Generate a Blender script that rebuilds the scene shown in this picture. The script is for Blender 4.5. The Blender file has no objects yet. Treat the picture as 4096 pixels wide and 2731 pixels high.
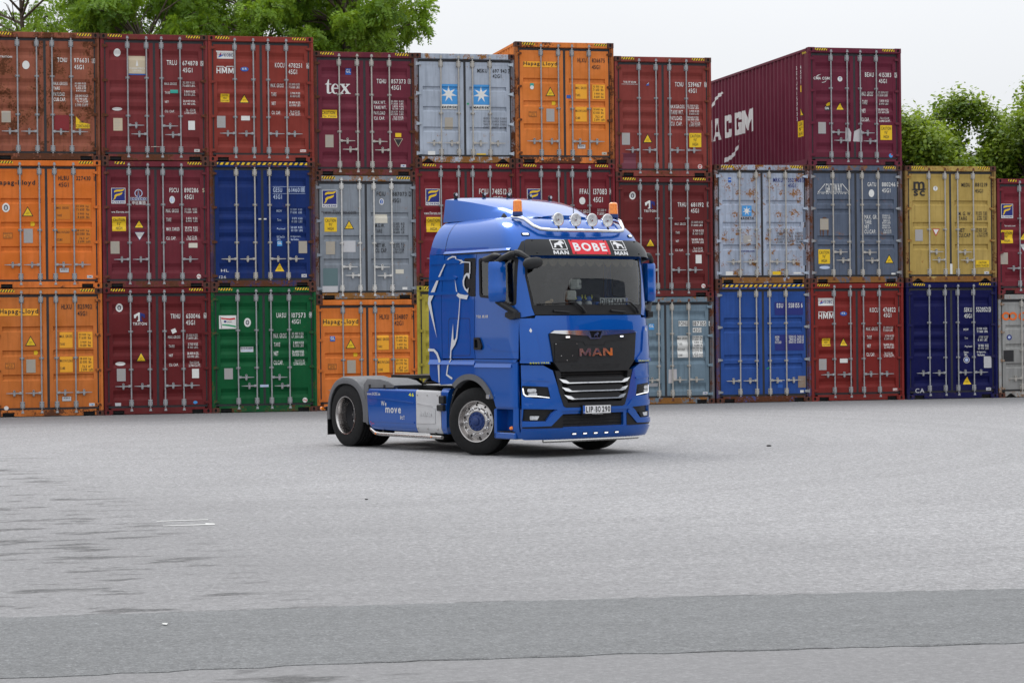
import bpy, bmesh, math, random
import numpy as np
from mathutils import Vector, Matrix
from mathutils.geometry import tessellate_polygon

random.seed(7)
scene = bpy.context.scene
col = scene.collection

# ------------------------------------------------------------------ camera
CAM_Z, CAM_Y = 1.8458, -51.719
YAW, PITCH, ROLL = 0.233118, -0.0053103, -0.0113212
cam_data = bpy.data.cameras.new('camera')
cam_data.sensor_width = 36.0
cam_data.lens = 8947.24 / 4096 * 36.0
cam_data.clip_start = 0.1
cam_data.clip_end = 2000
cam = bpy.data.objects.new('camera', cam_data)
col.objects.link(cam)
_f = Vector((math.sin(YAW) * math.cos(PITCH), math.cos(YAW) * math.cos(PITCH), math.sin(PITCH)))
_r0 = Vector((math.cos(YAW), -math.sin(YAW), 0))
_u0 = _r0.cross(_f)
_r = _r0 * math.cos(ROLL) + _u0 * math.sin(ROLL)
_u = -_r0 * math.sin(ROLL) + _u0 * math.cos(ROLL)
cam.matrix_world = Matrix(((_r.x, _u.x, -_f.x, 0), (_r.y, _u.y, -_f.y, CAM_Y), (_r.z, _u.z, -_f.z, CAM_Z), (0, 0, 0, 1)))
scene.camera = cam

# ------------------------------------------------------------------ sky, sun, exposure
SUN_EL, SUN_AZ = math.radians(58), math.radians(-20)     # azimuth measured from +Y (behind the stacks) towards +X
world = bpy.data.worlds.new('World')
scene.world = world
world.use_nodes = True
nt = world.node_tree
nt.nodes.clear()
wo = nt.nodes.new('ShaderNodeOutputWorld')
bg = nt.nodes.new('ShaderNodeBackground')
bg.inputs['Strength'].default_value = 0.1
sky = nt.nodes.new('ShaderNodeTexSky')
sky.sky_type = 'NISHITA'
sky.sun_disc = False
sky.sun_elevation = SUN_EL
sky.sun_rotation = SUN_AZ
sky.air_density = 1.0
sky.dust_density = 6.0
hs = nt.nodes.new('ShaderNodeHueSaturation')
hs.inputs['Saturation'].default_value = 0.25
tc = nt.nodes.new('ShaderNodeTexCoord')
sp = nt.nodes.new('ShaderNodeSeparateXYZ')
mr = nt.nodes.new('ShaderNodeMapRange')                  # overcast: a little brighter overhead than at the horizon
mr.inputs['From Min'].default_value = 0.10
mr.inputs['From Max'].default_value = 1.0
mr.inputs['To Min'].default_value = 9.5
mr.inputs['To Max'].default_value = 23.0
cloud = nt.nodes.new('ShaderNodeTexNoise')
cloud.inputs['Scale'].default_value = 2.2
cloud.inputs['Detail'].default_value = 5
cr = nt.nodes.new('ShaderNodeMapRange')
cr.inputs['From Min'].default_value = 0.3
cr.inputs['From Max'].default_value = 0.7
cr.inputs['To Min'].default_value = 0.97
cr.inputs['To Max'].default_value = 1.03
mu = nt.nodes.new('ShaderNodeMath'); mu.operation = 'MULTIPLY'
tint = nt.nodes.new('ShaderNodeVectorMath'); tint.operation = 'SCALE'
tint.inputs[0].default_value = (0.965, 0.99, 1.025)
mx = nt.nodes.new('ShaderNodeMix'); mx.data_type = 'RGBA'
mx.inputs['Factor'].default_value = 0.9
L = nt.links.new
L(tc.outputs['Generated'], sp.inputs[0]); L(sp.outputs['Z'], mr.inputs['Value'])
L(tc.outputs['Generated'], cloud.inputs['Vector']); L(cloud.outputs['Fac'], cr.inputs['Value'])
L(mr.outputs['Result'], mu.inputs[0]); L(cr.outputs['Result'], mu.inputs[1])
L(mu.outputs[0], tint.inputs['Scale'])
L(sky.outputs[0], hs.inputs['Color'])
L(hs.outputs['Color'], mx.inputs['A']); L(tint.outputs[0], mx.inputs['B'])
L(mx.outputs['Result'], bg.inputs['Color']); L(bg.outputs[0], wo.inputs['Surface'])

sun_d = bpy.data.lights.new('sun', 'SUN')
sun_d.energy = 1.4
sun_d.angle = math.radians(24)
sun_d.color = (1.0, 0.97, 0.93)
sun = bpy.data.objects.new('sun', sun_d)
col.objects.link(sun)
_sd = Vector((math.sin(SUN_AZ) * math.cos(SUN_EL), math.cos(SUN_AZ) * math.cos(SUN_EL), math.sin(SUN_EL)))
sun.rotation_euler = _sd.to_track_quat('Z', 'Y').to_euler()

scene.view_settings.view_transform = 'Standard'
scene.view_settings.look = 'None'
scene.view_settings.exposure = 0.0
scene.view_settings.gamma = 1.0
scene.view_settings.use_curve_mapping = False
scene.render.engine = 'CYCLES'
scene.cycles.max_bounces = 8
scene.cycles.transparent_max_bounces = 24

# ------------------------------------------------------------------ helpers
def S(r, g, b):
    f = lambda c: (c / 255 / 12.92) if c / 255 <= 0.04045 else ((c / 255 + 0.055) / 1.055) ** 2.4
    return (f(r), f(g), f(b))

def tag(o, label=None, cat=None, group=None, kind=None):
    if label: o['label'] = label
    if cat: o['category'] = cat
    if group: o['group'] = group
    if kind: o['kind'] = kind
    return o

def empty(name, loc, rz=0.0, parent=None):
    o = bpy.data.objects.new(name, None)
    o.empty_display_size = 0.3
    o.location = loc
    o.rotation_euler = (0, 0, rz)
    col.objects.link(o)
    return o

def link_mesh(name, mesh, parent=None, mats=None, loc=None):
    """one object; mats, when given, are set on the object so that mesh data can be shared"""
    o = bpy.data.objects.new(name, mesh)
    col.objects.link(o)
    if parent is not None: o.parent = parent
    if loc is not None: o.location = loc
    if mats is not None:
        for i, m in enumerate(mats):
            o.material_slots[i].link = 'OBJECT'
            o.material_slots[i].material = m
    return o

def mark_sharp(bm, ang=0.6):
    bm.normal_update()
    for e in bm.edges:
        if len(e.link_faces) == 2:
            e.smooth = e.calc_face_angle(0) < ang
        else:
            e.smooth = False
    for f in bm.faces: f.smooth = True

class MB:
    """collects simple solids into one mesh"""
    def __init__(s):
        s.v = []; s.f = []; s.m = []
    def add(s, vs, fs, mi=0):
        n = len(s.v)
        s.v.extend([tuple(p) for p in vs])
        s.f.extend([[i + n for i in f] for f in fs])
        s.m.extend([mi] * len(fs))
        return s
    def box(s, x0, x1, y0, y1, z0, z1, mi=0):
        vs = [(x, y, z) for z in (z0, z1) for y in (y0, y1) for x in (x0, x1)]
        return s.add(vs, [(0, 2, 3, 1), (4, 5, 7, 6), (0, 1, 5, 4), (2, 6, 7, 3), (0, 4, 6, 2), (1, 3, 7, 5)], mi)
    def cbox(s, x0, x1, y0, y1, z0, z1, c=0.01, mi=0):
        """box with chamfered edges"""
        vs = []; idx = {}
        for sx in (0, 1):
            for sy in (0, 1):
                for sz in (0, 1):
                    X = (x0, x1)[sx]; Y = (y0, y1)[sy]; Z = (z0, z1)[sz]
                    ix = X + (c if sx == 0 else -c); iy = Y + (c if sy == 0 else -c); iz = Z + (c if sz == 0 else -c)
                    for k, p in enumerate(((X, iy, iz), (ix, Y, iz), (ix, iy, Z))):
                        idx[(sx, sy, sz, k)] = len(vs); vs.append(p)
        fs = []
        for a in (0, 1):
            fs.append([idx[(a, 0, 0, 0)], idx[(a, 1, 0, 0)], idx[(a, 1, 1, 0)], idx[(a, 0, 1, 0)]])
            fs.append([idx[(0, a, 0, 1)], idx[(1, a, 0, 1)], idx[(1, a, 1, 1)], idx[(0, a, 1, 1)]])
            fs.append([idx[(0, 0, a, 2)], idx[(1, 0, a, 2)], idx[(1, 1, a, 2)], idx[(0, 1, a, 2)]])
        for a in (0, 1):
            for b in (0, 1):
                fs.append([idx[(a, b, 0, 0)], idx[(a, b, 1, 0)], idx[(a, b, 1, 1)], idx[(a, b, 0, 1)]])
                fs.append([idx[(a, 0, b, 0)], idx[(a, 1, b, 0)], idx[(a, 1, b, 2)], idx[(a, 0, b, 2)]])
                fs.append([idx[(0, a, b, 1)], idx[(1, a, b, 1)], idx[(1, a, b, 2)], idx[(0, a, b, 2)]])
        for a in (0, 1):
            for b in (0, 1):
                for d in (0, 1):
                    fs.append([idx[(a, b, d, k)] for k in range(3)])
        return s.add(vs, fs, mi)
    def prism(s, poly, a, b, fn, mi=0, holes=(), cap=(True, True)):
        """extrude a 2-D polygon (with holes) between heights a and b; fn(u, v, h) -> xyz"""
        loops = [list(poly)] + [list(h) for h in holes]
        flat = [p for l in loops for p in l]
        tris = tessellate_polygon([[Vector((p[0], p[1], 0)) for p in l] for l in loops])
        n = len(flat)
        vs = [fn(p[0], p[1], a) for p in flat] + [fn(p[0], p[1], b) for p in flat]
        fs = []
        if cap[0]: fs += [tuple(t) for t in tris]
        if cap[1]: fs += [tuple(i + n for i in reversed(t)) for t in tris]
        k = 0
        for l in loops:
            m = len(l)
            for i in range(m):
                j = (i + 1) % m
                fs.append((k + i, k + j, k + j + n, k + i + n))
            k += m
        return s.add(vs, fs, mi)
    def tube(s, path, r, seg=8, mi=0, closed=False):
        P = [Vector(p) for p in path]
        rs = r if isinstance(r, (list, tuple)) else [r] * len(P)
        vs = []; fs = []
        up = None
        for i, p in enumerate(P):
            if closed: t = (P[(i + 1) % len(P)] - P[i - 1]).normalized()
            elif i == 0: t = (P[1] - P[0]).normalized()
            elif i == len(P) - 1: t = (P[-1] - P[-2]).normalized()
            else: t = ((P[i + 1] - p).normalized() + (p - P[i - 1]).normalized()).normalized()
            if up is None:
                up = Vector((0, 0, 1)) if abs(t.z) < 0.9 else Vector((1, 0, 0))
            a = t.cross(up).normalized(); b = a.cross(t).normalized(); up = b
            for k in range(seg):
                th = 2 * math.pi * k / seg
                vs.append(p + (a * math.cos(th) + b * math.sin(th)) * rs[i])
        n = len(P)
        for i in range(n if closed else n - 1):
            j = (i + 1) % n
            for k in range(seg):
                l = (k + 1) % seg
                fs.append((i * seg + k, i * seg + l, j * seg + l, j * seg + k))
        if not closed:
            fs.append(tuple(range(seg - 1, -1, -1)))
            fs.append(tuple((n - 1) * seg + k for k in range(seg)))
        return s.add(vs, fs, mi)
    def lathe(s, prof, seg, fn, mi=0, closed=False, caps=True):
        """revolve (r, h) profile; fn(a, b, h) -> xyz with a, b in the plane of the ring"""
        vs = []; fs = []
        for (r, h) in prof:
            for k in range(seg):
                th = 2 * math.pi * k / seg
                vs.append(fn(r * math.cos(th), r * math.sin(th), h))
        n = len(prof)
        for i in range(n if closed else n - 1):
            j = (i + 1) % n
            for k in range(seg):
                l = (k + 1) % seg
                fs.append((i * seg + k, i * seg + l, j * seg + l, j * seg + k))
        if not closed and caps:
            if prof[0][0] > 1e-6: fs.append(tuple(range(seg - 1, -1, -1)))
            if prof[-1][0] > 1e-6: fs.append(tuple((n - 1) * seg + k for k in range(seg)))
        return s.add(vs, fs, mi)
    def sphere(s, c, r, seg=12, rings=8, mi=0, sc=(1, 1, 1)):
        prof = [(max(1e-7, r * math.sin(math.pi * i / rings)), -r * math.cos(math.pi * i / rings)) for i in range(rings + 1)]
        return s.lathe(prof, seg, lambda a, b, h: (c[0] + a * sc[0], c[1] + b * sc[1], c[2] + h * sc[2]), mi)
    def mesh(s, name, nm=1, mats=None, sharp=0.6, recalc=True):
        me = bpy.data.meshes.new(name)
        me.from_pydata(s.v, [], s.f)
        for i in range(nm if mats is None else len(mats)):
            me.materials.append(mats[i] if mats else None)
        me.polygons.foreach_set('material_index', s.m)
        bm = bmesh.new(); bm.from_mesh(me)
        bmesh.ops.remove_doubles(bm, verts=bm.verts, dist=1e-5)
        if recalc: bmesh.ops.recalc_face_normals(bm, faces=bm.faces)
        mark_sharp(bm, sharp)
        bm.to_mesh(me); bm.free()
        return me
    def obj(s, name, mats, parent=None, sharp=0.6, loc=None):
        if not isinstance(mats, (list, tuple)): mats = [mats]
        return link_mesh(name, s.mesh(name, mats=mats, sharp=sharp), parent, None, loc)

# ---- materials
def new_mat(name):
    m = bpy.data.materials.new(name); m.use_nodes = True
    n = m.node_tree; b = n.nodes['Principled BSDF']
    return m, n, b

def noise(n, vec, scale, detail=4, rough=0.6, dist=0.0):
    t = n.nodes.new('ShaderNodeTexNoise')
    t.inputs['Scale'].default_value = scale; t.inputs['Detail'].default_value = detail
    t.inputs['Roughness'].default_value = rough; t.inputs['Distortion'].default_value = dist
    n.links.new(vec, t.inputs['Vector'])
    return t.outputs['Fac']

def maprange(n, val, a, b, c, d, clamp=True):
    t = n.nodes.new('ShaderNodeMapRange'); t.clamp = clamp
    for k, x in zip(('From Min', 'From Max', 'To Min', 'To Max'), (a, b, c, d)): t.inputs[k].default_value = x
    n.links.new(val, t.inputs['Value'])
    return t.outputs['Result']

def math_node(n, op, a, b=None):
    t = n.nodes.new('ShaderNodeMath'); t.operation = op
    for i, x in enumerate((a, b)):
        if x is None: continue
        if isinstance(x, (int, float)): t.inputs[i].default_value = x
        else: n.links.new(x, t.inputs[i])
    return t.outputs[0]

def mixcol(n, fac, a, b, mode='MIX'):
    t = n.nodes.new('ShaderNodeMix'); t.data_type = 'RGBA'; t.blend_type = mode
    for k, x in (('Factor', fac), ('A', a), ('B', b)):
        if isinstance(x, (int, float)): t.inputs[k].default_value = x
        elif isinstance(x, tuple): t.inputs[k].default_value = (*x[:3], 1)
        else: n.links.new(x, t.inputs[k])
    return t.outputs['Result']

def obj_vec(n, off=(0, 0, 0), scale=(1, 1, 1), geo=False):
    if geo:
        src = n.nodes.new('ShaderNodeNewGeometry').outputs['Position']
    else:
        src = n.nodes.new('ShaderNodeTexCoord').outputs['Object']
    mp = n.nodes.new('ShaderNodeMapping')
    mp.inputs['Location'].default_value = off; mp.inputs['Scale'].default_value = scale
    n.links.new(src, mp.inputs['Vector'])
    return mp.outputs[0]

def bump(n, b, h, strength, dist=0.01):
    t = n.nodes.new('ShaderNodeBump'); t.inputs['Strength'].default_value = strength
    t.inputs['Distance'].default_value = dist
    n.links.new(h, t.inputs['Height']); n.links.new(t.outputs[0], b.inputs['Normal'])

_mc = {}
def mat(name, c, rough=0.5, metal=0.0, spec=0.5, var=0.12, scale=6.0, coat=0.0, emit=0.0, trans=0.0, alpha=1.0, rvar=0.08):
    """general procedural material: a base colour that wanders a little, and a wandering gloss"""
    if name in _mc: return _mc[name]
    m, n, b = new_mat(name)
    v = obj_vec(n, (random.uniform(0, 9), 3, 1))
    f = noise(n, v, scale, 5, 0.65)
    lo = tuple(x * (1 - var) for x in c); hi = tuple(min(1, x * (1 + var)) for x in c)
    n.links.new(mixcol(n, maprange(n, f, 0.3, 0.7, 0, 1), lo, hi), b.inputs['Base Color'])
    n.links.new(maprange(n, noise(n, v, scale * 2.7, 3), 0.3, 0.7, max(0.02, rough - rvar), min(1, rough + rvar)), b.inputs['Roughness'])
    b.inputs['Metallic'].default_value = metal
    b.inputs['Specular IOR Level'].default_value = spec
    b.inputs['Coat Weight'].default_value = coat
    b.inputs['Coat Roughness'].default_value = 0.03
    b.inputs['Transmission Weight'].default_value = trans
    if emit:
        b.inputs['Emission Color'].default_value = (*c, 1); b.inputs['Emission Strength'].default_value = emit
    _mc[name] = m
    return m

def paint_mat(name, c, rust=0.1, fade=0.12, seed=0.0, rough=0.5, low=0.0, pale=False):
    """weathered container paint: fading, vertical dirt runs, chips and rust"""
    m, n, b = new_mat(name)
    off = (seed * 3.7, seed * 1.9, seed * 5.1)
    v = obj_vec(n, off)
    c_lo = tuple(x * (1 - fade) for x in c)
    g = sum(c) / 3
    c_hi = tuple(min(1, (x * 0.94 + g * 0.06) * (1 + fade * 1.2)) for x in c)
    base = mixcol(n, maprange(n, noise(n, v, 1.7, 6, 0.6), 0.32, 0.68, 0, 1), c_lo, c_hi)
    vs = obj_vec(n, off, (14, 14, 0.9))
    run = maprange(n, noise(n, vs, 1.0, 5, 0.6), 0.48, 0.70, 0, 0.30 + 0.8 * min(rust, .4))
    base = mixcol(n, run, base, tuple(x * 0.55 + 0.005 for x in c))
    vfine = noise(n, v, 45, 3, 0.6)
    base = mixcol(n, maprange(n, vfine, 0.68, 0.76, 0, 0.22), base, (0.30, 0.28, 0.26))       # scuffs
    r1 = noise(n, v, 4.6 if pale else 2.6, 4, 0.65); r2 = noise(n, v, 23, 8, 0.74)
    s = math_node(n, 'ADD', math_node(n, 'MULTIPLY', r1, 0.55), math_node(n, 'MULTIPLY', r2, 0.45))
    if low:
        sep = n.nodes.new('ShaderNodeSeparateXYZ')
        n.links.new(n.nodes.new('ShaderNodeTexCoord').outputs['Object'], sep.inputs[0])
        s = math_node(n, 'ADD', s, maprange(n, sep.outputs['Z'], 0.0, 0.6, low, 0))
    th = 0.69 - 0.24 * rust
    mask = maprange(n, s, th, th + 0.03, 0, 1)
    halo = maprange(n, s, th - 0.035, th + 0.01, 0, 0.45)
    rc = mixcol(n, noise(n, v, 30, 5, 0.7), S(96, 62, 34) if pale else S(52, 32, 26), S(160, 112, 58) if pale else S(112, 66, 42))
    base = mixcol(n, halo, base, mixcol(n, 0.5, base, S(150, 100, 60)))
    base = mixcol(n, mask, base, rc)
    sep2 = n.nodes.new('ShaderNodeSeparateXYZ'); n.links.new(n.nodes.new('ShaderNodeTexCoord').outputs['Object'], sep2.inputs[0])
    grime = math_node(n, 'MULTIPLY', maprange(n, sep2.outputs['Z'], 0.05, 0.4, 0.26, 0.05), maprange(n, noise(n, v, 8, 6, 0.7), 0.35, 0.65, 0, 1))
    base = mixcol(n, grime, base, (0.07, 0.058, 0.048))
    n.links.new(base, b.inputs['Base Color'])
    n.links.new(maprange(n, mask, 0, 1, rough, 0.9), b.inputs['Roughness'])
    b.inputs['Specular IOR Level'].default_value = 0.10
    bump(n, b, math_node(n, 'ADD', math_node(n, 'MULTIPLY', mask, 0.5), noise(n, v, 3.0, 3)), 0.12, 0.02)
    return m

def flat_mat(name, c, rough=0.55, wear=0.25):
    """print and foil on paint: colour with a little scuffing"""
    if name in _mc: return _mc[name]
    m, n, b = new_mat(name)
    v = obj_vec(n)
    k = mixcol(n, maprange(n, noise(n, v, 26, 6, 0.7), 0.45, 0.75, 0, wear), (*c,), tuple(x * 0.55 + 0.04 for x in c))
    n.links.new(k, b.inputs['Base Color'])
    b.inputs['Roughness'].default_value = rough
    b.inputs['Specular IOR Level'].default_value = 0.3
    _mc[name] = m
    return m

# ---- glyphs of the built-in font, fetched once each
_gl = {}
def glyph(ch, w=0.0):
    """vertices, faces, advance of one letter; w thickens the strokes (curve offset)"""
    key = (ch, w)
    if key in _gl: return _gl[key]
    if ch == ' ':
        _gl[key] = ([], [], 0.3); return _gl[key]
    if ch == 'M' and w >= 0.02:                       # heavy M: the built-in one closes up
        H_ = max(b for a, b in glyph('H')[0]) + w; W_ = .86
        pts = [(0, 0), (0, 1), (.27, 1), (.5, .42), (.73, 1), (1, 1), (1, 0), (.80, 0), (.80, .62), (.58, .10), (.42, .10), (.20, .62), (.20, 0)]
        pts = [(a * W_ + .05, -w + b * (H_ + w)) for a, b in pts]
        t = tessellate_polygon([[Vector((a, b, 0)) for a, b in pts]])
        _gl[key] = (pts, [tuple(i) for i in t], W_ + .05 + .07 + w); return _gl[key]
    c = bpy.data.curves.new('glyph', 'FONT'); c.body = ch; c.resolution_u = 3; c.offset = w
    o = bpy.data.objects.new('glyph', c)
    me = bpy.data.meshes.new_from_object(o)
    vs = [(v.co.x, v.co.y) for v in me.vertices]
    fs = [tuple(p.vertices) for p in me.polygons]
    adv = (max(v[0] for v in vs) if vs else 0.3) + 0.07 + w
    bpy.data.objects.remove(o); bpy.data.curves.remove(c); bpy.data.meshes.remove(me)
    _gl[key] = (vs, fs, adv)
    return _gl[key]

def text2d(s, u0, v1, u1, v0, wt=0.0, slant=0.0):
    """string as flat faces inside the box u0..u1, v0 (bottom)..v1 (top)"""
    wt = round(min(wt, 0.05), 3)
    V = []; Fc = []; x = 0
    for ch in s:
        vs, fs, adv = glyph(ch, wt)
        n = len(V)
        V += [(x + a, b) for a, b in vs]; Fc += [tuple(i + n for i in f) for f in fs]
        x += adv + (0.02 if ch != ' ' else 0)
    if not V: return [], []
    y0 = -wt if not any(ch in 'gpqyj' for ch in s) else min(b for a, b in V)
    y1 = max(b for a, b in V)
    xa = min(a for a, b in V); xb = max(a for a, b in V)
    if s in ('1', 'I'):                               # a narrow figure keeps its width
        m_ = (xa + xb) / 2; xa, xb = m_ - .24, m_ + .24
    if xb - xa < 1e-6: xb = xa + 1
    su = (u1 - u0) / (xb - xa); sv = (v1 - v0) / (y1 - y0)
    return [(u0 + (a - xa) * su + slant * (b - y0) * sv, v0 + (b - y0) * sv) for a, b in V], Fc

def poly2d(pts):
    t = tessellate_polygon([[Vector((p[0], p[1], 0)) for p in pts]])
    return [tuple(p) for p in pts], [tuple(i) for i in t]

def ell2d(u0, v1, u1, v0, n=24):
    cu, cv = (u0 + u1) / 2, (v0 + v1) / 2; a, b = abs(u1 - u0) / 2, abs(v1 - v0) / 2
    return [(cu + a * math.cos(2 * math.pi * i / n), cv + b * math.sin(2 * math.pi * i / n)) for i in range(n)], [tuple(range(n))]

def ring2d(u0, v1, u1, v0, k, n=28):
    o, _ = ell2d(u0, v1, u1, v0, n); cu, cv = (u0 + u1) / 2, (v0 + v1) / 2
    i_ = [(cu + (a - cu) * k, cv + (b - cv) * k) for a, b in o]
    return o + i_, [(i, (i + 1) % n, n + (i + 1) % n, n + i) for i in range(n)]

def surface_sheet(name, layers, fn, parent, ubreaks=(), vbreaks=(), thick=0.0, smooth=True):
    """flat layers (verts2d, faces, material, height) cut at the given lines and laid on the surface fn(u, v, h)"""
    bm = bmesh.new(); mats = []
    hl = bm.verts.layers.float.new('h')
    for V, Fc, m, h in layers:
        if m not in mats: mats.append(m)
        mi = mats.index(m)
        bv = []
        for a, b in V:
            x = bm.verts.new((a, b, 0)); x[hl] = h; bv.append(x)
        for f in Fc:
            try:
                q = bm.faces.new([bv[i] for i in f]); q.material_index = mi
            except ValueError:
                pass
    if bm.verts:
        us = [v.co.x for v in bm.verts]; vs = [v.co.y for v in bm.verts]
        for ax, br, lo, hi in ((0, ubreaks, min(us), max(us)), (1, vbreaks, min(vs), max(vs))):
            for t in br:
                if lo + 1e-4 < t < hi - 1e-4:
                    no = (1, 0, 0) if ax == 0 else (0, 1, 0); co = (t, 0, 0) if ax == 0 else (0, t, 0)
                    bmesh.ops.bisect_plane(bm, geom=bm.verts[:] + bm.edges[:] + bm.faces[:], plane_co=co, plane_no=no)
    if thick:
        bmesh.ops.remove_doubles(bm, verts=bm.verts, dist=1e-5)
        bed = [e for e in bm.edges if len(e.link_faces) == 1]
        r = bmesh.ops.extrude_edge_only(bm, edges=bed)
        for g in r['geom']:
            if isinstance(g, bmesh.types.BMVert): g[hl] = g[hl] - thick
    for v in bm.verts:
        v.co = fn(v.co.x, v.co.y, v[hl])
    bmesh.ops.recalc_face_normals(bm, faces=bm.faces)
    if not thick and layers and layers[0][0]:                    # an open sheet: turn its faces outward
        V0, F0, _, h0 = layers[0]
        q = [V0[i] for i in F0[0]]; cu = sum(p[0] for p in q) / len(q); cv = sum(p[1] for p in q) / len(q)
        outv = Vector(fn(cu, cv, h0 + 0.01)) - Vector(fn(cu, cv, h0))
        bm.normal_update()
        for f in bm.faces:
            if f.normal.dot(outv) < 0: f.normal_flip()
    if smooth: mark_sharp(bm, 0.5)
    me = bpy.data.meshes.new(name)
    for m in mats: me.materials.append(m)
    bm.to_mesh(me); bm.free()
    return link_mesh(name, me, parent)
# ------------------------------------------------------------------ ground
def asphalt(name, c, bright, coarse, streaks=False, grain=1.0):
    m, n, b = new_mat(name)
    v = obj_vec(n, geo=True)
    big = noise(n, v, 0.16, 5, 0.6, 0.6)
    mid = noise(n, v, 0.9, 6, 0.65)
    k = mixcol(n, maprange(n, math_node(n, 'ADD', math_node(n, 'MULTIPLY', big, 0.6), math_node(n, 'MULTIPLY', mid, 0.4)), 0.36, 0.64, 0, 1),
               tuple(x * 0.80 for x in c), tuple(x * 1.16 for x in c))
    # tyre-polished arcs swept round where lorries turn
    d = n.nodes.new('ShaderNodeVectorMath'); d.operation = 'DISTANCE'
    n.links.new(obj_vec(n, geo=True), d.inputs[0]); d.inputs[1].default_value = (3.0, -14.0, 0)
    cb = n.nodes.new('ShaderNodeCombineXYZ')
    n.links.new(math_node(n, 'MULTIPLY', d.outputs['Value'], 1.3), cb.inputs[0])
    arc = noise(n, cb.outputs[0], 1.0, 3, 0.5)
    k = mixcol(n, maprange(n, arc, 0.45, 0.60, 0.0, 0.42), k, tuple(x * 0.62 for x in c))
    # aggregate
    vo = n.nodes.new('ShaderNodeTexVoronoi'); vo.inputs['Scale'].default_value = coarse
    n.links.new(v, vo.inputs['Vector'])
    sp_ = n.nodes.new('ShaderNodeSeparateColor'); n.links.new(vo.outputs['Color'], sp_.inputs[0])
    k = mixcol(n, maprange(n, sp_.outputs[0], 0.72, 1.0, 0, 0.55), k, tuple(min(1, x * bright) for x in c))
    k = mixcol(n, maprange(n, sp_.outputs[1], 0.70, 1.0, 0, 0.62), k, tuple(x * 0.42 for x in c))
    g2 = noise(n, v, coarse * 0.22, 4, 0.7)
    k = mixcol(n, maprange(n, g2, 0.35, 0.65, 0.0, 0.5), k, tuple(x * 1.25 for x in c))
    k = mixcol(n, maprange(n, noise(n, v, 9, 6, 0.75), 0.60, 0.72, 0, 0.30), k, tuple(x * 0.5 for x in c))
    k = mixcol(n, maprange(n, noise(n, v, 7, 5, 0.8), 0.36, 0.66, 0.0, 0.75 * grain), k, tuple(x * 0.52 for x in c))
    k = mixcol(n, maprange(n, noise(n, v, 19, 4, 0.8), 0.50, 0.66, 0.0, 0.75 * grain), k, tuple(min(1, x * 1.75) for x in c))
    k = mixcol(n, maprange(n, noise(n, v, 21, 4, 0.8), 0.52, 0.66, 0.0, 0.8 * grain), k, tuple(x * 0.36 for x in c))
    if streaks:
        # near and near-left ground darkened: weaker grazing sheen put into the colour, plus dirt
        s2 = n.nodes.new('ShaderNodeSeparateXYZ'); n.links.new(obj_vec(n, geo=True), s2.inputs[0])
        wob = maprange(n, noise(n, v, 0.35, 4, 0.6), 0.3, 0.7, -3.0, 3.0)
        near = math_node(n, 'ADD', math_node(n, 'ADD', s2.outputs['Y'], math_node(n, 'MULTIPLY', s2.outputs['X'], 1.7)), wob)
        k = mixcol(n, maprange(n, near, -31, -17, 0.55, 0.0), k, tuple(x * 0.50 for x in c))
        k = mixcol(n, maprange(n, math_node(n, 'ADD', s2.outputs['Y'], math_node(n, 'MULTIPLY', wob, .25)), -39.2, -37.5, 0.45, 0.0), k, tuple(x * 0.55 for x in c))
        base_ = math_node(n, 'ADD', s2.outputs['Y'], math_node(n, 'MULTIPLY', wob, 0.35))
        k = mixcol(n, maprange(n, base_, -6.5, -0.5, 0.0, 0.5), k, tuple(x * 0.55 for x in c))  # darker towards the foot of the stacks
        # short dark rubber scrubs, long across the view, on the left of the yard
        vs = obj_vec(n, (1.3, 4.2, 0), (1.5, 3.0, 1), geo=True)
        st = maprange(n, noise(n, vs, 1.0, 5, 0.55), 0.545, 0.62, 0, 1)
        sx = n.nodes.new('ShaderNodeSeparateXYZ'); n.links.new(obj_vec(n, geo=True), sx.inputs[0])
        mask = math_node(n, 'MULTIPLY', maprange(n, math_node(n, 'ADD', sx.outputs['X'], math_node(n, 'MULTIPLY', sx.outputs['Y'], 0.065)), -0.6, 0.1, 1, 0), maprange(n, sx.outputs['Y'], -18, -15, 1, 0))
        fine = maprange(n, noise(n, v, 24, 4, 0.7), 0.3, 0.6, 0.35, 1)
        st = math_node(n, 'MULTIPLY', math_node(n, 'MULTIPLY', st, mask), math_node(n, 'MULTIPLY', fine, 0.9))
        k = mixcol(n, st, k, tuple(x * 0.20 for x in c))
    n.links.new(k, b.inputs['Base Color'])
    b.inputs['Roughness'].default_value = 0.88
    b.inputs['Specular IOR Level'].default_value = 0.3
    bump(n, b, math_node(n, 'ADD', vo.outputs['Distance'], noise(n, v, coarse * 0.5, 4)), 0.5, 0.006)
    return m

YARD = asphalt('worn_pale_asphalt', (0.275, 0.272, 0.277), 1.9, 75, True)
STRIP = asphalt('smooth_grey_asphalt', (0.137, 0.140, 0.143), 2.4, 85, False, 0.5)
def sheet(name, pts, z, m, n=1):
    V, Fc = poly2d(pts)
    me = bpy.data.meshes.new(name)
    me.from_pydata([(a, b, z) for a, b in V], [], [f for f in Fc])
    me.materials.append(m)
    bm = bmesh.new(); bm.from_mesh(me)
    for f in bm.faces:
        if f.normal.z < 0: f.normal_flip()
    bm.to_mesh(me); bm.free()
    return link_mesh(name, me)
tag(sheet('yard_ground', [(-400, -300), (500, -300), (500, 600), (-400, 600)], 0.0, YARD), kind='structure')
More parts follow.
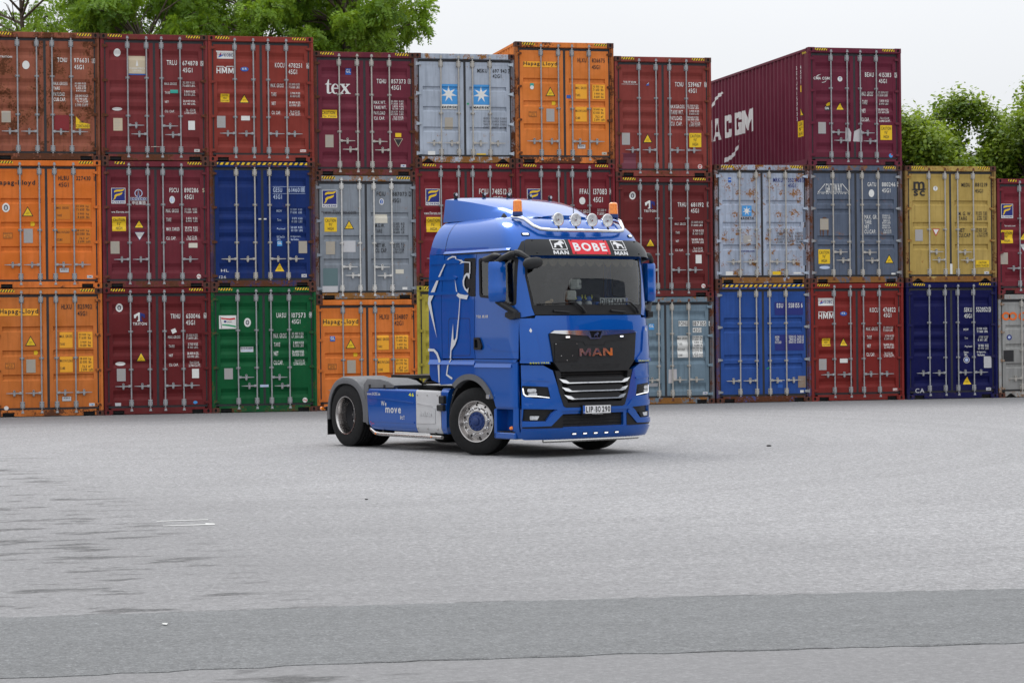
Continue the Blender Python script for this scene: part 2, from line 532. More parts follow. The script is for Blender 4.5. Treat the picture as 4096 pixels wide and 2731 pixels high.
# trench repair strip: two edges that wander a little
rs = random.Random(3)
def edge(pts, step=0.12):
    out = []
    for (ax, ay), (bx, by) in zip(pts, pts[1:]):
        n = max(1, int(math.hypot(bx - ax, by - ay) / step))
        out += [(ax + (bx - ax) * i / n, ay + (by - ay) * i / n + rs.uniform(-0.03, 0.03)) for i in range(n)]
    return out + [pts[-1]]
_sp = edge([(-20, -35.5), (0.1, -36.73), (3.49, -36.93), (7.04, -37.39), (30, -40.4)]) + edge([(30, -42.9), (5.85, -39.81), (2.88, -39.47), (1.36, -39.40), (0.08, -39.40), (-20, -38.6)])
_sm = MB().prism(_sp, -0.01, 0.004, lambda u, v, t: (u, v, t), cap=(False, True))
tag(_sm.obj('asphalt_strip', STRIP), kind='structure')
CRACK = mat('crack_bitumen', (0.035, 0.034, 0.034), 0.8)
def crack(pts, w):
    up = [(x, y + w * rs.uniform(0.3, 1)) for x, y in pts]; dn = [(x, y - w * rs.uniform(0.3, 1)) for x, y in reversed(pts)]
    return up + dn
def wander(a, b, n, amp):
    return [(a[0] + (b[0] - a[0]) * i / n, a[1] + (b[1] - a[1]) * i / n + rs.uniform(-amp, amp)) for i in range(n + 1)]
WHITE_ROAD = flat_mat('road_paint', (0.50, 0.50, 0.49), 0.7, 0.7)

def thin(name, pts, z, m):
    return tag(sheet(name, pts, z, m), kind='structure')
thin('pavement_crack', crack(wander((4.98, -37.61), (4.96, -38.54), 12, 0.012) + wander((4.97, -38.57), (5.03, -39.1), 8, 0.012), 0.006), 0.008, CRACK)
for a, b in (((1.2, -36.805), (2.3, -36.865)), ((3.1, -36.91), (3.6, -36.945)), ((4.3, -37.035), (5.6, -37.205)), ((6.2, -37.285), (6.7, -37.35)), ((2.05, -39.43), (2.75, -39.465)), ((2.95, -39.48), (3.3, -39.52)), ((3.9, -39.59), (4.7, -39.68)), ((5.2, -39.735), (5.6, -39.78))):
    thin('joint_crack', crack(wander(a, b, 40, 0.010), 0.006), 0.008, CRACK)
thin('paint_line', [(1.66, -29.56), (2.16, -29.54), (2.17, -29.47), (1.66, -29.49)], 0.004, WHITE_ROAD)
thin('paint_line', [(1.68, -30.10), (2.17, -30.12), (2.18, -29.98), (2.10, -29.90), (2.09, -30.02), (1.68, -30.04)], 0.004, WHITE_ROAD)
# ------------------------------------------------------------------ shipping containers
CW, CL = 2.438, 12.192
HH, HL_ = 2.896, 2.591
COLX = [0.26, 2.719, 5.166, 7.609, 10.007, 12.433, 14.89, 17.381, 19.83, 22.344, 24.82]
COLY = [-0.066, -0.021, -0.02, 0.084, 0.066, 0.002, -0.001, -0.018, -0.008, -0.018, -0.003]
BLACK = mat('dark_hollow', (0.006, 0.006, 0.007), 0.8)
RUBBER = mat('door_rubber', (0.012, 0.013, 0.017), 0.6, var=0.3)
GALV = mat('galvanised_steel', (0.285, 0.29, 0.30), 0.55, 0.3, var=0.2, scale=14)
BEIGE = mat('beige_bar_paint', (0.36, 0.34, 0.31), 0.6, 0.0, var=0.15, scale=14)
WBAR = mat('white_bar_paint', (0.52, 0.51, 0.49), 0.6, 0.0, var=0.15, scale=14)
RUSTY = mat('rusty_steel', S(96, 56, 38), 0.85, var=0.4, scale=20)
PR = {'W': (0.66, 0.66, 0.64), 'K': (0.018, 0.018, 0.020), 'Y': (0.72, 0.47, 0.012), 'oy': (0.80, 0.36, 0.022), 'red': (0.5, 0.02, 0.02), 'navy': (0.012, 0.02, 0.16),
      'blue': (0.02, 0.10, 0.40), 'sky': (0.055, 0.27, 0.60), 'lblue': (0.42, 0.50, 0.66), 'teal': (0.03, 0.32, 0.26), 'green': (0.02, 0.28, 0.12), 'tan': (0.36, 0.32, 0.26),
      'sand': (0.50, 0.42, 0.30), 'steel': (0.34, 0.33, 0.33), 'cream': (0.58, 0.55, 0.47), 'lgrey': (0.48, 0.48, 0.50), 'dgrey': (0.085, 0.085, 0.095), 'dred': (0.20, 0.015, 0.02),
      'plum': (0.14, 0.03, 0.05), 'gteal': (0.10, 0.16, 0.17), 'bgrey': (0.13, 0.16, 0.22), 'brown': (0.25, 0.18, 0.13), 'rust': (0.10, 0.045, 0.025), 'dirty': (0.46, 0.44, 0.45),
      'orange': (0.62, 0.19, 0.02), 'odark': (0.56, 0.165, 0.012), 'orng': (0.68, 0.13, 0.015)}
def pr(k): return flat_mat('print_' + k, PR[k])

RIBS = {'A': [(2.53, 2.30), (1.845, 1.61), (1.565, 1.342), (1.26, 1.07), (.56, .325)],
        'B': [(2.04, 1.91), (1.505, 1.36), (.956, .81)],
        'C': [(2.07, 1.93), (1.83, 1.70), (1.17, 1.04), (.955, .83)]}
DOOR_Y, RIB_D = 0.060, 0.036
def rib_profile(kind, H):
    """(z, recess) break points from bottom to top"""
    k = (H - 0.3) / (HH - 0.3)
    out = []
    for zt, zb in sorted(RIBS[kind], key=lambda t: t[1]):
        zt, zb = 0.15 + (zt - 0.15) * k, 0.15 + (zb - 0.15) * k
        lo = 0.075 if kind == 'A' else 0.045; up = 0.085 if kind == 'A' else 0.022
        out += [(zb, 0), (zb + lo, RIB_D), (zt - up, RIB_D), (zt, 0)]
    return out
def recess(prof, z):
    return float(np.interp(z, [p[0] for p in prof], [p[1] for p in prof]))

_cm = {}
def cached(key, fn):
    if key not in _cm: _cm[key] = fn()
    return _cm[key]

def m_casting():
    mb = MB()
    w, h, d = 0.162, 0.118, 0.178
    hole = [(w / 2 + 0.030 * math.cos(t), h / 2 + 0.042 * math.sin(t)) for t in [2 * math.pi * i / 14 for i in range(14)]]
    mb.prism([(0, 0), (w, 0), (w, h), (0, h)], 0, 0.03, lambda u, v, t: (u, t, v), 0, [hole], (True, False))
    mb.box(0, w, 0.03, d, 0, h, 0)
    mb.prism(hole, 0.026, 0.029, lambda u, v, t: (u, t, v), 1)
    return mb.mesh('corner_casting', 2)
def m_post(H, left):
    mb = MB()
    x = 0.0
    mb.cbox(x, x + 0.062, 0.012, 0.14, 0.118, H - 0.118, 0.006)
    mb.cbox(x + (0.062 if left else -0.03), x + (0.092 if left else 0.0), 0.045, 0.14, 0.118, H - 0.118, 0.004)
    return mb.mesh('corner_post')
def m_header(H):
    mb = MB(); mb.cbox(0.162, CW - 0.162, 0.006, 0.12, H - 0.125, H - 0.006, 0.005); mb.box(0.062, CW - 0.062, 0.05, 0.12, H - 0.135, H - 0.119); return mb.mesh('door_header')
def m_sill(kind):
    mb = MB()
    if kind == 'rect':
        a, b, t = 0.27, 0.45, 0.10
        poly = [(0.162, 0.02), (0.195, 0.02), (0.195, t), (b, t), (b, 0.015), (CW - b, 0.015), (CW - b, t), (CW - 0.195, t), (CW - 0.195, 0.02), (CW - 0.162, 0.02), (CW - 0.162, 0.155), (0.162, 0.155)]
    else:
        poly = [(0.162, 0.02), (0.20, 0.035), (0.29, 0.105), (0.34, 0.105), (0.46, 0.015), (CW - 0.46, 0.015), (CW - 0.34, 0.105), (CW - 0.29, 0.105), (CW - 0.20, 0.035), (CW - 0.162, 0.02), (CW - 0.162, 0.155), (0.162, 0.155)]
    mb.prism(poly, 0.004, 0.06, lambda u, v, t: (u, t, v), 0)
    mb.box(0.163, CW - 0.163, 0.061, 0.12, 0.03, 0.15, 1)
    return mb.mesh('door_sill', 2)
def m_leaf(kind, H):
    """one door leaf 1.10 m wide: flat rim and a panel pressed into horizontal ribs"""
    w = 1.066; z0, z1 = 0.203, H - 0.196; rim = 0.085; zr0, zr1 = z0 + 0.07, z1 - 0.07
    pr_ = [(zr0, 0)] + rib_profile(kind, H) + [(zr1, 0)]
    mb = MB(); Y = DOOR_Y
    def q(a, b, c, d): mb.add([a, b, c, d], [(0, 1, 2, 3)])
    q((0, Y, z0), (w, Y, z0), (w, Y, zr0), (0, Y, zr0)); q((0, Y, zr1), (w, Y, zr1), (w, Y, z1), (0, Y, z1))
    q((0, Y, zr0), (rim, Y, zr0), (rim, Y, zr1), (0, Y, zr1)); q((w - rim, Y, zr0), (w, Y, zr0), (w, Y, zr1), (w - rim, Y, zr1))
    P = 0.004                                                    # weld step round the pressed panel
    for (za, ra), (zb, rb) in zip(pr_, pr_[1:]):
        q((rim, Y + P + ra, za), (w - rim, Y + P + ra, za), (w - rim, Y + P + rb, zb), (rim, Y + P + rb, zb))
        q((rim, Y, za), (rim, Y + P + ra, za), (rim, Y + P + rb, zb), (rim, Y, zb))
        q((w - rim, Y, za), (w - rim, Y, zb), (w - rim, Y + P + rb, zb), (w - rim, Y + P + ra, za))
    for zz in (zr0, zr1): q((rim, Y, zz), (w - rim, Y, zz), (w - rim, Y + P, zz), (rim, Y + P, zz))
    q((0, Y, z0), (0, Y, z1), (0, Y + 0.05, z1), (0, Y + 0.05, z0)); q((w, Y, z0), (w, Y + 0.05, z0), (w, Y + 0.05, z1), (w, Y, z1))
    q((0, Y, z1), (w, Y, z1), (w, Y + 0.05, z1), (0, Y + 0.05, z1)); q((0, Y, z0), (0, Y + 0.05, z0), (w, Y + 0.05, z0), (w, Y, z0))
    return mb.mesh('door_leaf', sharp=0.3, recalc=False)
def m_gasket(H):
    mb = MB(); Y = DOOR_Y + 0.008
    mb.box(0.088, 0.128, Y, Y + 0.03, 0.156, H - 0.136); mb.box(CW - 0.128, CW - 0.088, Y, Y + 0.03, 0.156, H - 0.136)
    mb.box(1.192, 1.246, Y - 0.006, Y + 0.03, 0.19, H - 0.190)
    mb.box(0.128, CW - 0.128, Y, Y + 0.03, 0.156, 0.206); mb.box(0.128, CW - 0.128, Y, Y + 0.03, H - 0.200, H - 0.134)
    return mb.mesh('door_gasket')
def m_bar(H):
    mb = MB(); mb.tube([(0, 0.026, 0.09), (0, 0.026, H - 0.06)], 0.0175, 8, 0)
    for z in (0.075, H - 0.115):
        mb.cbox(-0.033, 0.033, -0.006, 0.05, z, z + 0.03, 0.006, 1); mb.box(-0.022, 0.022, -0.002, 0.06, z + 0.03, z + 0.065, 1)
    return mb.mesh('locking_bar', 2)
def m_bracket(big):
    mb = MB()
    if big:
        mb.cbox(-0.052, 0.052, 0.03, 0.062, -0.075, 0.075, 0.006); mb.cbox(-0.030, 0.030, 0.000, 0.034, -0.07, 0.07, 0.008)
        for x in (-0.042, 0.042):
            for z in (-0.05, 0.05): mb.cbox(x - 0.008, x + 0.008, 0.022, 0.034, z - 0.008, z + 0.008, 0.003, 1)
    else:
        mb.cbox(-0.052, 0.052, 0.036, 0.062, -0.022, 0.022, 0.005); mb.cbox(-0.026, 0.026, 0.002, 0.036, -0.022, 0.022, 0.006)
        for x in (-0.040, 0.040): mb.cbox(x - 0.007, x + 0.007, 0.028, 0.038, -0.007, 0.007, 0.003, 1)
    return mb.mesh('bar_bracket', 2)
def m_handle(sx):
    mb = MB()
    def B(a, b, *r): mb.cbox(min(a * sx, b * sx), max(a * sx, b * sx), *r)
    B(0.0, 0.07, -0.004, 0.05, -0.028, 0.028, 0.006)
    mb.prism([(0.06, -0.016), (0.22, -0.014), (0.36, -0.007), (0.36, 0.006), (0.22, 0.012), (0.06, 0.016)], 0.006, 0.022, lambda u, v, t: (u * sx, t, v))
    B(0.155, 0.205, 0.0, 0.06, -0.055, 0.03, 0.008)
    mb.lathe([(0.026, 0.0), (0.026, 0.055)], 10, lambda a, b, h: ((0.18 + a) * sx, h, 0.045 + b))
    mb.lathe([(0.011, -0.004), (0.011, 0.002)], 8, lambda a, b, h: ((0.18 + a) * sx, h, 0.048 + b), 1)
    B(0.16, 0.20, 0.01, 0.05, -0.075, -0.05, 0.006)
    return mb.mesh('door_handle', 2)
def m_hinge(sx):
    mb = MB()
    mb.prism([(0.018, -0.030), (0.085, -0.034), (0.165, -0.020), (0.165, 0.020), (0.085, 0.034), (0.018, 0.030)], 0.020, 0.055, lambda u, v, t: (u * sx, t, v))
    mb.tube([(0.05 * sx, 0.02, -0.045), (0.05 * sx, 0.02, 0.045)], 0.016, 8)
    return mb.mesh('hinge')
def m_tape(x0, x1, n, lean=1):
    mb = MB(); h = 0.056
    mb.prism([(0, 0), (x1 - x0, 0), (x1 - x0, h), (0, h)], 0, 0.0012, lambda u, v, t: (u, -t, v), 0)
    p = (x1 - x0) / n
    for i in range(n):
        a = i * p
        q = [(a, 0), (a + p * .48, 0), (a + p * .48 + h * .62 * lean, h), (a + h * .62 * lean, h)]
        q = [(min(max(u, 0), x1 - x0), v) for u, v in q]
        mb.prism(q, 0.0014, 0.0022, lambda u, v, t: (u, -t, v), 1)
    return mb.mesh('hazard_tape', 2)
CORR = [(0, 0), (0.070, 0), (0.138, 0.036), (0.208, 0.036), (0.276, 0)]
def corr(y):
    t = (y - 0.25) % 0.276
    if y < 0.25 or y > CL - 0.2: return 0.0
    return float(np.interp(t, [a for a, _ in CORR], [b for _, b in CORR]))
def m_side(H, left):
    mb = MB(); s = 1 if left else -1; X = 0.0
    ys = [0.13, 0.25]
    y = 0.25
    while y + 0.276 < CL - 0.2:
        ys += [y + 0.070, y + 0.138, y + 0.208, y + 0.276]; y += 0.276
    ys.append(CL - 0.1)
    z0, z1 = 0.17, H - 0.07
    vs = []; fs = []
    for yy in ys:
        d = corr(yy) if yy > 0.25 else 0.0
        # corr is evaluated on the break points, so nudge to the exact values
        k = round(((yy - 0.25) % 0.276), 3)
        d = {0.0: 0, 0.07: 0, 0.138: 0.036, 0.208: 0.036, 0.276: 0}.get(k, d) if yy <= CL - 0.2 else 0
        vs += [(s * (0.012 + d), yy, z0), (s * (0.012 + d), yy, z1)]
    for i in range(len(ys) - 1): fs.append((2 * i, 2 * i + 1, 2 * i + 3, 2 * i + 2))
    mb.add(vs, fs)
    a, b = sorted((0.0, s * 0.06))
    mb.box(a, b, 0.12, CL - 0.05, H - 0.07, H - 0.012); mb.box(a, b, 0.12, CL - 0.05, 0.03, 0.17)
    a, b = sorted((0.001 * s, s * 0.1))
    mb.box(a, b, CL - 0.12, CL, 0.0, H)
    return mb.mesh('side_wall', sharp=0.3)
def m_roof(H):
    mb = MB(); ys = [0.12 + i * (CL - 0.24) / 90 for i in range(91)]
    vs = []; fs = []
    for i, y in enumerate(ys):
        d = 0.0 if i % 2 else -0.02
        vs += [(0.06, y, H - 0.02 + d), (CW - 0.06, y, H - 0.02 + d)]
    for i in range(90): fs.append((2 * i, 2 * i + 1, 2 * i + 3, 2 * i + 2))
    mb.add(vs, fs); return mb.mesh('roof')
def m_back(H):
    mb = MB(); mb.box(0.1, CW - 0.1, CL - 0.06, CL - 0.02, 0.0, H - 0.01); mb.box(0.06, CW - 0.06, 0.13, CL - 0.07, 0.03, 0.15); return mb.mesh('end_wall')

def door_fn(prof):
    return lambda u, v, h: (u, DOOR_Y + (recess(prof, v) + 0.004 if prof else 0) - 0.0075 - h, v)

def tri_pts(x0, z1, x1, z0, k=1.0):
    cx = (x0 + x1) / 2; cz = z0 + (z1 - z0) / 3
    P = [(cx, z1), (x0, z0), (x1, z0)]
    return [(cx + (a - cx) * k, cz + (b - cz) * k) for a, b in P]

def decal_layers(it):
    k = it[0]
    if k in 'TBM':
        _, c, s, x0, z1, x1, z0 = it
        if c == 'T': pass
        V, F = text2d(s, x0, z1, x1, z0, {'T': 0.014, 'B': 0.025, 'M': 0.022}[k]); return [(V, F, pr(c), 0.0026)]
    if k == 'D':
        _, c, s, x0, z1, x1, z0 = it
        a = 0.2 * (x1 - x0); b = 0.12 * (z1 - z0); t = 0.007
        V, F = text2d(s, x0 + a, z1 - b, x1 - a, z0 + b, 0.012)
        out = [(V, F, pr(c), 0.0026)]
        for q in ((x0, z1, x1, z1 - t), (x0, z0 + t, x1, z0), (x0, z1, x0 + t, z0), (x1 - t, z1, x1, z0)):
            out.append(([(q[0], q[3]), (q[2], q[3]), (q[2], q[1]), (q[0], q[1])], [(0, 1, 2, 3)], pr(c), 0.0026))
        return out
    if k == 'R':
        _, c, x0, z1, x1, z0 = it
        return [([(x0, z0), (x1, z0), (x1, z1), (x0, z1)], [(0, 1, 2, 3)], pr(c), 0.0)]
    if k == 'E':
        _, c, x0, z1, x1, z0 = it
        V, F = ell2d(x0, z1, x1, z0); return [(V, F, pr(c), 0.0)]
    if k == 'O':
        _, c, x0, z1, x1, z0, r = it
        V, F = ring2d(x0, z1, x1, z0, r); return [(V, F, pr(c), 0.001)]
    if k == 'P':
        c = it[1]; pts = list(zip(it[2::2], it[3::2]))
        V, F = poly2d(pts); return [(V, F, pr(c), 0.0006)]
    if k == 'S':
        _, c, x, z, r = it
        pts = []
        for i in range(14):
            a = math.pi / 2 + i * math.pi / 7; q = r if i % 2 == 0 else r * 0.36
            pts.append((x + q * math.cos(a), z + q * math.sin(a)))
        V, F = poly2d(pts); return [(V, F, pr(c), 0.0016)]
    if k in 'VU':
        _, x0, z1, x1, z0 = it
        out = []
        if k == 'V':
            out.append((*poly2d(tri_pts(x0, z1, x1, z0)), pr('K'), 0.0)); out.append((*poly2d(tri_pts(x0, z1, x1, z0, .80)), pr('Y'), 0.0008))
        else: out.append((*poly2d(tri_pts(x0, z1, x1, z0)), pr('Y'), 0.0))
        cx = (x0 + x1) / 2; h = z1 - z0; w = x1 - x0
        for s, t in (('SUPER', .34), ('HEAVY', .20)):
            V, F = text2d(s, cx - w * .16, z0 + h * (t + .07), cx + w * .16, z0 + h * t); out.append((V, F, pr('K'), 0.0026))
        return out
    if k == 'C':
        _, x0, z1, x1, z0 = it
        w, h = x1 - x0, z1 - z0
        out = [([(x0, z0), (x1, z0), (x1, z1), (x0, z1)], [(0, 1, 2, 3)], pr('Y'), 0.0)]
        for s, a, t, b in (('CAUTION', .08, .90, .68), ("9'6\"", .36, .62, .40), ('HIGH', .27, .32, .10)):
            V, F = text2d(s, x0 + w * a, z0 + h * t, x1 - w * a, z0 + h * b, 0.012); out.append((V, F, pr('K'), 0.0026))
        return out
    if k == 'F':                                                 # white label, navy square, yellow double wave, name below
        _, x0, z1, x1, z0 = it
        w, h = x1 - x0, z1 - z0
        R = lambda a, b, c, d: [(x0 + w * a, z0 + h * b), (x0 + w * c, z0 + h * b), (x0 + w * c, z0 + h * d), (x0 + w * a, z0 + h * d)]
        Q = lambda pts: [(x0 + w * a, z0 + h * b) for a, b in pts]
        out = [(R(0, 0, 1, 1), [(0, 1, 2, 3)], pr('W'), 0.0), (R(.035, .19, .965, .97), [(0, 1, 2, 3)], pr('navy'), 0.0008)]
        out.append((*poly2d(Q([(.18, .76), (.24, .85), (.40, .89), (.72, .89), (.93, .95), (.88, .86), (.74, .78), (.42, .77), (.28, .74), (.22, .70)])), pr('Y'), 0.0016))
        out.append((*poly2d(Q([(.12, .21), (.22, .40), (.22, .52), (.32, .60), (.52, .64), (.80, .72), (.74, .60), (.60, .53), (.42, .50), (.32, .42), (.27, .30)])), pr('Y'), 0.0016))
        V, F = text2d('FLORENS', x0 + w * .06, z0 + h * .15, x1 - w * .06, z0 + h * .035, 0.05); out.append((V, F, pr('navy'), 0.0016))
        return out
    if k == 'Q':                                                 # arched T emblem, left half light, right half dark
        _, c, x0, z1, x1, z0 = it
        w, h = x1 - x0, z1 - z0
        Q = lambda pts: [(x0 + w * a, z0 + h * b) for a, b in pts]
        lt = [(0, .72), (.46, 1), (.52, .97), (.52, .02), (.28, 0), (.28, .10), (.38, .16), (.38, .55), (.34, .64), (.27, .62), (.20, .48), (.14, .37), (.02, .37)]
        rt = [(.54, .97), (.96, .80), (.98, .40), (.84, .37), (.80, .52), (.72, .60), (.66, .54), (.66, .16), (.76, .12), (.76, .04), (.54, .02)]
        return [(*poly2d(Q(lt)), pr('W'), 0.0006), (*poly2d(Q(rt)), pr('navy'), 0.0006)]
    if k == 'X':                                                 # the word tex in a bold serif hand
        _, c, x0, z1, x1, z0 = it
        w, h = x1 - x0, z1 - z0
        Q = lambda pts: [(x0 + w * a, z0 + h * b) for a, b in pts]
        out = []
        t = [(.00, .66), (.08, .74), (.13, .98), (.16, .98), (.16, .70), (.25, .70), (.25, .64), (.16, .64), (.16, .17), (.18, .11), (.22, .12), (.26, .17), (.27, .13), (.21, .03), (.14, .02), (.08, .06), (.07, .16), (.07, .64), (.00, .64)]
        out.append((*poly2d(Q(t)), pr(c), 0.0006))
        e = [(.40 + .155 * math.cos(a), .36 + .35 * math.sin(a)) for a in [math.radians(d) for d in range(0, 306, 15)]]
        ei = [(.415 + .075 * math.cos(a), .36 + .285 * math.sin(a)) for a in [math.radians(d) for d in range(305, 10, -15)]]
        out.append((*poly2d(Q(e + ei)), pr(c), 0.0006)); out.append((*poly2d(Q([(.33, .36), (.556, .36), (.556, .43), (.33, .43)])), pr(c), 0.0006))
        x = [(.57, .70), (.78, .70), (.78, .65), (.73, .64), (.80, .50), (.87, .63), (.82, .65), (.82, .70), (.98, .70), (.98, .65), (.93, .63), (.83, .44), (.95, .10), (1.0, .08), (1.0, .03), (.78, .03), (.78, .08), (.83, .10), (.755, .29), (.67, .10), (.72, .08), (.72, .03), (.56, .03), (.56, .08), (.61, .10), (.725, .36), (.63, .62), (.57, .65)]
        out.append((*poly2d(Q(x)), pr(c), 0.0006))
        return out
    raise ValueError(k)

PART_NAMES = {'code': 'container_number', 'table': 'weight_table', 'logo': 'logo', 'sticker': 'sticker', 'plate': 'data_plate', 'caution_sticker': 'caution_sticker',
              'warning_triangle': 'warning_triangle', 'tape': 'tape', 'paint_patch': 'paint_patch', 'chalk_mark': 'chalk_mark', 'rust_run': 'rust_run'}

def container(loc, H, ribs, paint, frame, decals, label, bars='galv', stagger=0, sill='rect', tape='lr', hinge_mat=None, casting=None, rusty_ends=False, handles=(1, 1, 1, 1), bars_x=None, post=None):
    t = tag(empty('shipping_container', loc), label, 'container', 'shipping containers in the stacked wall')
    bm_ = {'galv': GALV, 'beige': BEIGE, 'white': WBAR}[bars]
    hm = hinge_mat or frame; cm = casting or frame
    for x in (0.0, CW - 0.162):
        for z in (0.0, H - 0.118):
            link_mesh('corner_casting', cached('cast', m_casting), t, [cm, BLACK], (x, 0, z))
    link_mesh('corner_post', cached(('post', H, 1), lambda: m_post(H, True)), t, [post or frame])
    link_mesh('corner_post', cached(('post', H, 0), lambda: m_post(H, False)), t, [post or frame], (CW - 0.062, 0, 0))
    link_mesh('door_header', cached(('head', H), lambda: m_header(H)), t, [frame])
    link_mesh('door_sill', cached(('sill', sill), lambda: m_sill(sill)), t, [frame, BLACK])
    for x in (0.124, 1.248):
        link_mesh('door', cached(('leaf', ribs, H), lambda: m_leaf(ribs, H)), t, [paint], (x, 0, 0))
    link_mesh('door_gasket', cached(('gask', H), lambda: m_gasket(H)), t, [RUBBER])
    em = RUSTY if rusty_ends else bm_
    mids = [0.655, 0.355] if ribs != 'B' else [0.455]
    if ribs == 'C': mids = [0.665, 0.35]
    for i, x in enumerate(bars_x or ((.64, 1.068, 1.406, 1.828) if ribs == 'B' else (.615, 1.042, 1.384, 1.806))):
        b = link_mesh('locking_bar', cached(('bar', H), lambda: m_bar(H)), t, [bm_, em], (x, 0, 0))
        for f in mids: link_mesh('bar_bracket', cached('brs', lambda: m_bracket(False)), b, [bm_, BLACK], (0, 0, f * H))
        for z in (0.262, H - 0.252): link_mesh('bar_bracket', cached('brb', lambda: m_bracket(True)), b, [bm_, BLACK], (0, 0, z))
        if not handles[i]: continue
        if stagger:
            sx, z = ((1, .765), (-1, .565), (1, .755), (-1, .555))[i]
        else:
            sx, z = ((-1, .60), (-1, .60), (1, .60), (1, .60))[i] if ribs == 'A' else ((-1, .535), (-1, .535), (1, .535), (1, .535))[i]
        link_mesh('door_handle', cached(('hd', sx), lambda: m_handle(sx)), b, [bm_, BLACK], (0, 0, z * H / HH + (0.05 if ribs == 'A' else 0)))
    for f in (0.09, 0.36, 0.635, 0.905):
        link_mesh('hinge', cached(('hinge', 1), lambda: m_hinge(1)), t, [hm], (0, 0, f * H))
        link_mesh('hinge', cached(('hinge', -1), lambda: m_hinge(-1)), t, [hm], (CW, 0, f * H))
    ty, tk = pr('Y'), pr('K')
    if tape == 'full': link_mesh('hazard_tape', cached('tapef', lambda: m_tape(0.175, CW - 0.175, 17)), t, [ty, tk], (0.175, 0.0045, H - 0.078))
    else:
        if 'l' in tape: link_mesh('hazard_tape', cached('tape', lambda: m_tape(0, 0.31, 5)), t, [ty, tk], (0.178, 0.0045, H - 0.078))
        if 's' in tape: link_mesh('hazard_tape', cached('tapes', lambda: m_tape(0, 0.22, 3)), t, [ty, tk], (0.30, 0.0045, H - 0.078))
        if 'r' in tape: link_mesh('hazard_tape', cached('tape', lambda: m_tape(0, 0.31, 5)), t, [ty, tk], (CW - 0.488, 0.0045, H - 0.078))
    for left in (True, False):
        link_mesh('side_wall', cached(('side', H, left), lambda: m_side(H, left)), t, [paint], (0 if left else CW, 0, 0))
    link_mesh('roof', cached(('roof', H), lambda: m_roof(H)), t, [paint])
    link_mesh('end_wall', cached(('back', H), lambda: m_back(H)), t, [paint])
    prof = rib_profile(ribs, H)
    fn = door_fn(prof); br = [p[0] for p in prof]
    for part, items in decals:
        layers = []
        if part in ('table', 'code'):
            for it in [q for q in items if q[0] == 'R' and abs(q[5] - q[3]) > 0.03]:
                surface_sheet('lettering_panel', decal_layers(it), fn, t, (), br, smooth=False)
            items = [q for q in items if not (q[0] == 'R' and abs(q[5] - q[3]) > 0.03)]
        if part in ('table', 'code'):                            # every printed line is a part of its own
            for it in items:
                if it[0] == 'D': nm = 'check_digit'
                elif it[0] != 'T': nm = 'lettering_rule'
                elif part == 'table': nm = 'weight_label' if it[2][0].isalpha() else 'weight_value'
                else: nm = 'size_code' if it[2].endswith('G1') else ('owner_code' if it[2].isalpha() else 'serial_number')
                surface_sheet(nm, decal_layers(it), fn, t, (), br, smooth=False)
            continue
        if part == 'plate':                                      # engraved rows on the maker's plate
            _, c_, x0, z1, x1, z0 = items[0]
            for r_ in range(7):
                zz = z1 - (z1 - z0) * (.12 + .115 * r_)
                a_, b_ = x0 + (x1 - x0) * .12, x0 + (x1 - x0) * random.uniform(.55, .9)
                layers.append(([(a_, zz - .006), (b_, zz - .006), (b_, zz), (a_, zz)], [(0, 1, 2, 3)], pr('tan' if c_ == 'steel' else 'steel'), .001))
        for k, it in enumerate(items):
            for V, F, m, h in decal_layers(it): layers.append((V, F, m, h + 0.0004 * k * (it[0] in 'REP')))
        surface_sheet(PART_NAMES[part], layers, fn, t, (), br, smooth=False)
    return t
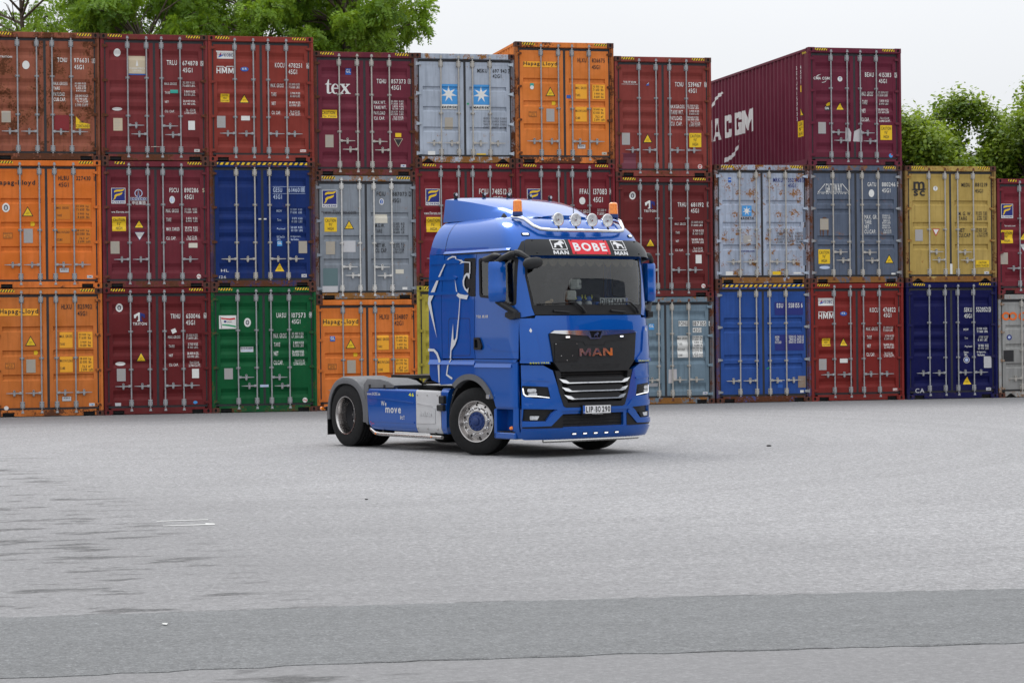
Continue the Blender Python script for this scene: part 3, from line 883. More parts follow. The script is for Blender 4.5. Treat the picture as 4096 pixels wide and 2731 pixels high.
DECALS={
 (0, 2):[
  ('code',[('T','W','TCNU',1.505,2.326,1.719,2.225),('T','W','976631',1.875,2.322,2.2,2.222),('D','W','1',2.274,2.318,2.343,2.214),('T','W','45G1',1.877,2.169,2.089,2.067)]),
  ('table',[('T','W','MAX.GROSS',1.405,1.78,1.723,1.705),('T','W','TARE',1.41,1.669,1.547,1.593),('T','W','PAYLOAD',1.409,1.543,1.659,1.459),('T','W','CUB.CAP.',1.411,1.424,1.682,1.339),('T','W','30.480 KGS',1.885,1.776,2.136,1.732),('T','W','67.200 LBS',1.888,1.718,2.136,1.677),('T','W','3.830 KGS',1.912,1.661,2.135,1.622),('T','W','8.470 LBS',1.916,1.605,2.134,1.559),('T','W','28.840 KGS',1.896,1.497,2.18,1.442),('T','W','58.740 LBS',1.895,1.426,2.159,1.379),('T','W','76.4 CUM',1.925,1.363,2.173,1.312),('T','W','2.700 CUFT',1.887,1.287,2.178,1.228)]),
  ('sticker',[('E','W',0.725,2.244,0.886,2.052)]),
  ('plate',[('R','tan',0.253,1.107,0.458,0.849)]),
  ('paint_patch',[('R','dred',1.417,1.026,1.752,0.684)]),
  ('caution_sticker',[('P','Y',1.9,1.0,2.033,0.865,2.212,0.825,2.211,0.73,1.897,0.727),('T','K','HI',1.986,0.902,2.064,0.84),('T','K','CONTAINER',1.908,0.817,2.211,0.745)]),
  ('logo',[('T','W','TRITON',0.238,2.35,0.502,2.305)]),
 ],
 (1, 2):[
  ('code',[('T','W','TRLU',1.506,2.314,1.736,2.203),('T','W','674878',1.864,2.305,2.211,2.2),('D','W','5',2.272,2.306,2.34,2.192),('T','W','45G1',1.868,2.146,2.089,2.039)]),
  ('table',[('T','W','MAX.GROSS',1.449,1.804,1.731,1.749),('T','W','TARE',1.455,1.599,1.572,1.541),('T','W','NET',1.455,1.387,1.538,1.335),('T','W','CU. CAP.',1.452,1.175,1.677,1.118),('T','W','32.500 KGS.',1.864,1.832,2.149,1.785),('T','W','71.650 LBS.',1.864,1.764,2.152,1.712),('T','W','3.860 KGS.',1.898,1.626,2.157,1.576),('T','W','8.510 LBS.',1.897,1.558,2.15,1.504),('T','W','28.640 KGS.',1.87,1.409,2.155,1.364),('T','W','63.140 LBS.',1.873,1.343,2.158,1.296),('T','W','76.- CU.M.',1.931,1.206,2.156,1.151),('T','W','2.700 CU.FT.',1.898,1.137,2.172,1.087)]),
  ('sticker',[('E','W',0.308,2.56,0.466,2.381)]),
  ('logo',[('R','sand',0.639,2.401,1.019,1.995),('R','blue',0.639,1.989,1.021,1.963),('P','W',0.831,2.32,0.804,2.171,0.862,2.172),('T','W','TRANSAMERICA',0.651,2.139,1.012,2.096),('T','W','LEASING',0.734,2.079,0.932,2.04)]),
  ('sticker',[('R','teal',1.578,1.639,1.756,1.558)]),
  ('sticker',[('E','W',0.26,1.224,0.487,1.149)]),
  ('plate',[('R','sand',0.282,0.976,0.487,0.689)]),
  ('sticker',[('R','W',1.98,0.93,2.132,0.721)]),
  ('sticker',[('R','W',2.11,0.279,2.232,0.22),('T','K','CIMC',2.122,0.266,2.219,0.233)]),
  ('sticker',[('R','cream',1.125,0.388,1.326,0.326)]),
 ],
 (2, 2):[
  ('code',[('T','W','KOCU',1.547,2.297,1.764,2.186),('T','W','478251',1.861,2.29,2.176,2.186),('D','W','6',2.28,2.299,2.351,2.172),('T','W','45G1',1.861,2.145,2.06,2.037)]),
  ('table',[('T','W','MAX. GROSS',1.444,1.815,1.747,1.729),('T','W','TARE',1.453,1.607,1.571,1.521),('T','W','NET',1.465,1.394,1.557,1.312),('T','W','CU. CAP.',1.463,1.183,1.673,1.101),('T','W','32.500 KGS',1.867,1.828,2.121,1.777),('T','W','71.650 LBS',1.866,1.762,2.118,1.711),('T','W','3.700 KGS',1.9,1.62,2.126,1.571),('T','W','8.160 LBS',1.9,1.554,2.125,1.504),('T','W','28.800 KGS',1.869,1.406,2.126,1.357),('T','W','63.490 LBS',1.873,1.342,2.128,1.291),('T','W','76.4 CU.M.',1.895,1.198,2.121,1.144),('T','W','2.700 CU.FT.',1.871,1.129,2.139,1.077)]),
  ('logo',[('R','W',0.189,2.549,0.591,2.375),('T','navy','KOBC',0.381,2.494,0.577,2.422),('P','blue',0.239,2.402,0.303,2.492,0.326,2.441,0.367,2.505,0.357,2.446,0.302,2.417),('P','red',0.256,2.449,0.306,2.525,0.296,2.457)]),
  ('logo',[('B','W','HMM',0.194,2.161,0.591,2.031),('P','W',0.194,2.197,0.354,2.199,0.393,2.165,0.434,2.2,0.593,2.203,0.593,2.187,0.44,2.184,0.393,2.141,0.349,2.183,0.194,2.18)]),
  ('sticker',[('E','blue',0.749,2.187,0.936,2.084),('B','W','KR',0.789,2.166,0.894,2.118)]),
  ('caution_sticker',[('R','Y',0.283,1.563,0.485,1.37),('T','K','CAUTION',0.313,1.547,0.449,1.511),('T','K','HIGH',0.343,1.486,0.424,1.445),('T','K','CONTAINER',0.29,1.422,0.475,1.384)]),
  ('warning_triangle',[('V',0.711,1.561,0.949,1.357)]),
  ('plate',[('R','steel',0.192,1.051,0.388,0.78)]),
  ('sticker',[('R','W',0.749,1.057,0.951,0.953)]),
  ('sticker',[('R','W',2.111,0.289,2.249,0.231),('T','red','Fuwa',2.123,0.282,2.235,0.24)]),
 ],
 (3, 2):[
  ('code',[('T','W','TGHU',1.51,2.275,1.732,2.17),('T','W','857373',1.855,2.273,2.198,2.172),('D','W','1',2.253,2.281,2.32,2.172),('T','W','45G1',1.854,2.129,2.077,2.024)]),
  ('table',[('T','W','MAX.WT.',1.438,1.764,1.727,1.688),('T','W','TARE WT.',1.439,1.644,1.732,1.564),('T','W','PAYLOAD',1.438,1.519,1.707,1.439),('T','W','CU. CAP.',1.439,1.392,1.693,1.314),('T','W','32.500  KGS',1.85,1.781,2.147,1.737),('T','W','71.650  LBS',1.849,1.721,2.146,1.679),('T','W','3.870  KGS',1.88,1.656,2.145,1.612),('T','W','8.530  LBS',1.879,1.599,2.144,1.554),('T','W','28.630  KGS',1.847,1.534,2.144,1.489),('T','W','63.120  LBS',1.846,1.474,2.143,1.429),('T','W','76.4 CU.M.',1.901,1.409,2.142,1.364),('T','W','2.700 CU.FT.',1.876,1.354,2.147,1.309)]),
  ('sticker',[('R','blue',0.777,2.51,0.908,2.366),('T','W','GL',0.788,2.496,0.896,2.414)]),
  ('logo',[('X','W',0.282,2.25,0.888,1.903)]),
  ('caution_sticker',[('R','Y',0.161,1.536,0.565,1.347),('T','K','CAUTION',0.209,1.512,0.52,1.437),('T','K',"2.9m  9'HIGH",0.195,1.41,0.532,1.366)]),
  ('plate',[('R','tan',0.276,0.953,0.47,0.661)]),
  ('sticker',[('R','Y',1.938,1.009,2.081,0.914)]),
  ('sticker',[('P','sand',1.902,0.874,2.119,0.876,2.007,0.683),('P','K',1.919,0.865,2.102,0.866,2.008,0.702)]),
  ('sticker',[('R','W',2.061,0.27,2.185,0.206),('T','blue','CIMC',2.071,0.258,2.173,0.218)]),
 ],
 (4, 2):[
  ('code',[('T','K','MSKU',1.529,2.245,1.771,2.152),('T','K','697 943',1.905,2.242,2.243,2.153),('D','K','7',2.28,2.248,2.333,2.143),('T','K','42G1',1.903,2.119,2.112,2.03)]),
  ('logo',[('R','sky',0.64,1.87,1.041,1.396),('R','W',0.635,1.391,1.04,1.28),('T','K','MAERSK',0.639,1.356,1.038,1.296),('S','W',0.834,1.639,0.201)]),
  ('logo',[('R','sky',1.423,1.866,1.827,1.393),('R','W',1.418,1.388,1.826,1.274),('T','K','MAERSK',1.422,1.355,1.822,1.294),('S','W',1.619,1.634,0.2)]),
  ('plate',[('R','tan',0.731,1.08,0.925,0.804)]),
  ('table',[('T','dgrey','GROSS WT  71.650LB  32.500KG',1.666,1.094,2.237,1.046),('T','dgrey','PAYLOAD  63.490LB  28.800KG',1.665,1.022,2.236,0.975),('T','dgrey','TARE WT  8.160LB  3.700KG',1.665,0.952,2.235,0.902),('T','dgrey','CUBE  2.390FT³  67.7M³',1.664,0.881,2.234,0.832)]),
  ('sticker',[('R','W',0.314,0.285,0.491,0.197)]),
  ('sticker',[('R','Y',1.49,0.235,1.719,0.206)]),
  ('sticker',[('R','green',1.27,1.432,1.319,1.389)]),
 ],
 (5, 2):[
  ('code',[('T','K','HLXU',1.55,2.531,1.771,2.43),('T','K','826675',1.91,2.53,2.232,2.433),('D','K','0',2.307,2.539,2.365,2.429),('T','K','45G1',1.908,2.37,2.11,2.274)]),
  ('logo',[('R','oy',0.213,2.433,1.044,2.297),('M','K','Hapag-Lloyd',0.219,2.427,1.044,2.314)]),
  ('warning_triangle',[('V',0.751,1.835,0.99,1.611)]),
  ('table',[('R','oy',1.494,1.905,1.775,1.557),('R','oy',1.91,1.9,2.226,1.554),('R','oy',1.488,1.363,1.769,1.012),('R','oy',1.908,1.352,2.227,1.01),('T','K','MAX. GROSS',1.496,1.844,1.764,1.787),('T','K','TARE',1.494,1.673,1.608,1.613),('T','K','MAX.PAYLOAD',1.49,1.297,1.764,1.242),('T','K','CUBE',1.488,1.124,1.602,1.07),('T','K','32 500  kg',1.93,1.878,2.174,1.815),('T','K','71 650  lbs',1.93,1.807,2.185,1.749),('T','K','3 900  kg',1.958,1.706,2.183,1.647),('T','K','8 600  lbs',1.957,1.635,2.187,1.58),('T','K','28 600  kg',1.931,1.331,2.172,1.269),('T','K','63 050  lbs',1.93,1.257,2.183,1.2),('T','K','76.3  m³',1.982,1.165,2.17,1.1),('T','K','2 694  cuft',1.951,1.087,2.209,1.034)]),
  ('sticker',[('R','teal',0.374,1.914,0.466,1.814),('E','W',0.374,1.861,0.466,1.765)]),
  ('sticker',[('P','Y',0.913,1.493,0.989,1.494,1.011,1.448,0.988,1.401,0.912,1.4)]),
  ('sticker',[('R','K',0.337,1.243,0.529,1.113),('R','orange',0.344,1.237,0.522,1.12),('T','K','REPAIR WITH',0.353,1.226,0.514,1.201),('T','K','CORTEN',0.38,1.189,0.486,1.164),('T','K','STEEL ONLY',0.352,1.151,0.513,1.129)]),
  ('plate',[('R','steel',0.768,1.31,0.965,1.003)]),
  ('sticker',[('R','K',1.53,0.464,1.727,0.364),('R','lgrey',1.535,0.46,1.722,0.368),('T','K','ACEP-D',1.567,0.445,1.69,0.412)]),
  ('sticker',[('R','cream',2.133,0.283,2.252,0.224),('T','K','CIMC',2.144,0.269,2.241,0.235)]),
  ('sticker',[('R','blue',1.269,1.643,1.376,1.565)]),
 ],
 (6, 2):[
  ('code',[('T','W','TCNU',1.529,2.297,1.739,2.188),('T','W','539467',1.867,2.3,2.195,2.183),('D','W','0',2.272,2.306,2.334,2.183),('T','W','45G1',1.868,2.145,2.071,2.04)]),
  ('table',[('T','W','MAXGROSS',1.399,1.752,1.773,1.662),('T','W','TARE WT.',1.414,1.618,1.736,1.516),('T','W','PAYLOAD',1.408,1.477,1.706,1.375),('T','W','CU. CAP.',1.413,1.338,1.703,1.24),('T','W','32.500 KGS',1.849,1.757,2.126,1.709),('T','W','71.650 LBS',1.856,1.701,2.13,1.653),('T','W','3.900 KGS',1.89,1.623,2.132,1.575),('T','W','8.600 LBS',1.889,1.561,2.131,1.512),('T','W','28.600 KGS',1.846,1.477,2.125,1.429),('T','W','63.050 LBS',1.852,1.421,2.129,1.373),('T','W','76.3 CU.M.',1.917,1.343,2.161,1.292),('T','W','2.695 CU.FT.',1.881,1.285,2.17,1.229)]),
  ('logo',[('B','W','TRITON',0.226,2.301,0.543,2.256),('T','W','www.tritoncontainer.com',0.183,2.244,0.584,2.219)]),
  ('sticker',[('P','blue',0.791,2.202,0.821,2.236,0.873,2.252,0.868,2.203),('P','W',0.821,2.236,0.876,2.283,0.856,2.247)]),
  ('plate',[('R','steel',0.179,1.058,0.379,0.771)]),
  ('warning_triangle',[('V',0.701,1.048,0.945,0.824)]),
  ('caution_sticker',[('C',1.877,1.067,2.181,0.725)]),
  ('paint_patch',[('R','plum',0.164,0.573,0.531,0.192)]),
  ('sticker',[('E','W',2.087,0.313,2.198,0.202),('E','red',2.101,0.3,2.184,0.215),('B','W','chg',2.107,0.282,2.178,0.228)]),
  ('sticker',[('P','W',1.095,1.737,1.131,1.778,1.166,1.778,1.157,1.63,1.124,1.635),('P','W',1.229,1.779,1.299,1.766,1.288,1.65,1.255,1.632)]),
 ],
 (8, 2):[
  ('code',[('T','W','BEAU',1.499,2.301,1.731,2.192),('T','W','415383',1.866,2.299,2.19,2.192),('D','W','3',2.279,2.305,2.347,2.182),('T','W','45G1',1.864,2.145,2.073,2.041)]),
  ('table',[('T','W','MAX. GROSS',1.417,1.828,1.718,1.72),('T','W','TARE',1.42,1.617,1.556,1.514),('T','W','NET',1.412,1.401,1.512,1.302),('T','W','CU.CAP.',1.404,1.189,1.613,1.092),('T','W','32.500 KGS',1.847,1.839,2.113,1.787),('T','W','71.650 LBS',1.841,1.771,2.107,1.718),('T','W','3.850 KGS',1.879,1.63,2.119,1.578),('T','W','8.490 LBS',1.876,1.558,2.113,1.506),('T','W','28.650 KGS',1.842,1.416,2.116,1.364),('T','W','63.160 LBS',1.847,1.349,2.121,1.297),('T','W','76.4 CU.M.',1.893,1.205,2.146,1.153),('T','W','2.698 CU.FT.',1.866,1.135,2.172,1.083)]),
  ('logo',[('B','W','CMA CGM',0.149,2.174,0.569,2.106),('P','W',0.22,2.182,0.265,2.22,0.36,2.244,0.283,2.21,0.241,2.177),('P','W',0.358,2.041,0.434,2.052,0.498,2.097,0.45,2.045,0.381,2.029)]),
  ('sticker',[('E','W',0.778,2.191,0.903,2.066),('T','blue','T',0.817,2.166,0.864,2.093)]),
  ('plate',[('R','steel',0.26,1.063,0.459,0.781)]),
  ('warning_triangle',[('V',0.729,1.563,0.959,1.363)]),
  ('sticker',[('P','K',0.44,1.394,0.48,1.494,0.574,1.581,0.584,1.351,0.445,1.35),('P','Y',0.48,1.494,0.515,1.536,0.579,1.562,0.58,1.482,0.498,1.462),('B','W','ON',0.448,1.441,0.55,1.378)]),
  ('caution_sticker',[('C',1.891,1.001,2.199,0.64)]),
  ('sticker',[('E','sky',2.112,0.305,2.215,0.202),('P','red',2.166,0.306,2.203,0.286,2.213,0.256,2.165,0.266)]),
  ('tape',[('P','dirty',0.975,0.937,1.067,0.918,1.124,0.807,1.104,0.596,0.963,0.595)]),
  ('tape',[('P','dirty',1.199,0.845,1.359,0.921,1.416,0.847,1.413,0.586,1.17,0.596)]),
 ],
 (0, 1):[
  ('code',[('T','K','HLBU',1.494,2.546,1.725,2.449),('T','K','45G1',1.496,2.394,1.719,2.298),('T','K','327430',1.891,2.541,2.211,2.445),('D','K','8',2.283,2.543,2.348,2.435)]),
  ('logo',[('M','K','Hapag-Lloyd',0.087,2.446,0.978,2.307)]),
  ('warning_triangle',[('V',0.68,1.856,0.929,1.629)]),
  ('sticker',[('E','W',0.242,1.928,0.41,1.722),('E','dgrey',0.277,1.891,0.374,1.757),('E','lgrey',0.301,1.86,0.35,1.777)]),
  ('sticker',[('P','Y',0.867,1.509,0.942,1.509,0.964,1.46,0.941,1.41,0.866,1.41)]),
  ('sticker',[('R','K',0.26,1.262,0.459,1.132),('R','orange',0.265,1.256,0.453,1.138),('T','K','REPAIR WITH',0.273,1.246,0.446,1.221),('T','K','CORTEN',0.305,1.206,0.413,1.182),('T','K','STEEL ONLY',0.272,1.171,0.445,1.146)]),
  ('plate',[('R','steel',0.71,1.348,0.912,1.03)]),
  ('table',[('R','odark',1.439,1.903,1.747,1.561),('R','odark',1.883,1.904,2.204,1.572),('R','odark',1.443,1.354,1.744,1.016),('R','odark',1.887,1.354,2.199,1.015),('T','K','MAX. GROSS',1.443,1.847,1.713,1.794),('T','K','TARE',1.451,1.675,1.558,1.624),('T','K','MAX. PAYLOAD',1.448,1.298,1.726,1.244),('T','K','CUBE',1.45,1.126,1.568,1.074),('T','K','32 500  kg',1.883,1.883,2.158,1.826),('T','K','71 650  lbs',1.886,1.813,2.176,1.757),('T','K','3 900  kg',1.916,1.711,2.16,1.653),('T','K','8 600  lbs',1.915,1.638,2.173,1.584),('T','K','28 600  kg',1.884,1.331,2.159,1.273),('T','K','63 050  lbs',1.886,1.26,2.175,1.204),('T','K','76.3  m³',1.946,1.157,2.157,1.104),('T','K','2 694  cuft',1.914,1.088,2.193,1.031)]),
  ('sticker',[('R','K',1.495,0.461,1.703,0.358),('R','lgrey',1.499,0.457,1.699,0.362),('T','K','ACEP-D',1.529,0.444,1.671,0.41)]),
  ('sticker',[('R','W',2.107,0.29,2.233,0.227),('B','navy','CIMC',2.117,0.277,2.223,0.239)]),
 ],
 (1, 1):[
  ('code',[('T','W','FSCU',1.531,2.284,1.74,2.184),('T','W','890286',1.871,2.285,2.193,2.181),('T','sand','5',2.285,2.28,2.33,2.186),('T','W','45G1',1.869,2.132,2.076,2.027)]),
  ('table',[('T','W','MAX. GROSS',1.448,1.806,1.739,1.722),('T','W','TARE',1.452,1.596,1.565,1.516),('T','W','MAX. CARGO',1.454,1.38,1.748,1.302),('T','W','CU. CAP.',1.451,1.172,1.673,1.096),('T','W','32.500  KGS',1.871,1.821,2.157,1.769),('T','W','71.650  LBS',1.871,1.758,2.161,1.71),('T','W','3.830  KGS',1.904,1.613,2.161,1.563),('T','W','8.440  LBS',1.904,1.552,2.164,1.504),('T','W','28.670  KGS',1.877,1.399,2.162,1.348),('T','W','63.210  LBS',1.876,1.338,2.166,1.289),('T','W','76.4 CU.M.',1.931,1.191,2.149,1.14),('T','W','2.700 CU.FT.',1.909,1.134,2.166,1.083)]),
  ('logo',[('F',0.217,2.279,0.534,1.923)]),
  ('logo',[('O','lblue',0.741,2.252,0.92,2.068,0.8),('P','W',0.826,2.281,0.852,2.072,0.877,2.06,0.778,2.06,0.803,2.072),('P','navy',0.828,2.261,0.844,2.064,0.807,2.064),('R','W',0.643,2.066,1.021,1.993),('R','navy',0.649,2.059,1.015,2.0),('T','W','COSCO',0.674,2.051,0.992,2.008),('T','W','中远集团',0.684,1.982,0.983,1.905)]),
  ('logo',[('T','W','www.florens.com',0.17,1.762,0.618,1.71)]),
  ('sticker',[('E','W',1.529,2.099,1.652,1.928),('E','lblue',1.545,2.078,1.635,1.949),('T','W','J',1.576,2.058,1.606,1.969)]),
  ('caution_sticker',[('C',0.228,1.62,0.539,1.297)]),
  ('warning_triangle',[('V',0.72,1.558,0.951,1.366)]),
  ('sticker',[('P','navy',0.727,1.276,0.965,1.276,0.844,1.081),('P','W',0.739,1.267,0.952,1.267,0.845,1.098)]),
  ('plate',[('R','tan',0.184,1.064,0.387,0.781)]),
  ('sticker',[('R','cream',1.956,1.022,2.157,0.913)]),
  ('sticker',[('E','W',2.129,0.307,2.228,0.197),('B','red','chg',2.141,0.279,2.216,0.224)]),
 ],
 (2, 1):[
  ('code',[('T','lblue','GESU',1.469,2.299,1.679,2.194),('T','lblue','614601',1.828,2.3,2.127,2.196),('D','lblue','8',2.135,2.313,2.205,2.191),('R','lblue',1.46,2.327,2.223,2.32),('R','lblue',1.458,2.165,2.221,2.158),('T','lblue','45G1',1.471,2.135,1.672,2.037)]),
  ('table',[('T','lblue','MGW',1.547,1.791,1.673,1.737),('T','lblue','Tare',1.556,1.58,1.65,1.526),('T','lblue','Payload',1.551,1.369,1.737,1.315),('T','lblue','GE SeaCo',1.545,1.193,1.727,1.139),('T','lblue','SRL',1.549,1.123,1.637,1.078),('T','lblue','32 500  KGS',1.87,1.819,2.143,1.773),('T','lblue','71 650  LBS',1.869,1.754,2.14,1.702),('T','lblue','3 870  KGS',1.903,1.613,2.145,1.561),('T','lblue','8 530  LBS',1.897,1.543,2.144,1.491),('T','lblue','28 630  KGS',1.872,1.406,2.143,1.355),('T','lblue','63 120  LBS',1.876,1.336,2.147,1.284),('T','lblue','Bridgetown,',1.869,1.193,2.105,1.139),('T','lblue','Barbados',1.873,1.125,2.057,1.078)]),
  ('sticker',[('R','sky',1.55,1.064,1.666,0.947),('B','W','GL',1.559,1.05,1.657,0.987)]),
  ('plate',[('R','tan',2.05,1.061,2.247,0.779)]),
  ('warning_triangle',[('U',1.495,0.554,1.711,0.361)]),
  ('sticker',[('R','W',2.111,0.291,2.231,0.222),('B','navy','CIMC',2.12,0.276,2.222,0.236)]),
  ('chalk_mark',[('T','lgrey','HL',0.246,0.419,0.424,0.353),('T','lgrey','126',0.197,0.268,0.359,0.204)]),
  ('sticker',[('R','W',1.122,1.589,1.187,1.526)]),
  ('sticker',[('R','W',1.244,1.589,1.307,1.519)]),
 ],
 (3, 1):[
  ('code',[('T','K','FCIU',1.476,2.525,1.686,2.426),('T','K','887073',1.851,2.521,2.193,2.425),('D','K','2',2.243,2.534,2.302,2.415),('T','K','45G1',1.842,2.367,2.042,2.272)]),
  ('table',[('T','K','M.G.W.',1.431,1.777,1.661,1.687),('T','K','TARE',1.437,1.652,1.599,1.557),('T','K','NET W.',1.433,1.315,1.677,1.219),('T','K','CU. CAP.',1.431,1.196,1.712,1.096),('T','K','32.500  KG',1.843,1.801,2.13,1.744),('T','K','71.650  LB',1.842,1.73,2.129,1.677),('T','K','3.900  KG',1.87,1.663,2.128,1.611),('T','K','8.600  LB',1.869,1.597,2.127,1.544),('T','K','28.600  KG',1.842,1.326,2.124,1.273),('T','K','63.050  LB',1.841,1.262,2.123,1.206),('T','K','76.4 CU.M.',1.889,1.197,2.123,1.144),('T','K','2.700 CU.FT.',1.845,1.133,2.122,1.075)]),
  ('logo',[('F',0.185,2.561,0.54,2.151)]),
  ('logo',[('T','dgrey','www.florens.com',0.158,2.103,0.985,2.002)]),
  ('caution_sticker',[('C',0.232,1.919,0.526,1.588)]),
  ('warning_triangle',[('V',0.696,1.86,0.933,1.647)]),
  ('paint_patch',[('R','cream',1.409,1.996,1.727,1.789)]),
  ('paint_patch',[('R','lgrey',0.667,1.371,0.962,1.11)]),
  ('plate',[('R','tan',0.261,1.357,0.475,1.057)]),
  ('paint_patch',[('R','gteal',0.19,0.735,0.535,0.324)]),
  ('paint_patch',[('R','lgrey',0.166,0.32,0.533,0.175)]),
  ('sticker',[('R','cream',1.907,0.701,2.104,0.6)]),
  ('sticker',[('R','W',2.066,0.283,2.184,0.226)]),
  ('sticker',[('E','W',1.536,2.366,1.648,2.214),('E','blue',1.553,2.347,1.631,2.233),('T','W','J',1.579,2.328,1.605,2.252)]),
 ],
 (4, 1):[
  ('code',[('T','W','FCIU',1.541,2.295,1.762,2.172),('T','W','748512',1.859,2.296,2.209,2.163),('D','W','0',2.264,2.308,2.358,2.163),('T','W','45G1',1.868,2.12,2.1,2.017)]),
  ('logo',[('F',0.246,2.291,0.588,1.901)]),
  ('logo',[('T','W','www.florens.com',0.198,1.756,0.638,1.685)]),
  ('caution_sticker',[('C',0.259,1.623,0.601,1.273)]),
  ('table',[('T','W','MAX. GROSS',1.462,1.82,1.8,1.737),('T','W','32.500 KG',1.96,1.831,2.236,1.769),('T','W','71.650 LBS',1.959,1.748,2.235,1.686)]),
 ],
 (5, 1):[
  ('code',[('T','W','FFAU',1.57,2.3,1.818,2.175),('T','W','137083',1.906,2.301,2.241,2.166),('D','W','0',2.308,2.313,2.404,2.167),('T','W','45G1',1.904,2.102,2.141,1.978)]),
  ('logo',[('F',0.27,2.295,0.619,1.902)]),
  ('table',[('T','W','MAX GROSS',1.5,1.799,1.845,1.716),('T','W','32.500 KG',2.009,1.82,2.29,1.758),('T','W','71.650 LBS',2.008,1.737,2.289,1.674),('T','W','TARE',1.497,1.549,1.658,1.476),('T','W','3.700 KG',2.049,1.559,2.287,1.496)]),
  ('sticker',[('E','W',1.557,2.102,1.707,1.924)]),
 ],
 (6, 1):[
  ('code',[('T','W','TRHU',1.562,2.284,1.779,2.18),('T','W','681192',1.901,2.282,2.222,2.179),('D','W','0',2.306,2.295,2.37,2.172),('T','W','45G1',1.895,2.134,2.098,2.032)]),
  ('table',[('T','W','MAX. GROSS',1.495,1.795,1.774,1.737),('T','W','TARE',1.505,1.582,1.611,1.526),('T','W','NET',1.508,1.374,1.587,1.32),('T','W','CU. CAP.',1.498,1.158,1.706,1.104),('T','W','32.500 KGS',1.908,1.832,2.207,1.784),('T','W','71.650 LBS',1.908,1.76,2.202,1.709),('T','W','3.700 KGS',1.943,1.623,2.215,1.572),('T','W','8.160 LBS',1.942,1.554,2.209,1.505),('T','W','28.800 KGS',1.913,1.412,2.212,1.361),('T','W','63.490 LBS',1.92,1.345,2.216,1.293),('T','W','76.4 CU.M.',1.96,1.201,2.203,1.149),('T','W','2.700 CU.FT.',1.934,1.132,2.214,1.082)]),
  ('sticker',[('E','W',0.356,2.54,0.517,2.353),('E','dgrey',0.392,2.5,0.482,2.39),('E','lgrey',0.416,2.478,0.458,2.413)]),
  ('logo',[('Q','W',0.738,2.333,0.996,2.13),('B','W','TRITON',0.712,2.104,1.024,2.045)]),
  ('warning_triangle',[('V',0.747,1.421,0.986,1.217)]),
  ('sticker',[('R','W',2.006,1.015,2.157,0.808)]),
  ('sticker',[('E','W',2.144,0.311,2.248,0.208),('B','red','chg',2.156,0.285,2.236,0.234)]),
 ],
 (7, 1):[
  ('code',[('T','navy','MRKU',1.518,2.584,1.765,2.48),('T','navy','352 968',1.902,2.579,2.249,2.482),('D','navy','7',2.275,2.588,2.339,2.478),('T','navy','45G1',1.903,2.446,2.101,2.348)]),
  ('sticker',[('R','blue',0.361,2.584,0.438,2.47),('R','W',0.37,2.544,0.429,2.528)]),
  ('logo',[('R','sky',0.711,1.905,0.952,1.648),('S','W',0.83,1.776,0.114),('T','K','MAERSK',0.642,1.625,1.025,1.562)]),
  ('plate',[('R','steel',0.733,1.186,0.927,0.988),('R','W',0.847,1.069,0.921,1.041)]),
  ('table',[('T','dgrey','GROSS WT.  71,650LB.  32,500KG.',1.597,1.262,2.272,1.208),('T','dgrey','PAYLOAD  63,100LB.  28,620KG.',1.596,1.19,2.271,1.133),('T','dgrey','TARE WT.  8,550LB.  3,880KG.',1.596,1.117,2.27,1.062),('T','dgrey','CUBE  2,700FT³  76.4M³',1.595,1.045,2.27,0.992)]),
  ('logo',[('T','navy','aerskline.com',0.63,0.832,1.016,0.775)]),
  ('sticker',[('R','W',0.274,0.302,0.456,0.21)]),
  ('sticker',[('R','Y',1.475,0.298,1.687,0.215)]),
  ('sticker',[('R','W',2.02,0.277,2.214,0.236)]),
  ('paint_patch',[('R','bgrey',2.277,1.837,2.365,0.44)]),
 ],
 (8, 1):[
  ('code',[('T','W','GATU',1.535,2.486,1.763,2.383),('T','W','880246',1.915,2.488,2.271,2.383),('D','W','5',2.317,2.501,2.384,2.383),('T','W','45G1',1.916,2.337,2.14,2.234)]),
  ('logo',[('T','W','GATEWAY',0.436,2.453,0.863,2.239),('P','W',0.219,2.228,0.426,2.458,0.425,2.435,0.249,2.24),('P','W',0.87,2.46,1.068,2.23,1.038,2.242,0.87,2.434),('R','W',0.227,2.24,1.06,2.23),('T','W','C O N T A I N E R',0.214,2.216,1.08,2.191)]),
  ('sticker',[('E','W',1.566,2.31,1.712,2.119)]),
  ('table',[('T','W','MAX. GR.',1.446,1.681,1.789,1.58),('T','W','TARE',1.447,1.556,1.627,1.457),('T','W','NET',1.445,1.434,1.567,1.34),('T','W','CU.CAP.',1.441,1.316,1.747,1.219),('T','W','32500 KG',1.917,1.686,2.118,1.641),('T','W','71650 LBS',1.916,1.629,2.133,1.585),('T','W','3880 KG',1.94,1.563,2.117,1.519),('T','W','8550 LBS',1.915,1.509,2.134,1.462),('T','W','28620 KG',1.914,1.443,2.115,1.398),('T','W','63100 LBS',1.913,1.387,2.132,1.342),('T','W','76.4 CU.M.',1.955,1.321,2.157,1.276),('T','W','2698 CU.FT.',1.937,1.266,2.164,1.219)]),
  ('plate',[('R','tan',0.281,1.586,0.5,1.314)]),
  ('rust_run',[('P','rust',0.271,1.315,0.303,1.315,0.292,1.165,0.277,1.165),('P','rust',0.338,1.315,0.383,1.315,0.371,1.137,0.351,1.137),('P','rust',0.458,1.315,0.503,1.314,0.486,1.164,0.471,1.165),('P','rust',0.341,1.591,0.351,1.619,0.406,1.629,0.449,1.61,0.456,1.591)]),
  ('caution_sticker',[('C',0.228,0.832,0.531,0.48)]),
  ('sticker',[('E','lblue',0.248,0.427,0.529,0.348)]),
  ('warning_triangle',[('V',1.969,0.71,2.214,0.484)]),
  ('sticker',[('R','W',2.146,0.246,2.254,0.206)]),
 ],
 (9, 1):[
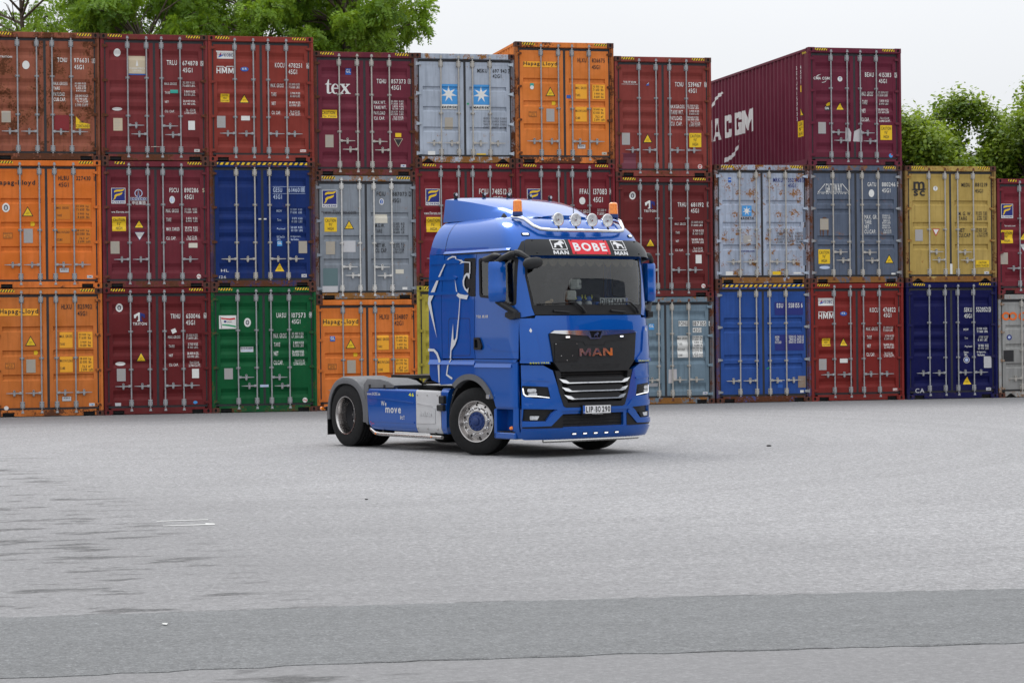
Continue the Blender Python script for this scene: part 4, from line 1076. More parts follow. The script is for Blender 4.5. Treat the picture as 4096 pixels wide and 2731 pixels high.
  ('logo',[('M','K','m',0.236,2.509,0.534,2.317),('M','K','sc',0.241,2.287,0.537,2.155),('P','K',0.178,2.315,0.305,2.335,0.381,2.307,0.457,2.335,0.59,2.326,0.521,2.295,0.381,2.292,0.241,2.294)]),
  ('sticker',[('E','W',0.761,2.398,0.885,2.28),('T','dgrey','T',0.802,2.374,0.847,2.308)]),
  ('code',[('T','K','MEDU',1.525,2.479,1.758,2.385),('T','K','881219',1.893,2.486,2.222,2.387),('D','K','5',2.313,2.494,2.374,2.383),('T','K','45G1',1.891,2.331,2.104,2.236)]),
  ('table',[('T','K','M. G. W.',1.435,1.761,1.786,1.668),('T','K','TARE',1.434,1.64,1.664,1.547),('T','K','NET',1.43,1.35,1.601,1.254),('T','K','CU.CAP',1.429,1.226,1.749,1.13),('T','K','32.500  KGS',1.905,1.771,2.207,1.726),('T','K','71.650  LBS',1.905,1.719,2.206,1.674),('T','K','3.940  KGS',1.935,1.659,2.205,1.612),('T','K','8.690  LBS',1.934,1.602,2.205,1.554),('T','K','28.560  KGS',1.901,1.356,2.202,1.311),('T','K','62.960  LBS',1.9,1.302,2.201,1.254),('T','K','76.4 CU.MT.',1.964,1.242,2.24,1.194),('T','K','2.700 CU.FT.',1.93,1.183,2.239,1.134)]),
  ('plate',[('R','steel',0.271,1.319,0.473,1.035)]),
  ('sticker',[('P','red',0.729,1.336,0.926,1.336,0.824,1.155),('P','W',0.754,1.322,0.9,1.321,0.824,1.189)]),
  ('caution_sticker',[('R','Y',1.892,0.551,2.251,0.376),('T','K','CAUTION',1.966,0.522,2.175,0.467),('T','K','HIGH TRAILER',1.904,0.449,2.238,0.39)]),
  ('sticker',[('R','W',2.118,0.269,2.242,0.204),('T','navy','CIMC',2.129,0.255,2.231,0.216)]),
  ('tape',[('R','W',1.197,0.466,1.259,0.209)]),
 ],
 (10, 1):[
  ('logo',[('F',0.124,2.264,0.447,1.906)]),
  ('logo',[('T','W','www.florens.com',0.053,1.743,0.52,1.697)]),
  ('caution_sticker',[('C',0.114,1.607,0.437,1.279)]),
  ('warning_triangle',[('V',0.622,1.554,0.873,1.355)]),
  ('plate',[('R','tan',0.084,1.045,0.294,0.753)]),
  ('sticker',[('P','navy',0.617,1.264,0.88,1.263,0.747,1.07),('P','W',0.632,1.254,0.864,1.254,0.747,1.089)]),
 ],
 (0, 0):[
  ('code',[('T','K','HLXU',1.524,2.534,1.752,2.424),('T','K','825902',1.886,2.533,2.21,2.426),('D','K','6',2.295,2.534,2.359,2.419),('T','K','45G1',1.884,2.377,2.096,2.271)]),
  ('logo',[('R','oy',0.144,2.443,1.013,2.282),('M','K','Hapag-Lloyd',0.16,2.438,1.009,2.298)]),
  ('warning_triangle',[('V',0.711,1.834,0.958,1.6)]),
  ('sticker',[('P','Y',0.907,1.491,0.975,1.49,0.997,1.444,0.974,1.397,0.905,1.398)]),
  ('table',[('R','oy',1.477,1.902,1.766,1.546),('R','oy',1.893,1.904,2.212,1.546),('R','oy',1.479,1.348,1.764,0.996),('R','oy',1.903,1.353,2.223,1.001),('T','K','MAX. GROSS',1.479,1.84,1.755,1.776),('T','K','TARE',1.483,1.659,1.594,1.602),('T','K','MAX.PAYLOAD',1.482,1.286,1.764,1.224),('T','K','CUBE',1.48,1.114,1.593,1.056),('T','K','32 500  kg',1.913,1.868,2.162,1.807),('T','K','71 650  lbs',1.912,1.8,2.173,1.74),('T','K','3 900  kg',1.941,1.695,2.17,1.634),('T','K','8 600  lbs',1.941,1.629,2.171,1.568),('T','K','28 600  kg',1.921,1.322,2.171,1.26),('T','K','63 050  lbs',1.922,1.253,2.181,1.193),('T','K','76.3  m³',1.976,1.15,2.169,1.094),('T','K','2 694  cuft',1.95,1.082,2.213,1.016)]),
  ('sticker',[('R','K',0.274,1.225,0.474,1.094),('R','orange',0.28,1.219,0.468,1.1),('T','K','REPAIR WITH',0.288,1.208,0.461,1.181),('T','K','CORTEN',0.32,1.171,0.428,1.144),('T','K','STEEL ONLY',0.287,1.136,0.46,1.109)]),
  ('plate',[('R','tan',0.732,1.297,0.937,0.994)]),
  ('sticker',[('R','K',1.515,0.446,1.723,0.338),('R','lgrey',1.519,0.442,1.719,0.342),('T','K','ACEP-D',1.553,0.428,1.691,0.393)]),
  ('sticker',[('R','W',2.118,0.283,2.243,0.218),('T','sky','CIMC',2.129,0.27,2.232,0.231)]),
  ('sticker',[('E','W',0.228,0.252,0.331,0.158)]),
 ],
 (1, 0):[
  ('code',[('T','W','TRHU',1.525,2.294,1.741,2.187),('T','W','650046',1.878,2.297,2.196,2.188),('D','W','6',2.282,2.308,2.343,2.187),('T','W','45G1',1.872,2.145,2.077,2.038)]),
  ('table',[('T','W','MAX.GROSS',1.461,1.797,1.742,1.731),('T','W','TARE',1.473,1.581,1.604,1.522),('T','W','NET',1.477,1.371,1.57,1.313),('T','W','CU. CAP.',1.478,1.157,1.692,1.097),('T','W','32.500 KGS.',1.878,1.83,2.147,1.776),('T','W','71.650 LBS.',1.878,1.763,2.147,1.707),('T','W','3.700 KGS.',1.911,1.624,2.151,1.568),('T','W','8.160 LBS.',1.911,1.55,2.15,1.498),('T','W','28.800 KGS.',1.892,1.414,2.159,1.355),('T','W','63.490 LBS.',1.898,1.34,2.162,1.284),('T','W','76.4 CU.M.',1.948,1.202,2.173,1.145),('T','W','2.700 CU.FT.',1.926,1.133,2.198,1.077)]),
  ('sticker',[('E','W',0.284,2.541,0.447,2.352),('E','dgrey',0.321,2.499,0.41,2.39),('E','lgrey',0.343,2.474,0.388,2.411)]),
  ('logo',[('Q','W',0.69,2.335,0.95,2.127),('B','W','TRITON',0.665,2.107,0.984,2.041)]),
  ('sticker',[('P','W',1.525,1.926,1.623,1.967,1.662,1.879,1.564,1.834)]),
  ('warning_triangle',[('V',0.725,1.429,0.964,1.212)]),
  ('sticker',[('E','W',0.262,1.21,0.49,1.123)]),
  ('plate',[('R','steel',0.291,1.055,0.49,0.768)]),
  ('sticker',[('R','W',1.998,1.027,2.157,0.814)]),
  ('sticker',[('R','lgrey',0.243,0.277,0.378,0.206)]),
  ('sticker',[('E','sky',2.017,0.293,2.114,0.221)]),
 ],
 (2, 0):[
  ('code',[('T','W','UASU',1.511,2.295,1.736,2.184),('T','W','107573',1.868,2.292,2.189,2.18),('D','W','9',2.276,2.305,2.337,2.178),('T','W','45G1',1.866,2.142,2.068,2.038)]),
  ('table',[('T','W','MAX. GROSS',1.442,1.822,1.744,1.71),('T','W','TARE',1.446,1.609,1.59,1.512),('T','W','NET',1.444,1.405,1.549,1.305),('T','W','CU.CAP.',1.441,1.195,1.659,1.094),('T','W','30.480 KGS',1.865,1.839,2.139,1.779),('T','W','67.200 LBS',1.864,1.768,2.138,1.707),('T','W','3.800 KGS',1.896,1.627,2.143,1.57),('T','W','8.380 LBS',1.895,1.558,2.14,1.498),('T','W','26.680 KGS',1.872,1.421,2.146,1.36),('T','W','58.820 LBS',1.873,1.35,2.147,1.289),('T','W','76.4 CU.M.',1.927,1.212,2.167,1.151),('T','W','2.700 CU.FT.',1.902,1.141,2.178,1.08)]),
  ('logo',[('R','W',0.184,2.246,0.582,1.938),('P','dgrey',0.205,2.218,0.219,2.218,0.248,1.956,0.234,1.956),('P','red',0.23,2.199,0.312,2.186,0.43,2.175,0.548,2.193,0.561,2.155,0.441,2.138,0.324,2.153,0.235,2.163),('P','green',0.252,2.045,0.405,2.037,0.569,2.004,0.573,1.967,0.404,1.999,0.256,2.017),('B','dgrey','UASC',0.363,2.115,0.483,2.078),('E','navy',0.293,2.13,0.353,2.08)]),
  ('sticker',[('E','W',0.76,2.182,0.918,1.977),('E','dgrey',0.797,2.139,0.88,2.02),('E','lgrey',0.818,2.115,0.859,2.044)]),
  ('sticker',[('R','W',0.676,1.517,0.97,1.4),('B','navy','ECO-FLOOR',0.69,1.505,0.956,1.452),('R','lblue',0.689,1.441,0.956,1.414)]),
  ('plate',[('R','steel',0.291,1.027,0.488,0.774)]),
  ('sticker',[('E','W',2.1,0.323,2.213,0.207),('B','red','chg',2.114,0.294,2.199,0.236)]),
  ('tape',[('R','lblue',1.114,0.637,1.313,0.581)]),
 ],
 (3, 0):[
  ('code',[('T','K','HLXU',1.513,2.235,1.738,2.125),('T','K','534807',1.871,2.232,2.187,2.12),('D','K','4',2.274,2.235,2.334,2.121),('T','K','42G1',1.869,2.083,2.075,1.977)]),
  ('logo',[('R','oy',0.17,2.14,1.005,1.979),('M','K','Hapag-Lloyd',0.175,2.131,1.003,1.993)]),
  ('sticker',[('R','blue',0.334,1.738,0.453,1.617),('B','W','GL',0.346,1.723,0.441,1.655)]),
  ('warning_triangle',[('V',0.699,1.671,0.941,1.446)]),
  ('sticker',[('P','Y',0.889,1.346,0.966,1.345,0.987,1.299,0.965,1.254,0.888,1.255)]),
  ('sticker',[('R','K',0.283,1.092,0.479,0.962),('R','orange',0.29,1.085,0.472,0.97),('T','K','REPAIR WITH',0.299,1.075,0.463,1.046),('T','K','CORTEN',0.328,1.039,0.433,1.011),('T','K','STEEL ONLY',0.299,1.003,0.462,0.977)]),
  ('plate',[('R','tan',0.732,1.174,0.934,0.869)]),
  ('table',[('R','oy',1.451,1.746,1.727,1.407),('R','oy',1.877,1.746,2.191,1.418),('R','oy',1.452,1.212,1.733,0.876),('R','oy',1.883,1.198,2.189,0.864),('T','K','MAX. GROSS',1.455,1.684,1.729,1.623),('T','K','TARE',1.458,1.511,1.569,1.455),('T','K','MAX.PAYLOAD',1.461,1.147,1.738,1.085),('T','K','CUBE',1.459,0.972,1.575,0.912),('T','K','32 500  kg',1.901,1.722,2.145,1.659),('T','K','71 650  lbs',1.9,1.65,2.151,1.591),('T','K','3 800  kg',1.928,1.549,2.145,1.491),('T','K','8 380  lbs',1.928,1.479,2.149,1.423),('T','K','28 700  kg',1.9,1.181,2.143,1.12),('T','K','63 270  lbs',1.899,1.109,2.152,1.05),('T','K','67.7  m³',1.961,1.012,2.144,0.949),('T','K','2 390  cuft',1.924,0.941,2.18,0.881)]),
 ],
 (6, 0):[
  ('code',[('R','W',1.551,2.007,1.796,1.881),('R','W',1.915,2.004,2.255,1.881),('R','W',2.322,1.999,2.394,1.88),('R','W',1.913,1.84,2.135,1.725),('T','K','PONU',1.558,1.994,1.789,1.897),('T','K','187105',1.927,1.99,2.243,1.892),('T','K','4',2.334,1.986,2.385,1.891),('T','K','42G1',1.925,1.828,2.126,1.741)]),
  ('table',[('R','W',1.524,1.647,1.787,1.119),('R','W',1.906,1.649,2.166,1.118),('T','K','MAX. GROSS',1.53,1.615,1.771,1.554),('T','K','TARE',1.545,1.479,1.641,1.424),('T','K','PAYLOAD',1.534,1.344,1.712,1.286),('T','K','CUBE',1.544,1.21,1.642,1.153),('T','K','32.500  kg',1.911,1.638,2.153,1.586),('T','K','71.650  lb',1.91,1.58,2.142,1.53),('T','K','3.800  kg',1.952,1.503,2.163,1.449),('T','K','8.380  lb',1.951,1.44,2.148,1.393),('T','K','28.700  kg',1.91,1.369,2.152,1.316),('T','K','63.270  lb',1.909,1.31,2.142,1.258),('T','K','67.2 cu.m',1.946,1.229,2.164,1.179),('T','K','2.373 cu.ft',1.912,1.171,2.164,1.123)]),
  ('sticker',[('R','sky',0.798,1.946,0.936,1.801),('B','W','GL',0.812,1.93,0.923,1.862)]),
  ('sticker',[('R','lgrey',0.763,0.513,1.019,0.43)]),
  ('sticker',[('R','W',2.152,0.283,2.271,0.218),('T','blue','CIMC',2.161,0.269,2.26,0.232)]),
  ('tape',[('P','dirty',1.292,0.84,1.491,0.848,1.5,0.612,1.406,0.569,1.37,0.503,1.283,0.504)]),
 ],
 (7, 0):[
  ('code',[('R','navy',1.522,2.444,2.257,2.127),('T','W','ESU',1.576,2.412,1.74,2.306),('T','W','558155 6',1.881,2.418,2.245,2.304)]),
  ('table',[('R','navy',1.52,1.647,2.264,1.26),('T','W','MGW',1.524,1.62,1.636,1.562),('T','W','TARE',1.524,1.557,1.626,1.499),('T','W','PAYLOAD',1.523,1.493,1.683,1.43),('T','W','32500 KG  71650 LB',1.877,1.625,2.263,1.564),('T','W','3840 KG  8470 LB',1.895,1.559,2.262,1.498),('T','W','28660 KG  63180 LB',1.875,1.496,2.261,1.434)]),
  ('plate',[('R','brown',2.108,0.631,2.307,0.344)]),
  ('sticker',[('R','blue',1.577,0.531,1.708,0.461),('R','W',1.584,0.519,1.701,0.497)]),
  ('sticker',[('R','blue',1.576,0.44,1.709,0.347)]),
  ('sticker',[('R','W',2.162,0.283,2.253,0.22)]),
  ('sticker',[('R','green',1.293,0.863,1.36,0.812)]),
 ],
 (8, 0):[
  ('code',[('T','W','KOCU',1.563,2.286,1.784,2.173),('T','W','476822',1.911,2.29,2.244,2.176),('D','W','5',2.328,2.298,2.395,2.174),('T','W','45G1',1.925,2.148,2.128,2.045)]),
  ('table',[('T','W','MAX. GROSS',1.47,1.806,1.779,1.72),('T','W','TARE',1.48,1.599,1.605,1.515),('T','W','NET',1.483,1.382,1.583,1.303),('T','W','CU. CAP.',1.475,1.175,1.696,1.089),('T','W','32.500 KGS',1.924,1.818,2.181,1.763),('T','W','71.650 LBS',1.923,1.752,2.175,1.695),('T','W','3.700 KGS',1.954,1.61,2.191,1.555),('T','W','8.160 LBS',1.948,1.541,2.18,1.489),('T','W','28.800 KGS',1.921,1.393,2.184,1.338),('T','W','63.490 LBS',1.931,1.329,2.19,1.274),('T','W','76.4 CU.M.',1.947,1.185,2.171,1.128),('T','W','2.700 CU.FT.',1.923,1.119,2.201,1.063)]),
  ('logo',[('R','W',0.202,2.532,0.616,2.348),('T','navy','KOBC',0.393,2.479,0.587,2.404),('P','blue',0.253,2.384,0.319,2.472,0.343,2.42,0.383,2.483,0.373,2.425,0.313,2.397),('P','red',0.271,2.43,0.321,2.5,0.311,2.435)]),
  ('logo',[('B','W','HMM',0.211,2.171,0.615,2.024),('P','W',0.211,2.204,0.378,2.202,0.417,2.167,0.458,2.201,0.617,2.2,0.617,2.184,0.465,2.185,0.417,2.146,0.373,2.186,0.211,2.187)]),
  ('sticker',[('E','blue',0.78,2.196,0.961,2.093),('B','W','KR',0.822,2.177,0.916,2.129)]),
  ('caution_sticker',[('R','Y',0.308,1.542,0.52,1.347),('T','K','CAUTION',0.343,1.528,0.484,1.488),('T','K','HIGH',0.372,1.466,0.451,1.425),('T','K','CONTAINER',0.321,1.404,0.508,1.364)]),
  ('warning_triangle',[('V',0.757,1.555,0.985,1.346)]),
  ('plate',[('R','steel',0.213,1.039,0.411,0.765)]),
  ('sticker',[('R','W',0.762,1.039,0.966,0.935)]),
  ('sticker',[('R','W',2.154,0.285,2.298,0.223),('T','red','Fuwa',2.169,0.275,2.283,0.23)]),
 ],
 (9, 0):[
  ('code',[('T','W','SEKU',1.562,2.266,1.772,2.157),('T','W','552052',1.884,2.273,2.198,2.158),('D','W','3',2.22,2.277,2.283,2.152),('T','W','45G1',1.561,2.111,1.77,2.007)]),
  ('table',[('T','W','MGW',1.557,1.747,1.69,1.693),('T','W','Tare',1.575,1.533,1.664,1.479),('T','W','Payload',1.573,1.323,1.765,1.264),('T','W','Seaco',1.556,1.185,1.678,1.131),('T','W','SRL.',1.56,1.111,1.657,1.06),('T','W','32 500  KGS',1.912,1.767,2.193,1.711),('T','W','71 650  LBS',1.916,1.695,2.2,1.64),('T','W','3 700  KGS',1.954,1.557,2.208,1.499),('T','W','8 160  LBS',1.94,1.485,2.192,1.427),('T','W','28 800  KGS',1.931,1.345,2.211,1.286),('T','W','63 490  LBS',1.93,1.273,2.21,1.215),('T','W','Bridgetown,',1.911,1.181,2.155,1.12),('T','W','Barbados',1.92,1.107,2.111,1.054)]),
  ('sticker',[('E','W',1.533,1.04,1.696,0.883),('E','navy',1.546,1.028,1.684,0.895),('E','lblue',1.569,1.004,1.661,0.917)]),
  ('plate',[('R','lgrey',2.082,1.042,2.285,0.755)]),
  ('warning_triangle',[('U',1.518,0.543,1.747,0.351)]),
  ('sticker',[('R','W',2.135,0.259,2.266,0.19),('B','navy','CIMC',2.145,0.244,2.256,0.204)]),
  ('chalk_mark',[('T','lgrey','CA',0.229,0.27,0.472,0.159)]),
 ],
 (10, 0):[
  ('logo',[('O','orng',0.115,2.147,0.343,1.937,0.55),('O','orng',0.299,2.145,0.528,1.935,0.55),('M','orng','CL',0.566,2.143,0.955,1.931)]),
  ('sticker',[('E','navy',0.241,1.579,0.379,1.441),('E','lblue',0.274,1.547,0.346,1.475)]),
  ('paint_patch',[('R','K',0.146,1.185,0.425,0.904)]),
 ],
}
PAINT_GAIN = 0.88
def P(name, rgb, **k):
    return paint_mat(name, rgb, **k)
FR = {}
def frame_like(name, rgb, rust=0.55, low=0.05, seed=1):
    return paint_mat(name + '_frame', rgb, rust=rust, fade=0.2, seed=seed, rough=0.6, low=low)
BROWN_CAST = paint_mat('rusted_casting', S(84, 52, 44), rust=0.75, fade=0.3, seed=3.3, rough=0.75)

# column, level, height, rib pattern, paint (sRGB as painted), rust, frame rust, label, options
CON = [
 (0, 2, HH, 'A', (148, 82, 60), 0.66, 0.75, 'rust brown container with blotches and a half torn yellow sticker, top of leftmost stack', dict(casting=1, rusty_ends=True)),
 (0, 1, HH, 'B', (222, 112, 14), 0.06, 0.18, 'clean bright orange container in the middle of the leftmost stack', dict()),
 (0, 0, HH, 'B', (204, 112, 34), 0.20, 0.40, 'faded orange container standing on the ground at the far left', dict(casting=1)),
 (1, 2, HH, 'A', (120, 45, 48), 0.10, 0.50, 'dark red container with a beige logo patch and a teal tag, top row', dict(stagger=1, casting=1)),
 (1, 1, HH, 'A', (112, 38, 50), 0.06, 0.45, 'wine red container with yellow wave logo beside a blue emblem and one dropped handle', dict(tape='sr', casting=1, handles=(1, 1, 0, 1))),
 (1, 0, HH, 'A', (106, 30, 34), 0.02, 0.12, 'dark red container with a white arched T emblem, on the ground beside the green one', dict()),
 (2, 2, HH, 'A', (140, 52, 42), 0.04, 0.14, 'brick red container with white sail label in the top row, above the dark navy one', dict()),
 (2, 1, HH, 'A', (20, 46, 106), 0.16, 0.62, 'dark navy container with full width hazard stripe and pale blue lettering', dict(tape='full', bars='beige', casting=1, rusty_ends=True)),
 (2, 0, HH, 'A', (10, 86, 48), 0.06, 0.35, 'green container with a small flag picture on a white label', dict(stagger=1, casting=1)),
 (3, 2, HH, 'A', (110, 38, 56), 0.05, 0.60, 'wine red container with a large white three letter serif word, top row', dict(stagger=1, bars='beige', casting=1)),
 (3, 1, HH, 'B', (136, 143, 152), 0.28, 0.66, 'grey container with yellow wave logo above the orange one left of the truck', dict(stagger=1, bars='white', hinge=1, casting=1)),
 (3, 0, HL_, 'B', (222, 118, 30), 0.07, 0.28, 'bright orange container on the ground behind the rear wheel of the truck', dict(tape='', casting=1)),
 (4, 2, HL_, 'B', (168, 177, 191), 0.26, 0.62, 'pale blue grey container with two large blue star squares, top row', dict(tape='', bars='beige', sill='trap', hinge=1, casting=1)),
 (4, 1, HH, 'A', (122, 34, 44), 0.05, 0.40, 'dark red container half hidden by the cab rear, below the two star squares', dict(casting=1)),
 (4, 0, HH, 'A', (172, 158, 48), 0.05, 0.25, 'yellow green container showing as a narrow strip behind the cab', dict()),
 (5, 2, HH, 'B', (222, 122, 36), 0.12, 0.60, 'orange container with black name on a yellow strip in the centre of the top row', dict(casting=1)),
 (5, 1, HH, 'A', (118, 32, 42), 0.04, 0.30, 'dark red container directly behind the lamp bar of the truck', dict()),
 (5, 0, HH, 'A', (118, 40, 40), 0.08, 0.30, 'red brown container hidden behind the cab of the truck', dict()),
 (6, 2, HH, 'A', (136, 56, 50), 0.10, 0.45, 'red brown container with square yellow caution sticker and purple repainted patch, top row', dict(casting=1)),
 (6, 1, HH, 'A', (106, 36, 38), 0.02, 0.22, 'dark red container with an arched T emblem, right above and beside the windscreen', dict()),
 (6, 0, HL_, 'A', (112, 132, 146), 0.22, 0.62, 'blue grey container with white lettering panels, on the ground just right of the truck', dict(tape='', bars='beige', hinge=1, casting=1, rusty_ends=True)),
 (7, 1, HH, 'B', (162, 172, 190), 0.60, 0.80, 'pale blue grey container badly spotted with rust, one small star logo', dict(bars='beige', hinge=1, casting=1, rusty_ends=True)),
 (7, 0, HH, 'C', (44, 80, 150), 0.22, 0.70, 'faded mid blue container with darker blue lettering panels, on the ground', dict(tape='full', bars='beige', hinge='dull', casting=1, rusty_ends=True)),
 (8, 2, HH, 'A', (106, 34, 56), 0.04, 0.22, 'wine red container alone on top at the right, its long ribbed side showing', dict(stagger=1, bars_x=(.595, 1.017, 1.361, 1.786))),
 (8, 1, HH, 'C', (92, 102, 120), 0.32, 0.66, 'slate grey container with a white suspension bridge logo', dict(stagger=2, bars='beige', casting=1, hinge='pale', rusty_ends=True)),
 (8, 0, HH, 'A', (130, 36, 32), 0.03, 0.10, 'bright brick red container with white sail label, on the ground', dict()),
 (9, 1, HH, 'B', (182, 154, 78), 0.30, 0.72, 'mustard yellow container with large black letters and rusty frame', dict(stagger=1, bars='beige', sill='trap', casting=1, rusty_ends=True)),
 (9, 0, HH, 'A', (12, 17, 74), 0.03, 0.10, 'deep royal blue container with dirt on its sill, on the ground at the right', dict()),
 (10, 1, HH, 'A', (118, 34, 48), 0.05, 0.20, 'red container cut by the right picture edge with yellow wave logo', dict(tape='s')),
 (10, 0, HL_, 'B', (152, 152, 150), 0.25, 0.50, 'light grey container cut by the right picture edge with orange ring letters', dict(tape='', bars='beige', sill='trap', casting=1)),
]
HT = {(c, l): h for c, l, h, *_ in CON}
for i, (c, l, H, ribs, rgb, rust, frust, label, opt) in enumerate(CON):
    opt = dict(opt)
    rgb_l = S(*rgb); g_ = sum(rgb_l) / 3
    rgb_l = tuple(max(.0015, g_ + (x - g_) * (1.02 if rgb[2] > rgb[0] else .94)) * PAINT_GAIN for x in rgb_l)
    pale = min(rgb) > 70
    pm = paint_mat('container_paint_%02d' % i, rgb_l, rust=rust, pale=pale, fade=0.10 + 0.1 * rust, seed=i * 1.37 + 0.4)
    fm = paint_mat('container_frame_%02d' % i, rgb_l, rust=frust, pale=pale, fade=0.16, seed=i * 0.91 + 5, rough=0.6, low=0.05 + .05 * (frust > .3))
    if opt.pop('casting', None): opt['casting'] = BROWN_CAST
    if frust >= 0.6: opt['post'] = paint_mat('container_post_%02d' % i, tuple(.45 * a + .55 * b for a, b in zip(rgb_l, S(88, 56, 42))), rust=.7, fade=.25, seed=i * 1.1 + 9, rough=.7)
    h = opt.pop('hinge', None)
    if h == 1: opt['hinge_mat'] = paint_mat('hinge_paint_%02d' % i, tuple(min(.55, x * 1.25) for x in rgb_l), rust=0.45, seed=i)
    elif h: opt['hinge_mat'] = paint_mat('hinge_paint_%02d' % i, (0.30, 0.31, 0.33), rust=0.45, seed=i)
    z = sum(HT[(c, k)] for k in range(l))
    t = container((COLX[c], COLY[c], z), H, ribs, pm, fm, DECALS.get((c, l), []), label, **opt)
    if (c, l) == (8, 2):
        # big painted letters down the ribbed side, then the upright code and stickers near the door
        sf = lambda u, v, h: (0.012 + corr(u) - 0.003 - h, u, v)
        br = []
        y = 0.25
        while y < CL - 0.2:
            br += [y, y + 0.070, y + 0.138, y + 0.208]; y += 0.276
        lay = []
        BIG = {'C': ([(0, .15), (.15, 0), (.85, 0), (1, .15), (1, .36), (.70, .36), (.70, .24), (.32, .24), (.30, .28), (.30, .72), (.32, .76), (.70, .76), (.70, .64), (1, .64), (1, .85), (.85, 1), (.15, 1), (0, .85)], None),
               'G': ([(0, .15), (.15, 0), (1, 0), (1, .54), (.54, .54), (.54, .36), (.70, .36), (.70, .24), (.32, .24), (.30, .28), (.30, .72), (.32, .76), (.70, .76), (.70, .66), (1, .66), (1, .85), (.85, 1), (.15, 1), (0, .85)], None),
               'M': ([(0, 0), (0, 1), (.30, 1), (.5, .50), (.70, 1), (1, 1), (1, 0), (.76, 0), (.76, .56), (.58, .10), (.42, .10), (.24, .56), (.24, 0)], None),
               'A': ([(0, 0), (.33, 1), (.67, 1), (1, 0), (.72, 0), (.67, .18), (.33, .18), (.28, 0)], [(.38, .38), (.62, .38), (.5, .80)])}
        for s, ya, yb in (('M', 4.985, 4.11), ('G', 5.64, 5.07), ('C', 6.47, 5.90), ('A', 7.42, 6.80), ('M', 8.42, 7.48), ('C', 9.10, 8.52)):
            o_, h_ = BIG[s]
            loops = [[Vector((ya + (yb - ya) * a, 1.205 + .605 * b, 0)) for a, b in l] for l in ([o_] + ([h_] if h_ else []))]
            V = [(p.x, p.y) for l in loops for p in l]; F = [tuple(t_) for t_ in tessellate_polygon(loops)]
            lay.append((V, F, pr('W'), 0.0))
        for pts in ([(7.60, 2.16), (7.30, 2.36), (6.95, 2.48), (6.60, 2.50), (6.55, 2.45), (6.75, 2.40), (7.10, 2.34), (7.57, 2.10)],
                    [(5.22, 1.09), (5.40, 0.94), (5.75, 0.76), (6.15, 0.68), (6.54, 0.68), (6.55, 0.55), (6.25, 0.56), (5.80, 0.62), (5.42, 0.82)]):
            V, F = poly2d(pts); lay.append((V, F, pr('W'), 0.0))
        surface_sheet('side_lettering', lay, sf, t, br, (), smooth=False)
        lay = []
        zt = 2.53
        for k, s in enumerate('BEAU4153833'):
            z1 = 2.52 - k * 0.1265
            V, F = text2d(s, 0.885, z1, 0.815, z1 - 0.095, 0.012); lay.append((V, F, pr('W'), 0.0))
        for k, s in enumerate('45G1'):
            z1 = 2.51 - k * 0.118
            V, F = text2d(s, 0.60, z1, 0.53, z1 - 0.095, 0.012); lay.append((V, F, pr('W'), 0.0))
        surface_sheet('side_code', lay, sf, t, br, (), smooth=False)
        R = lambda a, z1, b, z0, c, h: ([(a, z0), (b, z0), (b, z1), (a, z1)], [(0, 1, 2, 3)], pr(c), h)
        lay = [R(.80, 1.14, .48, .75, 'Y', 0)]
        for s, a, b in (('CAUTION', 1.11, 1.02), ("9'6\"", .99, .90), ('HIGH', .87, .78)):
            V, F = text2d(s, .77, a, .51, b, .012); lay.append((V, F, pr('K'), .0014))
        surface_sheet('caution_sticker', lay, sf, t, br, (), smooth=False)
        surface_sheet('sticker', [R(.62, 2.01, .53, 1.85, 'Y', 0)], sf, t, br, (), smooth=False)
        V, F = poly2d([(.74, 1.26), (.44, 1.26), (.59, 1.48)]); V2, F2 = poly2d([(.70, 1.275), (.48, 1.275), (.59, 1.44)])
        surface_sheet('warning_triangle', [(V, F, pr('K'), 0), (V2, F2, pr('Y'), .001)], sf, t, br, (), smooth=False)
        o = link_mesh('hazard_tape', cached('tape', lambda: m_tape(0, 0.31, 5)), t, [pr('Y'), pr('K')], (0.0085, 0.46, H - 0.135))
        o.rotation_euler = (0, 0, -math.pi / 2)
        tag(t, kind=None)

# ---- the rows that go on beyond the frame: seen only as reflections in the truck's paint and glass
def plain_container(loc, rz, H, ribs, pm, label, group):
    t = tag(empty('shipping_container', loc, rz), label, 'container', group)
    for left in (True, False):
        link_mesh('corner_post', cached(('post', H, left), lambda: m_post(H, left)), t, [pm], (0 if left else CW - 0.062, 0, 0))
        link_mesh('side_wall', cached(('side', H, left), lambda: m_side(H, left)), t, [pm], (0 if left else CW, 0, 0))
    link_mesh('door_header', cached(('head', H), lambda: m_header(H)), t, [pm])
    link_mesh('door_sill', cached(('sill', 'rect'), lambda: m_sill('rect')), t, [pm, BLACK])
    for x in (0.124, 1.248): link_mesh('door', cached(('leaf', ribs, H), lambda: m_leaf(ribs, H)), t, [pm], (x, 0, 0))
    link_mesh('door_gasket', cached(('gask', H), lambda: m_gasket(H)), t, [RUBBER])
    for x in (0.632, 1.055, 1.390, 1.812): link_mesh('locking_bar', cached(('bar', H), lambda: m_bar(H)), t, [GALV, GALV], (x, 0, 0))
    link_mesh('roof', cached(('roof', H), lambda: m_roof(H)), t, [pm]); link_mesh('end_wall', cached(('back', H), lambda: m_back(H)), t, [pm])
    return t
SPARE = [paint_mat('spare_paint_%d' % i, tuple(x * PAINT_GAIN for x in S(*c)), rust=.15, seed=i + 20) for i, c in enumerate(((112, 38, 44), (222, 116, 26), (30, 60, 120), (140, 52, 44), (150, 158, 168), (106, 32, 50)))]
rx = random.Random(5)
for i in range(9):
    for k in range(3):
        plain_container((-2.22 - 2.465 * i, rx.uniform(-.06, .06), k * HH), 0, HH, 'A', rx.choice(SPARE), 'container in the part of the wall that lies beyond the left picture edge', 'containers beyond the left picture edge')
fx, fy = math.cos(2.15), math.sin(2.15)
